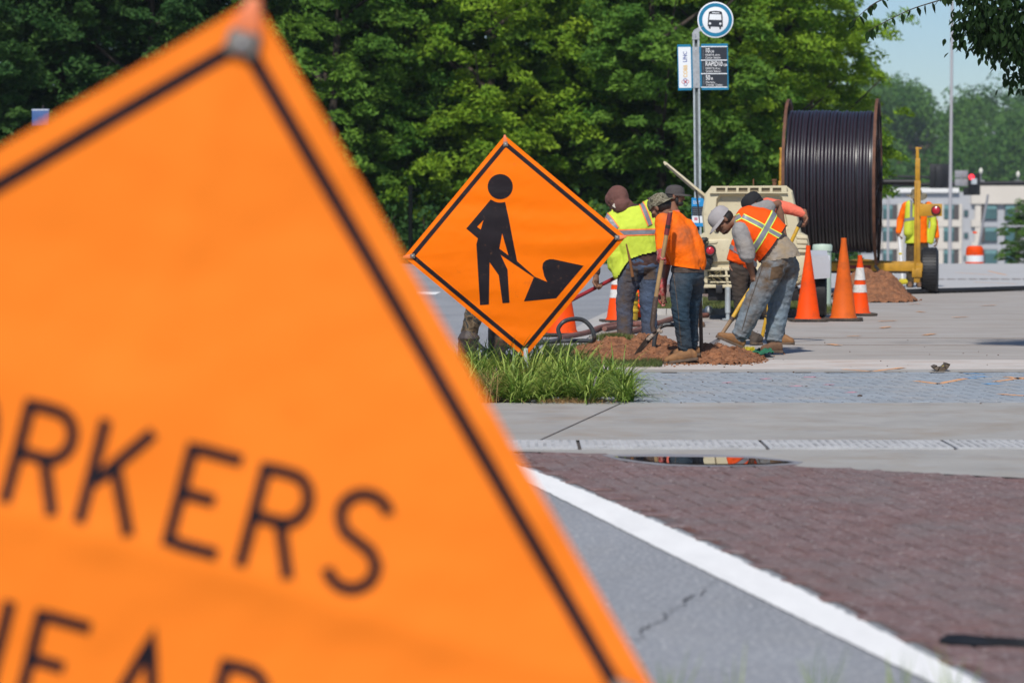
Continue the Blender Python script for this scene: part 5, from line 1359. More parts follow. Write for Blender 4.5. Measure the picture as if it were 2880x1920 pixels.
# ---- worker 3: orange cross vest, pale cap, bending left
D3_ = 28.3
z3 = lambda x, y, dy=0: P(1960 + x * .3062, 540 + y * .3062, D3_ + dy)
p3 = lambda x, y, dy=0: (1960 + x * .3062, 540 + y * .3062, dy)
j = joints(D3_, dict(head=p3(232, 262, -.02), neck=p3(345, 245, 0), chest=p3(520, 330, 0), waist=p3(700, 520, 0), pelvis=p3(765, 660, 0),
    shL=p3(395, 350, -.17), shR=p3(545, 185, .17), elL=p3(470, 600, -.22), elR=p3(745, 108, .30), wrL=p3(512, 770, -.12), wrR=p3(800, 395, .30),
    hipL=p3(705, 690, -.08), hipR=p3(830, 690, .09), knL=p3(540, 1000, -.12), knR=p3(760, 1000, .14), anL=p3(400, 1310, -.12), anR=p3(705, 1350, .12),
    hf=(-.60, -.22, -.72), hu=(-.72, 0, .66), hdL=(.25, .35, -.9), hnL=(.9, .2, .3), hcL=1.2, hdR=(.3, .2, -1), hnR=(-1, -.3, 0), hcR=1.2))
b0 = G(2150, 995)
sp = dict(girth=1.10, hs=1.04)
w3, q, rot, secs = worker('bending worker in orange cross striped vest and pale cap, foot on shovel', b0, j, skin_b, sp)
tr, _ = pants(w3, j, denim3, sp, (.122, .112, .104, .094, .078), [(z3(690, 800, -.15), .16, .8), (z3(500, 1060, -.2), .12, .5), (z3(720, 740, -.15), .14, 1.0), (z3(800, 700, -.1), .12, .9), (z3(880, 700), .12, .8), (z3(600, 700, -.2), .10, .8), (z3(440, 960, -.2), .10, .7), (z3(530, 1150, -.2), .07, .7), (z3(400, 1290, -.2), .09, .7), (z3(700, 1400), .10, .8), (z3(590, 830, -.2), .12, .5), (z3(480, 1230, -.2), .07, .5), (z3(820, 1000, .1), .10, .5)], cuff=.016, wr=.024, stretch=(1, .8, .6))
pocket(tr, z3(715, 735), (.054, 0, -.008), (-.01, 0, .055), w3, M('muddy_pocket', (0.10, 0.060, 0.032), .9, .25, 9, .3, 200), .004)
for a, b2 in (((590, 680), (470, 1010)), ((470, 1010), (400, 1260))): strip(tr, line_planes(z3(*a), z3(*b2), .004, None, (0, 0)), 'seam', M('dark_seam', (0.07, 0.055, 0.045), .9), tr, .002, cond=lambda c, n_: c.y < D3_ and n_.y < -.2)
# shirt: torso, short sleeves, loose tail over the hips
mb = MB(); mb.loft([(a, l, f, x + .014, y + .014) for a, l, f, x, y in secs(1, 0.0, -.0)])
sleeve(mb, j, 'L', .93, (.082, .086, .078)); sleeve(mb, j, 'R', .55, (.084, .082, .078))
mb.limb([z3(700, 500), z3(770, 590), z3(810, 640)], [.165, .175, .170], 16)
me = solid(mb, .010, 4, .020, .085, (1, .7, .6))
# hem of the tail
ha, hb = z3(560, 655), z3(960, 585); dn = V((-(hb - ha).z, 0, (hb - ha).x)).normalized()
bmv = bmesh.new(); bmv.from_mesh(me)
bmesh.ops.delete(bmv, geom=[v for v in bmv.verts if (v.co - ha).dot(dn) < 0 and v.co.x > z3(545, 600).x], context='VERTS'); bmv.to_mesh(me); bmv.free()
soil_attr(me, [(z3(760, 580, -.15), .18, 1.0), (z3(840, 480, -.1), .14, .9), (z3(800, 560, -.15), .13, 1.0), (z3(880, 540), .13, .9), (z3(700, 560, -.15), .10, .8), (z3(440, 480, -.3), .06, .35)])
place(me, 'shirt', grey_mesh, w3)
# vest
mb = MB(); S2 = secs(1, .034, 0)
ax = (j['waist'] - j['chest']).normalized()
mb.loft([(j['waist'] + ax * .10, S2[1][1], S2[1][2], S2[1][3] + .005, S2[1][4] + .012)] + S2[1:-1] + [(S2[-1][0] + ax * .02, S2[-1][1], S2[-1][2], .09, .085)])
for s_ in 'LR': mb.ell(j['sh' + s_].lerp(j['chest'], .22), .085, .080, .085, n=14)
mb.limb([z3(480, 250, .0), z3(600, 300, .0), z3(740, 430, 0)], [.135, .165, .150], 16)
mb.limb([z3(560, 450, -.04), z3(590, 590, -.06)], [.10, .055], 14)
me = solid(mb, .010, 4, .014, .10, (.8, .8, 1))
ha, hb = z3(555, 660), z3(800, 330); dn = V(((hb - ha).z, 0, -(hb - ha).x)).normalized()
bmv = bmesh.new(); bmv.from_mesh(me)
def hem3(p):
    # hem runs from the front corner up to the back
    pts = [(540, 690), (600, 610), (680, 500), (760, 400), (800, 355), (860, 385)]
    return (p - ha).dot(dn) > 0.012
bmesh.ops.delete(bmv, geom=[v for v in bmv.verts if hem3(v.co)], context='VERTS'); bmv.to_mesh(me); bmv.free()
vest = place(me, 'vest', vest_o, w3)
taped(vest, z3(700, 205), z3(512, 520), .024, .010, tape, limeE, off=.006)
c3f = lambda c, n_: c.y < D3_ + .05
taped(vest, z3(280, 285), z3(405, 215), .018, .009, tape, limeE, (.0, -.01), c3f, .004)
taped(vest, z3(405, 218), z3(760, 408), .018, .009, tape, limeE, (-.01, .03), c3f, .004)
strip(vest, line_planes(z3(556, 672), z3(800, 340), .012, .012, None), 'hem_binding', M('black_binding', (0.02, 0.015, 0.015), .8), vest, .003)
cap_geo(w3, 'cap', q, rot, capgrey, 1.06, 1, droop=.15, brim_len=.065)
mb = MB(); mb.ell(q(0, -.034, -.008), .076, .088, .076, rot, n=16); mb.build('hair', hair_m, w3)
mb = MB(); mb.ell(q(0, .052, -.082), .044, .046, .026, rot, n=12); mb.build('stubble', M('dark_stubble', (0.075, 0.036, 0.024), .8, .3, 80), w3)
boot(w3, z3(420, 1440, -.12), z3(175, 1335, -.14), z3(385, 1320, -.12), boot_m, up=V((.4, 0, .9)))
boot(w3, z3(775, 1478, .10), z3(590, 1470, .02), z3(715, 1380, .12), boot_dm)

# ---- worker 4: behind, coral sleeves, black cap
D4 = 30.4
p4 = lambda x, y, dy=0: (1960 + x * .3062, 540 + y * .3062, dy)
z4 = lambda x, y, dy=0: P(1960 + x * .3062, 540 + y * .3062, D4 + dy)
j = joints(D4, dict(head=p4(520, 118, -.02), neck=p4(600, 150, 0), chest=p4(560, 300, 0), waist=p4(440, 520, 0), pelvis=p4(410, 640, 0),
    shL=p4(520, 210, -.17), shR=p4(650, 120, .15), elL=p4(400, 480, -.2), elR=p4(845, 150, .05), wrL=p4(335, 640, -.05), wrR=p4(990, 205, -.05),
    hipL=p4(385, 680, -.07), hipR=p4(445, 690, .08), knL=p4(395, 930, -.05), knR=p4(560, 960, .1), anL=p4(430, 1280, -.02), anR=p4(760, 1310, .1),
    hf=(-.75, -.1, -.65), hu=(-.60, 0, .78), hdL=(-.2, 0, -1), hnL=(.8, -.6, 0), hcL=1.0, hdR=(.15, -.1, -1), hnR=(-.9, -.4, 0), hcR=1.0, hsR=-1))
b0 = G(2130, 968)
sp = dict(girth=.95)
w4, q, rot, secs = worker('worker in black cap and coral sleeves bent down behind the cross striped vest', b0, j, skin_a, sp)
pants(w4, j, work_dark, sp, (.10, .082, .072, .066, .064), [(z4(400, 800, -.1), .12, .4)], wr=.022, stretch=(1, 1, .35))
mb = MB(); mb.loft([(a, l, f, x + .012, y + .012) for a, l, f, x, y in secs(1, 0.0, .0)])
sleeve(mb, j, 'L', .92, (.072, .058, .044), True); sleeve(mb, j, 'R', .90, (.080, .064, .044), True)
place(solid(mb, .010, 4, .018, .06, (.6, 1, 1)), 'shirt', pink_c, w4)
mb = MB(); S2 = secs(1, .030, .02); mb.loft(S2[:-1]); mb.limb([z4(420, 480, -.08), z4(400, 600, -.10), z4(430, 670, -.10)], [.12, .10, .06], 14)
vest = place(solid(mb, .010, 4, .014, .09), 'vest', vest_o, w4)
taped(vest, z4(305, 500), z4(410, 575), .022, .0, tape, limeE, off=.006)
cap_geo(w4, 'cap', q, rot, capblack, 1.05, 1)
mb = MB(); mb.ell(q(0, -.026, -.0), .0765, .090, .08, rot, n=14); mb.build('hair', hair_m, w4)
boot(w4, z4(760, 1405, .1), z4(895, 1400, .05), z4(765, 1330, .1), boot_m)
boot(w4, z4(585, 1402, -.02), z4(500, 1400, -.10), z4(470, 1300, -.02), M('dark_muddy_leather', (0.06, 0.045, 0.035), .85, .3, 14))

# ---- worker 5: bearded man in charcoal cap, seen behind
D5 = 35.0
j = joints(D5, dict(head=(1899, 551, 0), neck=(1894, 592, 0), chest=(1900, 650, 0), waist=(1916, 715, 0), pelvis=(1926, 755, 0),
    shL=(1880, 612, .18), shR=(1902, 612, -.18), elL=(1888, 685, .25), elR=(1912, 685, -.22), wrL=(1912, 735, .18), wrR=(1925, 735, -.15),
    hipL=(1926, 762, .08), hipR=(1930, 762, -.08), knL=(1930, 838, .09), knR=(1934, 838, -.09), anL=(1930, 906, .09), anR=(1934, 906, -.09),
    hf=(1, -.12, -.06), hu=(.03, 0, 1)))
sp = dict(girth=1.0)
w5, q, rot, secs = worker('bearded man in charcoal cap facing right behind the orange shirt worker', G(1930, 920), j, skin_a, sp)
pants(w5, j, work_dark, sp)
mb = MB(); mb.loft([(a, l, f, x + .012, y + .012) for a, l, f, x, y in secs(1, 0.0, .05)]); sleeve(mb, j, 'L', .6, (.072, .066, .06)); sleeve(mb, j, 'R', .6, (.072, .066, .06))
place(solid(mb, .012, 4, .014, .08), 'shirt', pink_c, w5)
cap_geo(w5, 'cap', q, rot, capdark, 1.06, 1, droop=.06, brim_len=.085)
mb = MB(); mb.ell(q(0, -.036, -.012), .076, .082, .075, rot, n=16); mb.build('hair', hair_m, w5)
mb = MB(); mb.ell(q(0, .052, -.085), .050, .054, .036, rot, n=12)
for sg in (-1, 1): mb.ell(q(sg * .058, .026, -.05), .014, .022, .045, rot, n=8)
mb.ell(q(0, .093, -.046), .028, .010, .007, rot, n=8); mb.build('beard', hair_m, w5)
for s_ in 'LR':
    a = j['an' + s_]; boot(w5, V((a.x - .08, a.y, .01)), V((a.x + .2, a.y, .01)), a, boot_dm)

# ---- worker 6: far, behind the trailer post, with a locating wand
D6 = 52.0
p6 = lambda x, y, dy=0: (2440 + x / 3.733, 440 + y / 3.733, dy)
z6 = lambda x, y, dy=0: P(2440 + x / 3.733, 440 + y / 3.733, D6 + dy)
j = joints(D6, dict(head=p6(512, 425, -.02), neck=p6(522, 490, 0), chest=p6(522, 620, 0), waist=p6(525, 780, 0), pelvis=p6(528, 880, 0),
    shL=p6(640, 520, 0), shR=p6(405, 520, 0), elL=p6(700, 690, .05), elR=p6(345, 680, .05), wrL=p6(728, 850, -.05), wrR=p6(325, 800, -.1),
    hipL=p6(575, 910, 0), hipR=p6(475, 910, 0), knL=p6(560, 1130, -.05), knR=p6(450, 1130, -.08), anL=p6(550, 1345, .05), anR=p6(445, 1345, -.05),
    hf=(-.12, -1, -.25), hu=(0, -.2, 1), hdL=(.05, -.1, -1), hnL=(-1, 0, 0), hcL=.5, hdR=(0, -.2, -1), hnR=(1, -.3, 0), hcR=1.1))
sp = dict(girth=1.05)
w6, q, rot, secs = worker('distant worker in camouflage bucket hat and open lime vest behind the yellow trailer post', G(2582, 812), j, skin_b, sp)
pants(w6, j, M('brown_camouflage_cloth', (0.05, 0.036, 0.022), .9, .5, 16), sp, (.11, .09, .075, .072, .07))
mb = MB(); mb.loft([(a, l, f, x + .02, y + .02) for a, l, f, x, y in secs(1, 0.0, .05)]); sleeve(mb, j, 'L', .92, (.08, .066, .052), True); sleeve(mb, j, 'R', .92, (.08, .066, .052), True)
me = solid(mb, .012, 4, .016, .08); soil_attr(me, []); place(me, 'shirt', shirt_o, w6)
mb = MB(); mb.loft(secs(1, .036, .05, 1, .02)[:-1]); mb.limb([z6(690, 590, -.1), z6(690, 720, -.12), z6(665, 900, -.1)], [.05, .06, .05], 12); mb.limb([z6(440, 500, -.1), z6(430, 800, -.12)], [.07, .09], 12); me = solid(mb, .012, 4, .012, .09)
bmv = bmesh.new(); bmv.from_mesh(me)
xl, xr = z6(488, 600).x, z6(612, 600).x
bmesh.ops.delete(bmv, geom=[v for v in bmv.verts if xl < v.co.x < xr and v.co.y < j['chest'].y + .01], context='VERTS'); bmv.to_mesh(me); bmv.free()
vest = place(me, 'vest', M('dull_lime_cloth', (0.52, 0.58, 0.035), .75, .08, 6), w6)
taped(vest, z6(445, 470), z6(440, 650), .020, .0, tape, limeE, (.05, .0), off=.005)
strip(vest, line_planes(z6(390, 665), z6(480, 650), .025), 'reflective_tape', tape, vest, .006)
mb = MB(); mb.lathe([(.190, -.015), (.185, -.005), (.100, .012), (.094, .06), (.085, .10), (.05, .112), (0, .114)], 24)
for i, v in enumerate(mb.v):
    wv = .03 * math.sin(2 * math.atan2(v.y, v.x) + .5) if (v.x ** 2 + v.y ** 2) > .011 else 0
    mb.v[i] = q(v.x, v.y, v.z + .025 + wv)
mb.build('bucket_hat', camo_cap, w6, ang=70)
for s_ in 'LR':
    a = j['an' + s_]; boot(w6, V((a.x, a.y + .06, .01)), V((a.x - .03, a.y - .22, .01)), a, boot_dm)
wand = thing('locating_wand', 'white cable locating wand with yellow foot held by the distant worker', 'locator', (z6(370, 1330).x, D6 - .2, 0))
mb = MB(); mb.tube([z6(333, 840, -.15), z6(370, 1320, -.25)], .024, 10); mb.build('wand_tube', M('white_plastic', (.75, .75, .75), .4), wand)
mb = MB(); mb.limb([z6(348, 1320, -.25), z6(400, 1316, -.25)], [.045, .042], 10); mb.box(z6(372, 1300, -.25), (.11, .09, .05)); mb.build('wand_foot', M('wand_yellow', (.65, .52, .03), .5), wand)
mb = MB(); mb.tube([z6(344, 1010, -.19), z6(346, 1030, -.19)], .028, 10); mb.build('wand_collar', MATS['wand_yellow'], wand)

# ---- worker 7: bent behind the digging-man sign, only a booted leg shows
D7 = 25.6
j = joints(D7, dict(head=(1580, 690, 0), neck=(1555, 660, 0), chest=(1500, 640, 0), waist=(1420, 680, 0), pelvis=(1385, 720, 0),
    shL=(1530, 650, -.18), shR=(1530, 650, .18), elL=(1520, 740, -.2), elR=(1530, 740, .2), wrL=(1500, 810, -.12), wrR=(1520, 810, .12),
    hipL=(1380, 740, -.1), hipR=(1400, 740, .1), knL=(1338, 865, -.1), knR=(1440, 850, .2), anL=(1313, 960, -.05), anR=(1400, 960, .25),
    hf=(.7, 0, -.7), hu=(.7, 0, .7)))
sp = dict(girth=1.0)
w7, q, rot, secs = worker('person hidden behind the digging man sign, camouflage trousers in tall rubber boots', G(1330, 1040), j, skin_b, sp)
pants(w7, j, camo_tr, sp, (.11, .085, .078, .072, .065), wr=.02)
mb = MB(); mb.loft([(a, l, f, x + .012, y + .012) for a, l, f, x, y in secs(1, 0.0, .02)]); sleeve(mb, j, 'L', .9, (.072, .06, .05), True); sleeve(mb, j, 'R', .9, (.072, .06, .05), True)
me = solid(mb, .012, 4, .014, .08); soil_attr(me, []); place(me, 'shirt', shirt_o, w7)
mb = MB(); mb.ell(q(0, -.01, .03), .082, .10, .09, rot, n=16); mb.build('hard_hat', white_s, w7)
rb = M('muddy_rubber_boot', (0.055, 0.042, 0.038), .6, .4, 12, .2, 60, dirt=((0.20, 0.12, 0.065), 14, .5, .68, .8))
mb = MB(); a, k_ = j['anL'], j['knL']
mb.limb([P(1318, 950, D7 - .08), P(1314, 985, D7 - .06), P(1311, 1014, D7 - .05), P(1316, 1030, D7 - .05)], [.088, .082, .076, .066], 16)
mb.ell(P(1318, 950, D7 - .08), .100, .100, .030, n=16)
mb.limb([P(1316, 1034, D7 - .05), P(1350, 1036, D7 - .15), P(1375, 1037, D7 - .2)], [.062, .058, .045], 12)
place(solid(mb, .009, 3, .012, .05), 'rubber_boot', rb, w7)
mb = MB(); mb.limb([P(1402, 915, D7 + .2), P(1400, 970, D7 + .25), P(1400, 1020, D7 + .25), P(1440, 1030, D7 + .2)], [.09, .085, .07, .05], 16)
place(solid(mb, .010, 3, .012, .05), 'rubber_boot', rb, w7)
# ------------------------------------------------------------------ tools
wood_m = M('worn_wood', (0.32, 0.20, 0.085), 0.75, 0.2, 8, 0.2, 60, dirt=((0.17, 0.10, 0.05), 10, .5, .7, .7))
steel_m = M('rusty_shovel_steel', (0.085, 0.058, 0.045), 0.6, .4, 12, metal=.4, dirt=((0.30, 0.24, 0.19), 16, .56, .7, .6))
grip_m = M('maroon_grip', (0.17, 0.022, 0.026), .55, .2, 12)
yh = M('yellow_handle', (0.62, 0.36, 0.03), .5, .15, 9, dirt=((0.24, 0.14, 0.06), 9, .5, .66, .8))
def blade(mb, a, b, wv, nv, dish=0.03, n=8):
    """round-point blade from a (socket) to b (tip)"""
    L = b - a; rows = []
    for i in range(n + 1):
        t = i / n; wd = (1 - (max(0, t - .55) / .45) ** 2.2) ** .5 if t > .55 else (.80 + .2 * min(1, t * 4))
        row = []
        for k in range(7):
            s = (k - 3) / 3
            row.append(a + L * t + wv * (s * wd) + nv * (dish * (s * s * .9 - .5 * math.sin(t * 2.2) * .6)))
        rows.append(row)
    vs = [p for r in rows for p in r]; th = nv.normalized() * .004; k = len(vs)
    fs = [(i * 7 + c, i * 7 + c + 1, (i + 1) * 7 + c + 1, (i + 1) * 7 + c) for i in range(n) for c in range(6)]
    mb.add(vs + [p - th for p in vs], fs + [tuple(q + k for q in reversed(f)) for f in fs])
# worker 2's shovel
x2 = lambda x, y, dy=0: P(1600 + x * .30612, 480 + y * .30612, 26.35 + dy)
y2 = lambda x, y, dy=0: P(1640 + x * .2296, 700 + y * .2296, 26.3 + dy)
sh = thing('shovel', 'long wooden shovel with maroon grip held upright by the orange shirt worker', 'shovel', (y2(700, 1260).x, 26.3, .1), 'shovels in use at the dig')
mb = MB(); mb.tube([x2(895, 590), x2(860, 800), y2(890, 600)], .019, 12); h = mb.build('handle', wood_m, sh)
mb = MB(); mb.tube([x2(932, 380), x2(895, 590)], .0215, 12); mb.build('grip', grip_m, sh)
mb = MB(); mb.tube([x2(931, 376), x2(932, 384)], .0218, 12); mb.build('grip_end', M('pale_wood', (.42, .3, .16), .7), sh)
mb = MB(); mb.tube([x2(912, 500), x2(906, 530)], .023, 12); mb.build('tape_wrap', lace_m, sh)
mb = MB(); mb.tube([y2(895, 585), y2(885, 640), y2(845, 930), y2(868, 1010)], [.021, .024, .022, .026], 12); mb.build('socket', steel_m, sh)
mb = MB(); blade(mb, y2(905, 985), y2(700, 1262, -.05), V((.105, .03, .085)) * .85, V((-.4, -.8, .3)), .03); mb.build('blade', steel_m, sh)
mb = MB(); rng = random.Random(4)
for x, y in ((820, 1080), (800, 1100), (930, 1000), (950, 1010), (840, 1060)): mb.ell(y2(x, y, -.05), .022, .02, .018, n=6)
mb.build('stuck_soil', M('pale_wet_soil', (.30, .24, .19), .8, .4, 60), sh)
# worker 1's shovel
sh = thing('shovel', 'red handled shovel slanting behind the digging man sign', 'shovel', (P(1540, 880, 28.4).x, 28.4, .1), 'shovels in use at the dig')
redh = M('red_shovel_handle', (0.28, 0.022, 0.028), .45, .25, 14, dirt=((.3, .2, .15), 30, .62, .7, .6))
mb = MB(); mb.tube([P(1762, 766, 28.7), P(1732, 780, 28.62), P(1640, 827, 28.32), P(1560, 868, 28.1)], .019, 12); mb.build('handle', redh, sh)
mb = MB(); blade(mb, P(1560, 868, 28.1), P(1490, 930, 27.9), V((.03, .1, .03)), V((-.4, 0, .9)), .03); mb.build('blade', steel_m, sh)
# worker 3's shovel
w3f = lambda x, y, dy=0: P(1960 + x * .3062, 540 + y * .3062, 28.25 + dy)
sh = thing('shovel', 'yellow handled shovel under the raised boot of the bending worker', 'shovel', (w3f(100, 1400).x, 28.2, .05), 'shovels in use at the dig')
mb = MB(); mb.tube([w3f(590, 740, .08), w3f(400, 1035, 0), w3f(325, 1160, -.02)], .020, 12); mb.build('handle', yh, sh)
mb = MB(); mb.tube([w3f(332, 1148, -.02), w3f(316, 1176, -.02)], .024, 12); mb.build('collar', steel_m, sh)
mb = MB(); mb.tube([w3f(322, 1165, -.02), w3f(235, 1295, -.04), w3f(205, 1345, -.05)], [.021, .018, .024], 12); mb.build('socket', M('worn_yellow_steel', (.24, .15, .08), .6, .4, 16), sh)
mb = MB(); blade(mb, w3f(225, 1330, -.05), w3f(80, 1420, -.08), V((.03, .11, .02)), V((.35, -.1, -.9)), .02); mb.build('blade', M('bare_shovel_steel', (.20, .18, .17), .5, .3, 12, metal=.4), sh)
# worker 4's long bar
z4b = lambda x, y, dy=0: P(1960 + x * .3062, 540 + y * .3062, 30.3 + dy)
sh = thing('probe_bar', 'yellow probe bar with black grip held by the coral sleeved worker', 'bar', (z4b(600, 1350).x, 30.4, 0))
mb = MB(); mb.tube([z4b(965, 270), z4b(930, 322)], .022, 12); mb.build('grip', black_rubber, sh)
mb = MB(); mb.tube([z4b(930, 322), z4b(875, 440), z4b(700, 860, .1), z4b(600, 1330, .2)], .019, 12); mb.build('shaft', yh, sh)
# standing bar
q1, q2 = P(1968, 770, 27.2), P(1973, 998, 27.1)
sh = thing('digging_bar', 'muddy brown digging bar standing upright right of the orange shirt worker', 'bar', (q2.x, q2.y, 0))
mb = MB(); mb.tube([q1, q1.lerp(q2, .5), q2], [.014, .017, .018], 12); mb.build('shaft', M('muddy_wood', (.085, .055, .036), .8, .35, 14), sh)
mb = MB(); mb.tube([q2, q2 - V((0, 0, .05))], [.018, .03], 10); mb.build('bar_tip', steel_m, sh)

# ------------------------------------------------------------------ soil, turf, hoses
dirt_m = M('red_clay_soil', (0.275, 0.115, 0.052), .95, .35, 16, 1.0, 110, world=True, dirt=[((.13, .055, .028), 9, .46, .66, .9), ((.36, .20, .11), 40, .56, .66, .7)])
def mound(name, label, cx, cy, rx, ry, h, seed, res=120, rag=.35, lumps=200):
    root = thing(name, label, 'soil heap', (cx, cy, 0))
    mb = MB(); idx = {}
    n = res; rng = random.Random(seed)
    def hz(u, v):
        p = V((u * 2.4 * rx + seed, v * 2.4 * ry, seed * .37))
        r = math.hypot(u, v) * (1 + rag * .5 * mnoise.noise(V((u * 1.7, v * 1.7, seed))))
        if r >= 1: return None
        b = (1 - r * r) ** 1.1
        z = h * b * (1 + .5 * mnoise.noise(p)) + .045 * mnoise.noise(p * 4) * (.2 + b) + .026 * mnoise.noise(p * 11) + .014 * mnoise.noise(p * 24)
        return max(0.006, z + .010)
    vs = []
    for jy in range(n + 1):
        for ix in range(n + 1):
            u, v = ix / n * 2 - 1, jy / n * 2 - 1; z = hz(u, v)
            if z is not None: idx[(ix, jy)] = len(vs); vs.append(V((cx + u * rx, cy + v * ry, z)))
    fs = [(idx[(a, b)], idx[(a + 1, b)], idx[(a + 1, b + 1)], idx[(a, b + 1)]) for a in range(n) for b in range(n) if all(k in idx for k in ((a, b), (a + 1, b), (a + 1, b + 1), (a, b + 1)))]
    mb.add(vs, fs); mb.build('heap', dirt_m, root, ang=180)
    mb = MB()
    for i in range(lumps):
        a, r = rng.uniform(0, 6.28), rng.random() ** .5 * 1.12; u, v = r * math.cos(a), r * math.sin(a); z = hz(u, v) or .012
        s = rng.uniform(.003, .010) * (2.0 if rng.random() < .06 else 1)
        mb.ell((cx + u * rx, cy + v * ry, z + s * .3), s * rng.uniform(.8, 1.6), s, s * rng.uniform(.6, 1), Matrix.Rotation(rng.uniform(0, 3), 3, 'Z') @ Matrix.Rotation(rng.uniform(-.6, .6), 3, 'X'), n=6)
    tag(mb.build('clods', dirt_m, root, smooth=False), kind='stuff')
    return hz
mound('soil_heap', 'heap of dug red clay at the feet of the workers', P(1790, 1000, 27.3).x, 27.95, .68, 1.6, .17, 3, lumps=1500)
mound('soil_heap', 'low spread of red clay under the raised boot beside the green cloth', P(2015, 1000, 27.3).x, 27.5, .44, 1.0, .11, 8, 70, lumps=900)
mound('soil_heap', 'brown soil heap beside the cable reel trailer', P(2462, 845, 45).x, 45.2, .62, 1.4, .42, 5, 80, lumps=300)
mb = MB(); rng = random.Random(77)
for i in range(650):
    px, py = rng.gauss(1920, 115), rng.triangular(980, 1036, 1010); g = G(px, py); s = rng.uniform(.003, .010)
    if g.x < .3: continue
    mb.ell((g.x, g.y, .014 + s * .3), s * 1.4, s, s * .7, n=6)
tag(mb.build('loose_soil_crumbs', dirt_m, None, smooth=False), kind='stuff')
grass_m = M('turf_blades', (0.085, 0.125, 0.028), .7, .3, 6, world=True, tone=(0.20, 0.19, 0.06), trans=.25)
def turf(name, pts_fn, n, h, seed, mat, wd=.0035, lean=.5):
    rg = np.random.default_rng(seed)
    b = np.array([pts_fn(rg) for _ in range(n)], np.float64)
    a = rg.uniform(0, 2 * np.pi, n); hh = h * rg.uniform(.5, 1.2, n); ln = lean * rg.uniform(0, 1, n); la = rg.uniform(0, 2 * np.pi, n)
    dx = np.stack([np.cos(a), np.sin(a), np.zeros(n)], 1) * (wd * rg.uniform(.6, 1.4, n))[:, None]
    tip = np.stack([np.cos(la) * ln * hh, np.sin(la) * ln * hh, hh], 1); mid = tip * np.array([.38, .38, .58])
    v = np.concatenate([b - dx, b + dx, b + mid + dx * .7, b + mid - dx * .7, b + tip + dx * .12, b + tip - dx * .12], 0)
    i = np.arange(n); f = np.concatenate([np.stack([i, i + n, i + 2 * n, i + 3 * n], 1), np.stack([i + 3 * n, i + 2 * n, i + 4 * n, i + 5 * n], 1)], 0)
    t = np.tile(rg.random(n) ** 1.5, 6)
    return np_mesh(name, v, f, mat, t)
def in_poly(poly, z=.016):
    xs_ = [p[0] for p in poly]; ys_ = [p[1] for p in poly]
    def fn(rg):
        while True:
            p = (rg.uniform(min(xs_), max(xs_)), rg.uniform(min(ys_), max(ys_)))
            if inside(p, poly): return (p[0], p[1], z)
    return fn
tag(link('verge_grass', turf('verge_grass', in_poly([(1.8, 39.05), (3.85, 38.7), (4.5, 40), (4.5, 45), (1.95, 45)], .02), 9000, .06, 3, grass_m, .006)), kind='stuff')
def strip_px(x0, x1, y0, y1): 
    a, b2, c, d = G(x0, y1), G(x1, y1), G(x1, y0), G(x0, y0); return [(a.x, a.y), (b2.x, b2.y), (c.x, c.y), (d.x, d.y)]
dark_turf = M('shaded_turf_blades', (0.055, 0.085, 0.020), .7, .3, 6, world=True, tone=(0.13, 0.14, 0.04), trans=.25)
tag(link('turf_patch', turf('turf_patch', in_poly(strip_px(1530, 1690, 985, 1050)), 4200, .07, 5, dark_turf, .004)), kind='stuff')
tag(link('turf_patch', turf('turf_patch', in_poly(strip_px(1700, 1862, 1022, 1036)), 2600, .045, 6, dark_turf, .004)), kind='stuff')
# lifted sod on the heap
q = P(1727, 955, 27.9); sod = thing('turf_sod', 'lifted clump of turf lying on top of the clay heap', 'turf', (q.x, q.y, q.z))
mb = MB(); mb.ell((q.x, q.y, q.z - .03), .15, .16, .045, n=14)
place(solid(mb, .014, 2, .03, .04), 'sod_earth', bed, sod)
o = link('sod_grass', turf('sod_grass', lambda rg: (rg.normal(0, .07), rg.normal(0, .07), rg.uniform(-.005, .012)), 1500, .055, 8, grass_m, .003, 1.2), sod); tag(o, kind='stuff')
# hoses
airhose = M('red_brown_air_hose', (0.20, 0.085, 0.066), .7, .2, 10, dirt=((.28, .20, .15), 12, .55, .7, .6))
def spline(pts, n=8):
    out = []
    for i in range(len(pts) - 1):
        p0, p1, p2, p3 = pts[max(i - 1, 0)], pts[i], pts[i + 1], pts[min(i + 2, len(pts) - 1)]
        for k in range(n):
            t = k / n; out.append(.5 * ((2 * p1) + (p2 - p0) * t + (2 * p0 - 5 * p1 + 4 * p2 - p3) * t * t + (3 * p1 - p0 - 3 * p2 + p3) * t ** 3))
    return out + [pts[-1]]
def hose(name, label, pts, r, mat, cat='hose'):
    mb = MB(); mb.tube(spline(pts), r, 12); return tag(mb.build(name, mat), label, cat)
gp = lambda x, y, z=.04: G(x, y, z)
hose('air_hose', 'red brown air hose curving over the pavement behind the workers', [gp(1575, 950), gp(1650, 935), gp(1690, 920), gp(1730, 912), gp(1790, 910), gp(1850, 908), gp(1885, 897), gp(1930, 890), gp(1990, 886)], .030, airhose)
hose('air_hose', 'second loop of red brown air hose behind the legs of the neon vest worker', [gp(1700, 945), gp(1740, 938), gp(1790, 928), gp(1812, 920), gp(1800, 913), gp(1760, 914), gp(1700, 924)], .028, airhose)
L_ = 26.9
pw = lambda x, y, dy=0: P(x, y, L_ + dy)
conduit_m = M('grey_black_conduit', (0.040, 0.042, 0.046), .45, .25, 16, spec=.5, dirt=((.13, .11, .09), 14, .56, .72, .6))
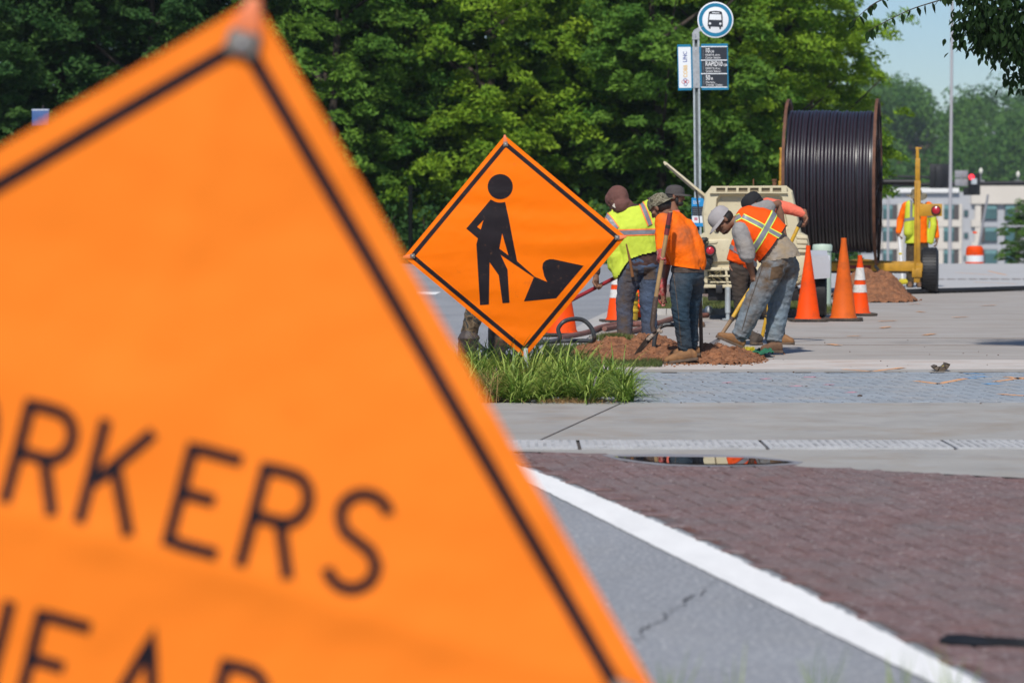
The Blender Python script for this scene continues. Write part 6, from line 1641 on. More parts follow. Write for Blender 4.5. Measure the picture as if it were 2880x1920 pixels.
hose('conduit_loop', 'tall black conduit loop standing up right of the digging man sign', [pw(1520, 962, .1), pw(1560, 958, .05), pw(1575, 950, 0), pw(1570, 925, 0), pw(1585, 905, .0), pw(1610, 897, .05), pw(1640, 900, .1), pw(1662, 920, .1), pw(1671, 945, .1), pw(1668, 958, .15), pw(1640, 958, .2), pw(1560, 960, .3), pw(1490, 968, .3)], .020, conduit_m, 'conduit')
hose('conduit_loop', 'black conduit on the ground left of the sign mast beside the rubber boot', [pw(1335, 960, -.6), pw(1365, 985, -.6), pw(1395, 1000, -.6), pw(1410, 985, -.6), pw(1440, 970, -.5)], .020, conduit_m, 'conduit')
hose('conduit_loop', 'black conduit arch rising from the ground beside the rubber boot', [pw(1352, 1018, -1.2), pw(1358, 995, -1.1), pw(1372, 985, -1.0), pw(1392, 990, -1.0), pw(1420, 1000, -.9), pw(1450, 1010, -.8)], .020, conduit_m, 'conduit')
hose('conduit_loop', 'black conduit arch between the neon vest worker and orange shirt worker', [pw(1838, 985, .4), pw(1842, 950, .4), pw(1852, 925, .4), pw(1870, 914, .4), pw(1895, 913, .4), pw(1925, 915, .5), pw(1955, 930, .6), pw(1960, 960, .6)], .020, conduit_m, 'conduit')
hose('conduit_loop', 'thin dark conduit bending down beside the rubber boot of the hidden worker', [pw(1332, 945, -.5), pw(1338, 990, -.6), pw(1346, 1020, -.7)], .017, conduit_m, 'conduit')
# green cloth
gcl = M('green_cloth', (0.018, 0.125, 0.065), .85, .25, 14, .4, 90)
mb = MB(); n = 40; c0 = G(2095, 1004); vs = []
for a in range(n + 1):
    for b2 in range(n + 1):
        u, v = a / n - .5, b2 / n - .5
        p = V((u * 5, v * 5, 1.3)); z = .022 + .070 * max(0, mnoise.noise(p * 1.3) + .15 + .55 * u) + .018 * abs(mnoise.noise(p * 3.1))
        edge = 1 + .22 * mnoise.noise(V((math.atan2(v, u) * 1.2, 2.2, 0)))
        vs.append(V((c0.x + u * .50 * edge, c0.y + v * .66 * edge + u * .25, z)))
mb.add(vs, [(a * (n + 1) + b2, a * (n + 1) + b2 + 1, (a + 1) * (n + 1) + b2 + 1, (a + 1) * (n + 1) + b2) for a in range(n) for b2 in range(n)])
o = mb.build('green_cloth', gcl, ang=180); tag(o, 'crumpled green cloth lying on the concrete by the boots', 'cloth')
# yellow brush by the boot
q = P(2108, 978, 28.0); br = thing('scrub_brush', 'small yellow bristled brush beside the raised boot', 'brush', (q.x, q.y, 0))
mb = MB(); mb.box((q.x, q.y, .045), (.09, .05, .02)); mb.build('brush_back', wood_m, br, bevel=.004)
o = link('bristles', turf('bristles', lambda rg: (rg.uniform(-.045, .045), rg.uniform(-.025, .025), .05), 300, .05, 4, M('yellow_bristle', (.62, .50, .03), .6), .003, .4), br); tag(o, kind='stuff')
# broken pipe chunk
q = G(2644, 1047); pc = thing('pipe_fragment', 'curved broken brown pipe fragment lying alone on the blue grey pavers', 'pipe piece', (q.x, q.y, 0))
mb = MB(); vs = []; n = 12
for k in range(n + 1):
    a = R(205 + 140 * k / n)
    for r_, y_ in ((.074, -.09), (.074, .09), (.042, .09), (.042, -.09)):
        yy = y_ * (1 + .08 * math.sin(k * 1.9 + y_ * 40)); vs.append(V((q.x + r_ * math.cos(a) * 1.05, q.y + yy, .083 + r_ * math.sin(a) + .012 * (k / n))))
mb.add(vs, [(k * 4 + m_, k * 4 + (m_ + 1) % 4, (k + 1) * 4 + (m_ + 1) % 4, (k + 1) * 4 + m_) for k in range(n) for m_ in range(4)] + [(0, 1, 2, 3), (n * 4 + 3, n * 4 + 2, n * 4 + 1, n * 4)])
mb.build('pipe_wall', M('dark_brown_pipe', (.085, .062, .042), .6, .35, 25, dirt=((.24, .19, .13), 20, .55, .7, .7)), pc)
mb = MB(); mb.ell((q.x + .030, q.y - .02, .050), .022, .03, .014, n=8); mb.build('soil_lump', M('yellow_brown_lump', (.30, .24, .07), .8, .3, 60), pc)
# black rubber strip in the foreground
mb = MB(); q = [P(2640, 1815, 9.0), P(2680, 1812, 9.0), P(2740, 1815, 9.0), P(2790, 1820, 8.95), P(2860, 1822, 8.9), P(2960, 1826, 8.9), P(3100, 1830, 8.9)]
q = [G(x, y) for x, y in ((2642, 1817), (2668, 1813), (2710, 1815), (2760, 1819), (2810, 1822), (2880, 1826), (2980, 1832), (3150, 1842))]
wd = [.006, .075, .085, .065, .030, .030, .028, .03]
hh = [.012, .022, .024, .022, .022, .022, .022, .022]
top = [V((a.x, a.y + w_ * .9, .014)) for a, w_ in zip(q, wd)]; bt = [V((a.x, a.y - w_ * .9, .014)) for a, w_ in zip(q, wd)]
tp2 = [V((a.x, a.y, .014 + h_)) for a, h_ in zip(q, hh)]
k = len(q); vs = top + tp2 + bt; mb.add(vs, [(r_ * k + i, r_ * k + i + 1, (r_ + 1) * k + i + 1, (r_ + 1) * k + i) for r_ in range(2) for i in range(k - 1)])
tag(mb.build('rubber_strip', M('black_flat_rubber', (.012, .013, .015), .6, .3, 8, spec=.3), ang=60), 'flattened black rubber strip lying on the red brick crossing at the right', 'rubber strip')

# ------------------------------------------------------------------ liriope clumps round the sign
lir = M('lily_turf_leaf', (0.11, 0.225, 0.024), .45, .25, 5, spec=.3, tone=(0.46, 0.54, 0.13), trans=.30)
def clump(seed, n=150, L=.42):
    rg = np.random.default_rng(seed); V_, F_, T_ = [], [], []
    for i in range(n):
        a = rg.uniform(0, 2 * np.pi); l = L * rg.uniform(.55, 1.15); el = rg.uniform(.5, 1.45); w0 = rg.uniform(.0048, .0085); droop = rg.uniform(.8, 2.7)
        p = np.array([rg.normal(0, .03), rg.normal(0, .03), .01]); t_ = rg.random(); b0 = len(V_)
        sx, sy = -np.sin(a), np.cos(a); segs = 6; e = el
        for k in range(segs + 1):
            u = k / segs; wd = w0 * (1 - u ** 2.2) + .0004
            V_ += [p - np.array([sx, sy, 0]) * wd + np.array([0, 0, .001]), p + np.array([sx, sy, 0]) * wd + np.array([0, 0, .001])]; T_ += [t_ * (.3 + .7 * u)] * 2
            p = p + np.array([np.cos(a) * np.cos(e), np.sin(a) * np.cos(e), np.sin(e)]) * (l / segs); e -= droop / segs * (.5 + u)
        for k in range(segs): F_.append([b0 + 2 * k, b0 + 2 * k + 1, b0 + 2 * k + 3, b0 + 2 * k + 2])
    v = np.array(V_); v[:, 2] = np.maximum(v[:, 2], .008)
    return np_mesh('leaves', v, np.array(F_), lir, np.array(T_))
spk = M('purple_flower_spike', (.20, .15, .19), .8, .35, 40)
def flower(seed):
    rng = random.Random(seed); mb = MB(); a = rng.uniform(0, 6.28); t = V((math.cos(a) * .06, math.sin(a) * .06, .24)); mb.tube([V((0, 0, 0)), t * .6, t], .0022, 5)
    for k in range(16):
        u = .5 + .5 * k / 16; q_ = t * u; mb.ell(q_ + V((rng.uniform(-.006, .006), rng.uniform(-.006, .006), 0)), .0048, .0048, .0048, n=6)
    return mb.mesh('flower_spike', [spk])
cl = [clump(s) for s in range(5)]; fl = [flower(s) for s in range(4)]
rng = random.Random(31)
spots = []
for row, (y, n_, x0, x1) in enumerate(((21.42, 10, -.95, .86), (21.9, 10, -.9, .92), (22.5, 9, -.9, .80), (23.3, 8, -.9, .62), (23.95, 6, -.85, .35))):
    for i in range(n_): spots.append((x0 + (x1 - x0) * (i + rng.uniform(-.28, .28) + .5) / n_, y + rng.uniform(-.09, .16), row))
lab = 'strappy green lily turf clump in the bed around the digging man sign'
for i, (x, y, row) in enumerate(spots):
    o = thing('lily_turf', lab, 'plant', (x, y, .006), 'lily turf clumps in the planting bed'); o.rotation_euler.z = rng.uniform(0, 6.28); s = rng.uniform(.85, 1.12) * (1.0 if row else .9); o.scale = (s, s, s * (1.0 if row else .85))
    link('leaves', cl[i % 5], o)
    if row < 2 and i % 2 == 0: 
        f_ = link('flower_spike', fl[i % 4], o); f_.location = (rng.uniform(-.06, .06), -.05, 0)
straw = M('dry_straw', (.33, .20, .085), .9, .3, 12, world=True)
tag(link('dry_straw', turf('dry_straw', lambda rg: (rg.normal(.42, .14), rg.normal(21.30, .07), .016), 500, .035, 2, straw, .002, 4.0)), kind='stuff')
tag(link('dry_straw', turf('dry_straw', lambda rg: (rg.normal(-.18, .05), rg.normal(21.5, .2), .016), 160, .22, 7, straw, .0022, 1.3)), kind='stuff')
mb = MB(); 
for px, py, s in ((1686, 1130, .018), (1697, 1133, .014), (1668, 1136, .012)): g = G(px, py); mb.ell((g.x, g.y, .02), s * 1.5, s, s * .7, n=8)
tag(mb.build('pale_pebbles', M('pale_pebble', (.42, .38, .34), .8, .2, 30)), kind='stuff')
# grass blades growing at the near edge of the road
for k, (px, D_, n_, s) in enumerate(((1880, 7.7, 9, 3), (2320, 7.8, 5, 5), (2690, 7.7, 8, 7), (2560, 7.9, 4, 9), (2050, 7.75, 4, 11))):
    x = (px - 1440) / FPX * D_
    o = link('grass_tuft', turf('grass_tuft', lambda rg: (rg.normal(0, .022), rg.normal(0, .03), 0), n_ * 4, .235, s, lir, .0028, .35)); o.location = (x, D_, 0)
    tag(o, 'sparse blurred grass blades at the bottom edge of the road', 'grass tuft', 'grass tufts at the near road edge')

# ------------------------------------------------------------------ trees
def leaf_mat(name, col, tone): return M(name, col, .6, .35, .9, spec=.12, tone=tone, trans=.44, world=True)
leaf_dark = leaf_mat('shaded_tree_leaf', (0.030, 0.088, 0.026), (0.12, 0.235, 0.050))  # shade on the left and rear trees is put into this darker leaf colour
leaf_mid = leaf_mat('mid_tree_leaf', (0.052, 0.145, 0.024), (0.21, 0.36, 0.045))
leaf_lime = leaf_mat('light_tree_leaf', (0.088, 0.205, 0.018), (0.38, 0.53, 0.042))
bark = M('bark', (0.055, 0.042, 0.033), .95, .3, 6, .8, 30)
def crown(seed, rx, rz, zc, n, leaf, mat, nb=46, clus=.8):
    """foliage in many small flattened sprays on an irregular shell, plus loose leaves inside"""
    rg = np.random.default_rng(seed)
    nl = max(8, nb // 9)                     # big limbs, each carrying sprays
    d = rg.normal(size=(nl, 3)); d /= np.linalg.norm(d, axis=1)[:, None]
    lc = d * (rg.uniform(.35, .80, nl) ** .7)[:, None] * np.array([rx, rx, rz]); lr = rg.uniform(.32, .52, nl) * rx; lt = rg.random(nl)
    k0 = rg.integers(0, nl, nb); d = rg.normal(size=(nb, 3)); d[:, 2] = np.where(d[:, 2] < -.3, d[:, 2] * .5, d[:, 2]); d /= np.linalg.norm(d, axis=1)[:, None]
    bc = lc[k0] + d * (lr[k0] * rg.uniform(.55, 1.1, nb))[:, None] * np.array([1, 1, 1.25])
    taper = 1 - .40 * np.clip(bc[:, 2] / rz, 0, 1); bc[:, :2] *= taper[:, None]; bc[:, 2] += zc
    br = rg.uniform(.16, .36, nb) * clus * rx * .5; bt = .55 * lt[k0] + .45 * rg.random(nb); out = d
    k = rg.integers(0, nb, n); u = rg.normal(size=(n, 3)); u /= np.linalg.norm(u, axis=1)[:, None]
    rr = rg.uniform(.1, 1.0, n) ** .5
    p = bc[k] + u * (rr * br[k])[:, None] * np.array([1.35, 1.35, .55]) + out[k] * (br[k] * .3)[:, None]
    p[:, 2] -= .35 * (((p[:, :2] - bc[k][:, :2]) ** 2).sum(1)) / (br[k] + .05)
    nrm = np.array([0, 0, 1.0]) + rg.normal(size=(n, 3)) * .55 + out[k] * .45; nrm /= np.linalg.norm(nrm, axis=1)[:, None]
    a = rg.normal(size=(n, 3)); t = np.cross(nrm, a); t /= np.linalg.norm(t, axis=1)[:, None]; b = np.cross(nrm, t)
    s = leaf * rg.uniform(.55, 1.35, n)[:, None]
    v = np.concatenate([p - t * s, p - b * s * .42, p + t * s, p + b * s * .42], 0); i = np.arange(n)
    f = np.stack([i, i + n, i + 2 * n, i + 3 * n], 1)
    tn = np.clip(.75 * bt[k] ** 1.5 + .35 * rg.random(n) - .08, 0, 1)
    return np_mesh('crown', v, f, mat, np.tile(tn, 4))
def trunk_mesh(seed, h, r):
    rng = random.Random(seed); mb = MB(); top = V((rng.uniform(-.3, .3), rng.uniform(-.3, .3), h))
    mb.tube([V((0, 0, -.3)), V((0, 0, h * .3)), top * .7, top], [r * 1.25, r, r * .7, r * .3], 10)
    for k in range(7):
        z = h * rng.uniform(.3, .8); a = rng.uniform(0, 6.28); L = h * rng.uniform(.2, .35)
        p0 = V((0, 0, z)); mb.tube([p0, p0 + V((math.cos(a) * L * .5, math.sin(a) * L * .5, L * .35)), p0 + V((math.cos(a) * L, math.sin(a) * L, L * .8))], [r * .5, r * .3, r * .1], 7)
    return mb.mesh('trunk', [bark])
CR = {}
for nm, mat, seeds in (('d', leaf_dark, (1, 2)), ('m', leaf_mid, (3, 4)), ('l', leaf_lime, (5, 6))):
    CR[nm] = [crown(s, 3.2, 5.8, 5.7, 60000, .085, mat, 420) for s in seeds]
TR = [trunk_mesh(s, 9, .13) for s in (1, 2, 3)]
def tree(px, D_, kind, k, s, label, z=None, rz=None):
    x = (px - 1440) / FPX * D_
    o = thing('tree', label, 'tree', (x, D_, gz(D_) if z is None else z), 'trees along the far side of the road')
    o.rotation_euler.z = rz if rz is not None else (px * .7) % 6.28; o.scale = (s, s, s)
    link('crown', CR[kind][k % 2], o); link('trunk', TR[k % 3], o)
front = [(-120, 78, 'd', 0, 1.05, 'darkest tree at the far left edge above the foreground sign'),
         (160, 80, 'd', 1, 1.1, 'dark tree behind the blue sign at the left'),
         (420, 79, 'd', 0, 1.0, 'dark tree just left of the tip of the foreground sign'),
         (690, 82, 'd', 1, 1.05, 'dark green tree directly above the tip of the foreground sign'),
         (930, 79, 'm', 0, 1.0, 'mid green tree right of the tip of the foreground sign'),
         (1150, 82, 'm', 1, 1.02, 'mid green tree left of the top of the digging man sign'),
         (1370, 80, 'l', 0, 1.0, 'light green tree above the top of the digging man sign'),
         (1620, 83, 'm', 0, 1.05, 'mid green tree behind the worker in the maroon hood'),
         (1860, 80, 'm', 1, 1.0, 'mid green tree left of the bus stop symbol'),
         (2090, 82, 'l', 1, 1.0, 'light green tree right of the bus stop symbol'),
         (2215, 84, 'l', 0, .95, 'light green tree behind the cable reel')]
for px, D_, kd, k, s, lb in front: tree(px, D_, kd, k, s, lb)
tree(2300, 90, 'l', 1, .66, 'smaller bright green tree at the right end of the tree line')
for i, px in enumerate(range(-250, 2250, 210)):
    tree(px + (i * 53) % 70, 90 + (i * 37) % 6, 'd', i, 1.15, 'dark tree in the second row behind the roadside trees')
# low hedge in the shade-darkened leaf colour, filling the foot of the tree line
hedge = thing('hedge', 'dark clipped undergrowth along the foot of the roadside trees', 'hedge', (-2, 77.5, 0))
rg = np.random.default_rng(50); n = 26000
p = np.stack([rg.uniform(-18, 9.0, n), 77.5 + rg.normal(0, .7, n), np.abs(rg.normal(0, .75, n))], 1); p[:, 2] = np.minimum(p[:, 2], 1.9 + .4 * np.sin(p[:, 0] * 1.7)) - .15
nrm = rg.normal(size=(n, 3)) + np.array([0, -.3, .6]); nrm /= np.linalg.norm(nrm, axis=1)[:, None]; a = rg.normal(size=(n, 3)); t = np.cross(nrm, a); t /= np.linalg.norm(t, axis=1)[:, None]; b_ = np.cross(nrm, t); s = .08 * rg.uniform(.6, 1.3, n)[:, None]
i = np.arange(n); me = np_mesh('hedge_leaves', np.concatenate([p - t * s, p - b_ * s * .55, p + t * s, p + b_ * s * .55], 0) - np.array([-2, 77.5, 0]), np.stack([i, i + n, i + 2 * n, i + 3 * n], 1), leaf_dark, np.tile(rg.random(n) * .5, 4))
tag(link('foliage', me, hedge), kind='stuff')
mb = MB()
for i in range(60): x = -18 + i * .45; mb.tube([V((x, 77.6, -.2)), V((x + .1 * math.sin(i), 77.6, 1.2))], [.03, .012], 6)
mb.build('stems', bark, hedge)
# forest floor behind the trees stays dark earth
tag(MB().add([V((-60, 76.2, gz(76.2) + .02)), V((9.4, 76.2, gz(76.2) + .02)), V((12, 100, gz(100) + .04)), V((-60, 100, gz(100) + .04))], [(0, 1, 2, 3)]).build('tree_bed', bed, None, smooth=False), kind='structure')
# dark pole among the trees, blue notice at left
q = P(1155, 745, 76); o = MB().tube([V((q.x, 76, -.2)), V((q.x, 76, 1.95))], .06, 12).build('lamp_post', M('dark_green_pole', (.004, .006, .005), .8, spec=.1)); tag(o, 'thin dark pole standing in the tree shade left of the digging man sign', 'pole')
bs = thing('notice_sign', 'small blue notice sign on a post under the dark trees at left', 'sign', (P(115, 745, 74).x, 74, 0))
mb = MB(); c = P(114, 331, 74); mb.box(c, (.42, .02, .42)); pl = mb.build('sign_panel', M('blue_notice_paint', (.045, .10, .25), .5), bs, bevel=.003)
mb = MB(); mb.tube([V((c.x + .06, 74.04, -.1)), V((c.x + .06, 74.04, c.z + .3))], .03, 8); mb.build('post', dark_metal, bs)
mb = MB(); mb.box(c + V((0, -.012, .19)), (.42, .004, .02)); mb.build('sign_edge', white_s, pl, smooth=False)

# overhanging street tree at right
hang = leaf_mat('street_tree_leaf', (0.022, 0.050, 0.013), (0.070, 0.105, 0.028))
DT = 28.0
t0 = V((6.6, 29.0, 0)); st = thing('street_tree', 'street tree outside the frame reaching leafy twigs into the top right corner', 'tree', t0)
mb = MB(); mb.tube([t0 + V((0, 0, -.1)), t0 + V((0, 0, 1.5)), t0 + V((.1, 0, 3.0)), t0 + V((.2, .2, 5.5))], [.17, .13, .12, .07], 14); mb.build('trunk', bark, st)
tp = lambda x, y, dy=0: P(x, y, DT + dy)
twigs = [[tp(2960, -60), tp(2700, -20), tp(2640, 2), tp(2560, 28), tp(2470, 72), tp(2440, 90)],
         [tp(2620, -60, .2), tp(2480, 0, .2), tp(2440, 25, .2), tp(2400, 60, .2)],
         [tp(2960, 60, .3), tp(2800, 90), tp(2745, 70, -.1), tp(2700, 52, -.1)],
         [tp(2960, 90, .1), tp(2830, 92), tp(2770, 88), tp(2730, 62, .1)], [tp(2960, 20, -.2), tp(2840, 30), tp(2740, 10)], [tp(2960, 130), tp(2880, 110), tp(2800, 100), tp(2690, 102)],
         [tp(2970, 140, .3), tp(2880, 140), tp(2770, 125)], [tp(2990, 210, .6), tp(2900, 205, .6), tp(2835, 212, .6)], [tp(2990, 150, .7), tp(2880, 155, .6), tp(2800, 150, .6)], [tp(3000, -40, .5), tp(2850, -20, .5), tp(2680, -30, .4)]]
mb = MB()
for tw in twigs: mb.tube(spline(tw, 5), [.010 * (1 - .75 * i / (5 * (len(tw) - 1))) for i in range(5 * (len(tw) - 1) + 1)], 6)
big = [[t0 + V((.1, 0, 2.9)), tp(3000, -40, .3), tp(2960, -60)], [t0 + V((.05, 0, 2.5)), tp(3020, 40, .3), tp(2960, 60, .3)], [t0 + V((.05, 0, 2.3)), tp(3060, 120, .3), tp(2960, 130)], [t0 + V((.1, 0, 2.4)), tp(3060, 190, .6), tp(2990, 210, .6)]]
for tw in big: mb.tube(spline(tw, 4), [.045 * (1 - .7 * i / (4 * (len(tw) - 1))) for i in range(4 * (len(tw) - 1) + 1)], 8)
mb.build('branches', bark, st)
# one leaf shape, hung one by one
def leaf_shape():
    mb = MB(); prof = [(0, .0), (.15, .30), (.35, .44), (.6, .34), (.85, .12), (1, 0)]
    vs = [];
    for t_, w_ in prof: vs += [V((-w_ * .55, .10 * w_, -t_)), V((0, 0, -t_)), V((w_ * .55, .10 * w_, -t_))]
    mb.add(vs, [(3 * i + c, 3 * i + c + 1, 3 * i + c + 4, 3 * i + c + 3) for i in range(5) for c in range(2)]); return mb
lv = leaf_shape(); lme = lv.mesh('leaf', [hang])
rng = random.Random(61); nleaf = 0; far_v, far_f = [], []
cand = []
for ti, tw in enumerate(twigs):
    sp_ = spline(tw, 8); vis_ = [p for p in sp_]
    for si, p in enumerate(vis_):
        dens = 1 if ti < 2 else 9
        for k in range(dens):
            if ti < 2 and si % 2: continue
            off = V((0, 0, 0)) if ti < 2 else V((max(-.09, min(.12, rng.gauss(0, .06))), rng.gauss(0, .14), max(-.15, min(.12, rng.gauss(-.03, .06)))))
            cand.append((p + off, ti < 2))
for k in range(950):       # dense crown corner
    x = 2880 - min(190, abs(rng.gauss(0, 95))) + rng.uniform(-10, 60); lim = 158 - (2880 - x) * .60
    if lim < 5: continue
    y = rng.uniform(-70, lim); cand.append((tp(x, y, rng.uniform(-.5, .6)), False))
for i, (p, solo) in enumerate(cand):
    s = rng.uniform(.068, .098) * (1.2 if solo else 1.0)
    rt = Matrix.Rotation(rng.uniform(0, 6.28), 3, 'Z') @ Matrix.Rotation(rng.uniform(-.7, .7) + (0 if solo else .2), 3, 'X') @ Matrix.Rotation(rng.uniform(-.6, .6), 3, 'Y')
    px = 1440 + p.x / p.y * FPX
    if nleaf < 298 and (solo or (px < 2880 and p.z < 3.9 and i % 3 == 0)):
        o = link('leaf', lme, st); o.location = p - t0; o.rotation_euler = rt.to_euler(); o.scale = (s, s, s); nleaf += 1
    else:
        b0 = len(far_v); far_v += [p - t0 + rt @ (v * s) for v in lv.v]; far_f += [tuple(a + b0 for a in f) for f in lv.f]
me = bpy.data.meshes.new('leaves'); me.from_pydata([tuple(v) for v in far_v], [], far_f); me.update(); tag(link('leaves', me, st, hang), kind='stuff')
o = link('crown', crown(77, 1.5, 1.3, 0, 9000, .05, hang, 120), st); o.location = (1.5, .6, 4.8)

# ------------------------------------------------------------------ far side: crest, hotel, signals, wood
wallg = M('grey_render', (.40, .405, .42), .85, .04, .2); cream = M('cream_render', (.60, .545, .47), .85, .04, .2); cornice = M('white_cornice', (.72, .71, .68), .8)
brn = M('brown_window_panel', (.075, .062, .058), .7); glass_t = M('teal_window_glass', (.045, .11, .115), .12, .35, .25, spec=.7); frame_m = M('window_frame_grey', (.09, .09, .10), .5)
DHt = 400.0
def h5(x, y, dy=0): return P(2440 + x / 3.733, 440 + y / 3.733, DHt + dy)
hot = thing('hotel_building', 'grey and cream three storey building with teal windows beyond the crest', 'building', (h5(900, 1200).x, DHt + 6, -9.1))
def hb(name, x0, y0, x1, y1, dy, th, mat, par=None):
    a, b2 = h5(x0, y0, dy), h5(x1, y1, dy); mb = MB(); mb.box(((a.x + b2.x) / 2, DHt + dy + th / 2, (a.z + b2.z) / 2), (abs(b2.x - a.x), th, abs(a.z - b2.z)))
    return mb.build(name, mat, par or hot, smooth=False)
WX = [(160, 312, 1), (795, 960, 1), (1190, 1362, -1), (1442, 1600, 1), (1840, 2010, 1), (-260, -100, 1), (-560, -400, 1)]
WY = [(505, 662), (740, 896), (975, 1132), (1210, 1366)]
hb('wall', -900, 372, 2600, 1700, 1.0, 14, wallg)
hb('cornice', -900, 330, 960, 380, .4, 1.5, cornice)
hb('parapet', 1092, 308, 2600, 498, .30, 2, cream)
for y0, y1 in ((664, 738), (898, 973), (1134, 1208)):
    for x0, x1 in ((-900, 150), (160, 330), (735, 985), (1092, 1185)): hb('cream_panel', x0, y0, x1, y1, .45, .5, cream)
for x0, x1 in ((735, 793), (962, 985), (1130, 1185), (316, 372)): hb('cream_pier', x0, 500, x1, 1600, .55, .4, cream)
for x0, x1, sd_ in WX:
    for y0, y1 in WY:
        f_ = hb('window', x0, y0, x1, y1, .7, .35, frame_m)
        wx = (x1 - x0)
        if sd_ == 1: hb('pane', x0 + 6, y0 + 8, x0 + wx * .66, y1 - 8, .62, .06, glass_t, f_); hb('window_panel', x0 + wx * .68, y0 + 4, x1 - 2, y1 - 4, .60, .08, brn, f_)
        else: hb('pane', x0 + wx * .26, y0 + 8, x1 - 6, y1 - 8, .62, .06, glass_t, f_); hb('window_panel', x0 + 2, y0 + 4, x0 + wx * .24, y1 - 4, .60, .08, brn, f_)
        hb('blind', x0 + (6 if sd_ == 1 else wx * .26), y0 + 8, x0 + (wx * .66 if sd_ == 1 else wx - 6), y0 + 48, .57, .03, M('pale_blind', (.13, .26, .26), .6), f_)
for y0, y1 in ((562, 630), (800, 860), (1040, 1090)): 
    f_ = hb('window', 1012, y0, 1058, y1, .85, .2, frame_m); hb('pane', 1018, y0 + 6, 1052, y1 - 6, .80, .06, glass_t, f_)
# wooded hill
hillv = []
for jy in range(9):
    for ix in range(30):
        y = 430 + jy * 25; x = -150 + ix * 13.0
        hillv.append(V((x, y, -9.3 + 27 * (1 / (1 + math.exp(-(y - 520) / 40))) - 0 + 2.5 * mnoise.noise(V((x * .02, y * .01, 4))))))
mb = MB(); mb.add(hillv, [(j_ * 30 + i, j_ * 30 + i + 1, (j_ + 1) * 30 + i + 1, (j_ + 1) * 30 + i) for j_ in range(8) for i in range(29)])
tag(mb.build('hill', bed, ang=180), kind='structure')
rg = np.random.default_rng(90); PV, PT = [], []
wood = leaf_mat('far_wood_leaf', (0.045, 0.125, 0.030), (0.13, 0.26, 0.045))
cr = []
for k in range(280):
    y = rg.uniform(440, 600) if k % 3 else rg.uniform(560, 600); x = rg.uniform(.03, .26) * y if k < 255 else rg.uniform(-.05, .03) * y
    z = -9.3 + 27 * (1 / (1 + math.exp(-(y - 520) / 40))); r = rg.uniform(3.4, 6.2); cr.append((x, y, z + r * 1.1 + 1, r))
for x, y, z, r in cr:
    n = 900; nb = 16
    d = rg.normal(size=(nb, 3)); d /= np.linalg.norm(d, axis=1)[:, None]; bc = d * r * .65 * np.array([1, 1, 1.15]); k = rg.integers(0, nb, n); u = rg.normal(size=(n, 3)); u /= np.linalg.norm(u, axis=1)[:, None]
    p = bc[k] + u * (r * .5) * rg.uniform(.5, 1, n)[:, None] ** .5 + np.array([x, y, z]); bt = rg.random(nb); base_t = rg.random() * .5
    nrm = u + rg.normal(size=(n, 3)) * .5 + np.array([0, 0, .3]); nrm /= np.linalg.norm(nrm, axis=1)[:, None]; a = rg.normal(size=(n, 3)); t = np.cross(nrm, a); t /= np.linalg.norm(t, axis=1)[:, None]; b_ = np.cross(nrm, t); s = .42 * rg.uniform(.6, 1.3, n)[:, None]
    PV.append(np.stack([p - t * s, p - b_ * s * .6, p + t * s, p + b_ * s * .6], 1).reshape(-1, 3)); PT.append(np.repeat(np.clip(base_t + .5 * bt[k], 0, 1), 4))
PV = np.concatenate(PV); nq = len(PV) // 4
tag(link('hillside_wood', np_mesh('hillside_wood', PV, np.arange(nq * 4).reshape(-1, 4), wood, np.concatenate(PT))), kind='stuff')
# dark tree at the right edge in front of the hotel
xs0 = P(2895, 700, 125).x
o = thing('tree', 'bushy dark green tree at the right edge in front of the far building', 'tree', (xs0, 125, gz(125) - .4)); o.scale = (.42, .42, .36); link('crown', CR['m'][0], o); link('trunk', TR[0], o)
# light pole
DL = 140.0; q = P(2672, 755, DL)
pole = thing('light_pole', 'tall thin pale street light pole rising beyond the crest', 'light pole', (q.x, DL, gz(DL)))
pm_ = M('pale_pole_metal', (.46, .44, .45), .5, .05, 2, metal=.3)
mb = MB(); mb.tube([V((q.x - .02, DL, gz(DL))), V((q.x, DL, 4)), V((q.x + .03, DL, 14))], [.10, .075, .06], 12); mb.build('pole_shaft', pm_, pole)
mb = MB(); mb.tube([V((q.x, DL, gz(DL))), V((q.x, DL, gz(DL) + .5))], .14, 12); mb.build('pole_base', pm_, pole)
# signal mast arms
DS = 150.0
def s5(x, y, dy=0): return P(2440 + x / 3.733, 440 + y / 3.733, DS + dy)
blk = M('signal_black', (.012, .012, .014), .5); sgr = M('signal_grey', (.25, .25, .265), .6)
mast = thing('signal_mast', 'dark horizontal signal mast arm crossing behind the yellow trailer post', 'signal mast', (s5(2600, 1200).x, DS, gz(DS)))
mb = MB(); mb.tube([s5(-400, 208), s5(300, 212), s5(860, 225)], .07, 10); mb.build('upper_arm', blk, mast)
mb = MB(); mb.tube([s5(-400, 300), s5(300, 300), s5(860, 290), s5(1360, 282), s5(2600, 268)], [.08, .09, .10, .12, .16], 10); mb.build('lower_arm', blk, mast)
e1 = s5(2600, 268); mb = MB(); mb.tube([V((e1.x, DS, gz(DS))), V((e1.x, DS, e1.z + 1.5))], .18, 12); mb.build('mast_pole', sgr, mast)
e0 = s5(-400, 250); mb = MB(); mb.tube([V((e0.x, DS, gz(DS))), V((e0.x, DS, e0.z + 1.0))], .18, 12); mb.build('mast_pole', sgr, mast)
for x, y in ((1190, 155), (1580, 190)):
    mb = MB(); c = s5(x, y, -.1); mb.ell(c, .10, .1, .17, n=12); mb.build('sensor', M('ivory_sensor', (.62, .60, .52), .5), mast); mb = MB(); mb.tube([c, s5(x, 290)], .035, 6); mb.box(s5(x, 262), (.35, .1, .12)); mb.build('sensor_bracket', sgr, mast)
sg1 = thing('traffic_signal', 'black traffic signal seen from behind left of the light pole', 'traffic light', s5(755, 335))
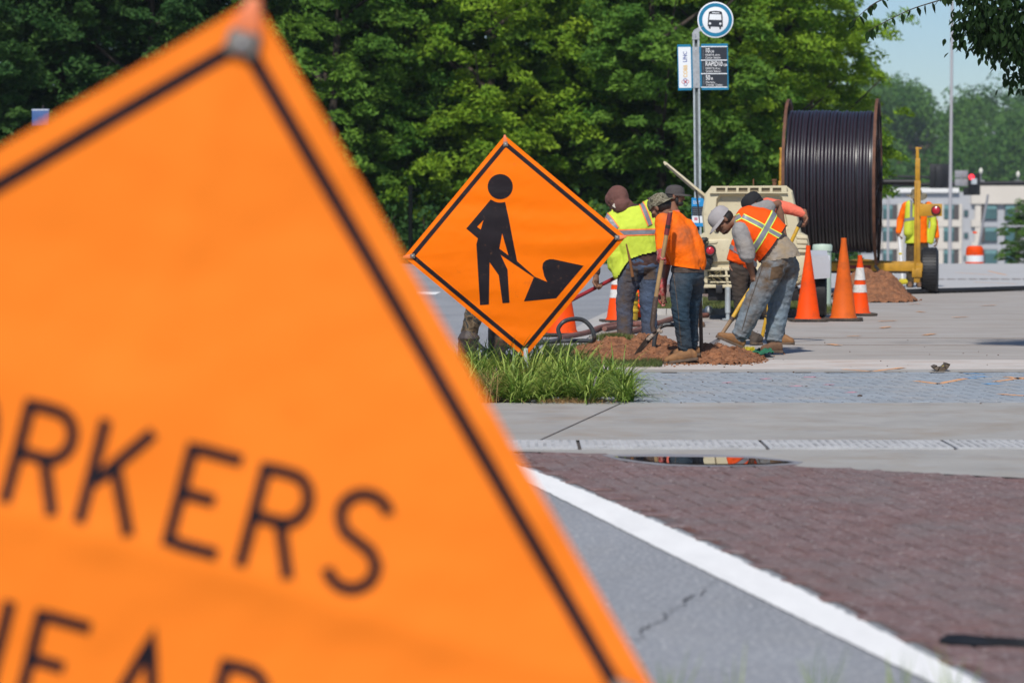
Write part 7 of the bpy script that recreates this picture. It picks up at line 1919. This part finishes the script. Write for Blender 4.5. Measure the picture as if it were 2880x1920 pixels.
mb = MB(); a, b2 = s5(652, 80, -.2), s5(858, 335, -.2); mb.box(((a.x + b2.x) / 2, DS - .2, (a.z + b2.z) / 2), (b2.x - a.x, .03, a.z - b2.z)); mb.build('backplate', blk, sg1, bevel=.02)
mb = MB(); a, b2 = s5(715, 105, -.4), s5(805, 325, -.4); mb.box(((a.x + b2.x) / 2, DS - .38, (a.z + b2.z) / 2), (b2.x - a.x, .3, a.z - b2.z)); mb.build('housing', blk, sg1, bevel=.03)
sg2 = thing('traffic_signal', 'black traffic signal with its red lamp lit at the right', 'traffic light', s5(1115, 405))
mb = MB(); mb.prism([s5(x, y, -.3) for x, y in ((1062, 175), (1180, 178), (1184, 405), (1006, 408), (1006, 330), (1058, 322))], (0, .06, 0)); mb.build('backplate', blk, sg2, smooth=False)
mb = MB(); mb.box(s5(1110, 290, -.4), (.36, .16, 1.0)); mb.build('housing', blk, sg2, bevel=.02)
lm = bpy.data.materials.new('lit_red_lamp'); lm.use_nodes = True; b = lm.node_tree.nodes['Principled BSDF']; b.inputs['Base Color'].default_value = (.6, .01, .02, 1); b.inputs['Emission Color'].default_value = (1, .03, .05, 1); b.inputs['Emission Strength'].default_value = 1.6
mb = MB(); mb.ell(s5(1092, 218, -.52), .145, .06, .145, n=14); mb.build('red_lamp', lm, sg2)
mb = MB(); mb.box(s5(1118, 262, -.56), (.28, .03, .28)); mb.build('arrow_plate', M('pale_plate', (.5, .53, .55), .5), sg2)
bs = thing('street_sign', 'plain grey back of a road sign between the light pole and the red signal', 'road sign', s5(985, 310))
for y0, y1 in ((148, 226), (236, 312)):
    mb = MB(); a, b2 = s5(916, y0, -.25), s5(1054, y1, -.25); mb.box(((a.x + b2.x) / 2, DS - .25, (a.z + b2.z) / 2), (b2.x - a.x, .02, a.z - b2.z)); mb.build('sign_plate', sgr, bs, bevel=.004)
mb = MB(); mb.tube([s5(985, 195, -.3), s5(985, 290, -.2)], .04, 8); mb.build('bracket', grey_metal, bs)
q = P(2734, 760, 145); o = MB().tube([V((q.x, 145, gz(145))), s5(1098, 405) + V((0, -5, 0))], .06, 8).build('sign_post', sgr); tag(o, 'slim grey post below the red traffic signal', 'post')
q = P(2497, 760, 160); o = MB().tube([V((q.x, 160, gz(160))), V((q.x, 160, P(2497, 545, 160).z))], .07, 8).build('lamp_post', pm_); tag(o, 'slim pale post beside the reel in front of the building', 'post')
# orange drum
DBr = 88.0; q = P(2741, 752, DBr); z0 = gz(DBr)
bar = thing('traffic_drum', 'orange and white striped traffic drum standing on the crest', 'traffic barrel', (q.x, DBr, z0))
prof = [(.29, .30), (.285, .42), (.275, .44), (.272, .66), (.255, .68), (.25, .90), (.20, 1.0), (.10, 1.02), (0, 1.02)]
def ringb(r0, z0_, r1, z1_, m_): mb = MB(); mb.lathe([(r0, z0_), (r1, z1_)], 28, (q.x, DBr, z0)); return mb.build('drum_band', m_, bar)
zt = P(2741, 694, DBr).z - z0
def zpx(y): return P(2741, y, DBr).z - z0
ringb(.275, 0.03, .270, zpx(736), cone_bright); ringb(.268, zpx(736), .264, zpx(718), white_s); ringb(.262, zpx(718), .252, zpx(700), cone_bright)
mb = MB(); mb.lathe([(.252, zpx(700)), (.235, zpx(697)), (.20, zpx(692)), (0, zpx(691))], 28, (q.x, DBr, z0)); mb.build('drum_top', cone_bright, bar)
mb = MB(); mb.lathe([(.36, 0), (.36, .06), (.28, .08)], 24, (q.x, DBr, z0)); mb.build('drum_foot', black_rubber, bar)
mb = MB(); mb.box((q.x, DBr, zpx(690)), (.12, .04, .06)); mb.build('drum_handle', cone_bright, bar, bevel=.01)

# ------------------------------------------------------------------ air
hz = bpy.data.materials.new('haze_air'); hz.use_nodes = True; t = hz.node_tree
for nd in list(t.nodes):
    if nd.type == 'BSDF_PRINCIPLED': t.nodes.remove(nd)
pv = t.nodes.new('ShaderNodeVolumePrincipled'); pv.inputs['Color'].default_value = (.82, .90, .95, 1); pv.inputs['Density'].default_value = 0.00022; pv.inputs['Anisotropy'].default_value = 0.2
t.links.new(pv.outputs[0], t.nodes['Material Output'].inputs['Volume'])
mb = MB(); mb.box((50, 318, 13), (470, 670, 48)); o = mb.build('haze', hz, None, smooth=False); tag(o, kind='stuff')
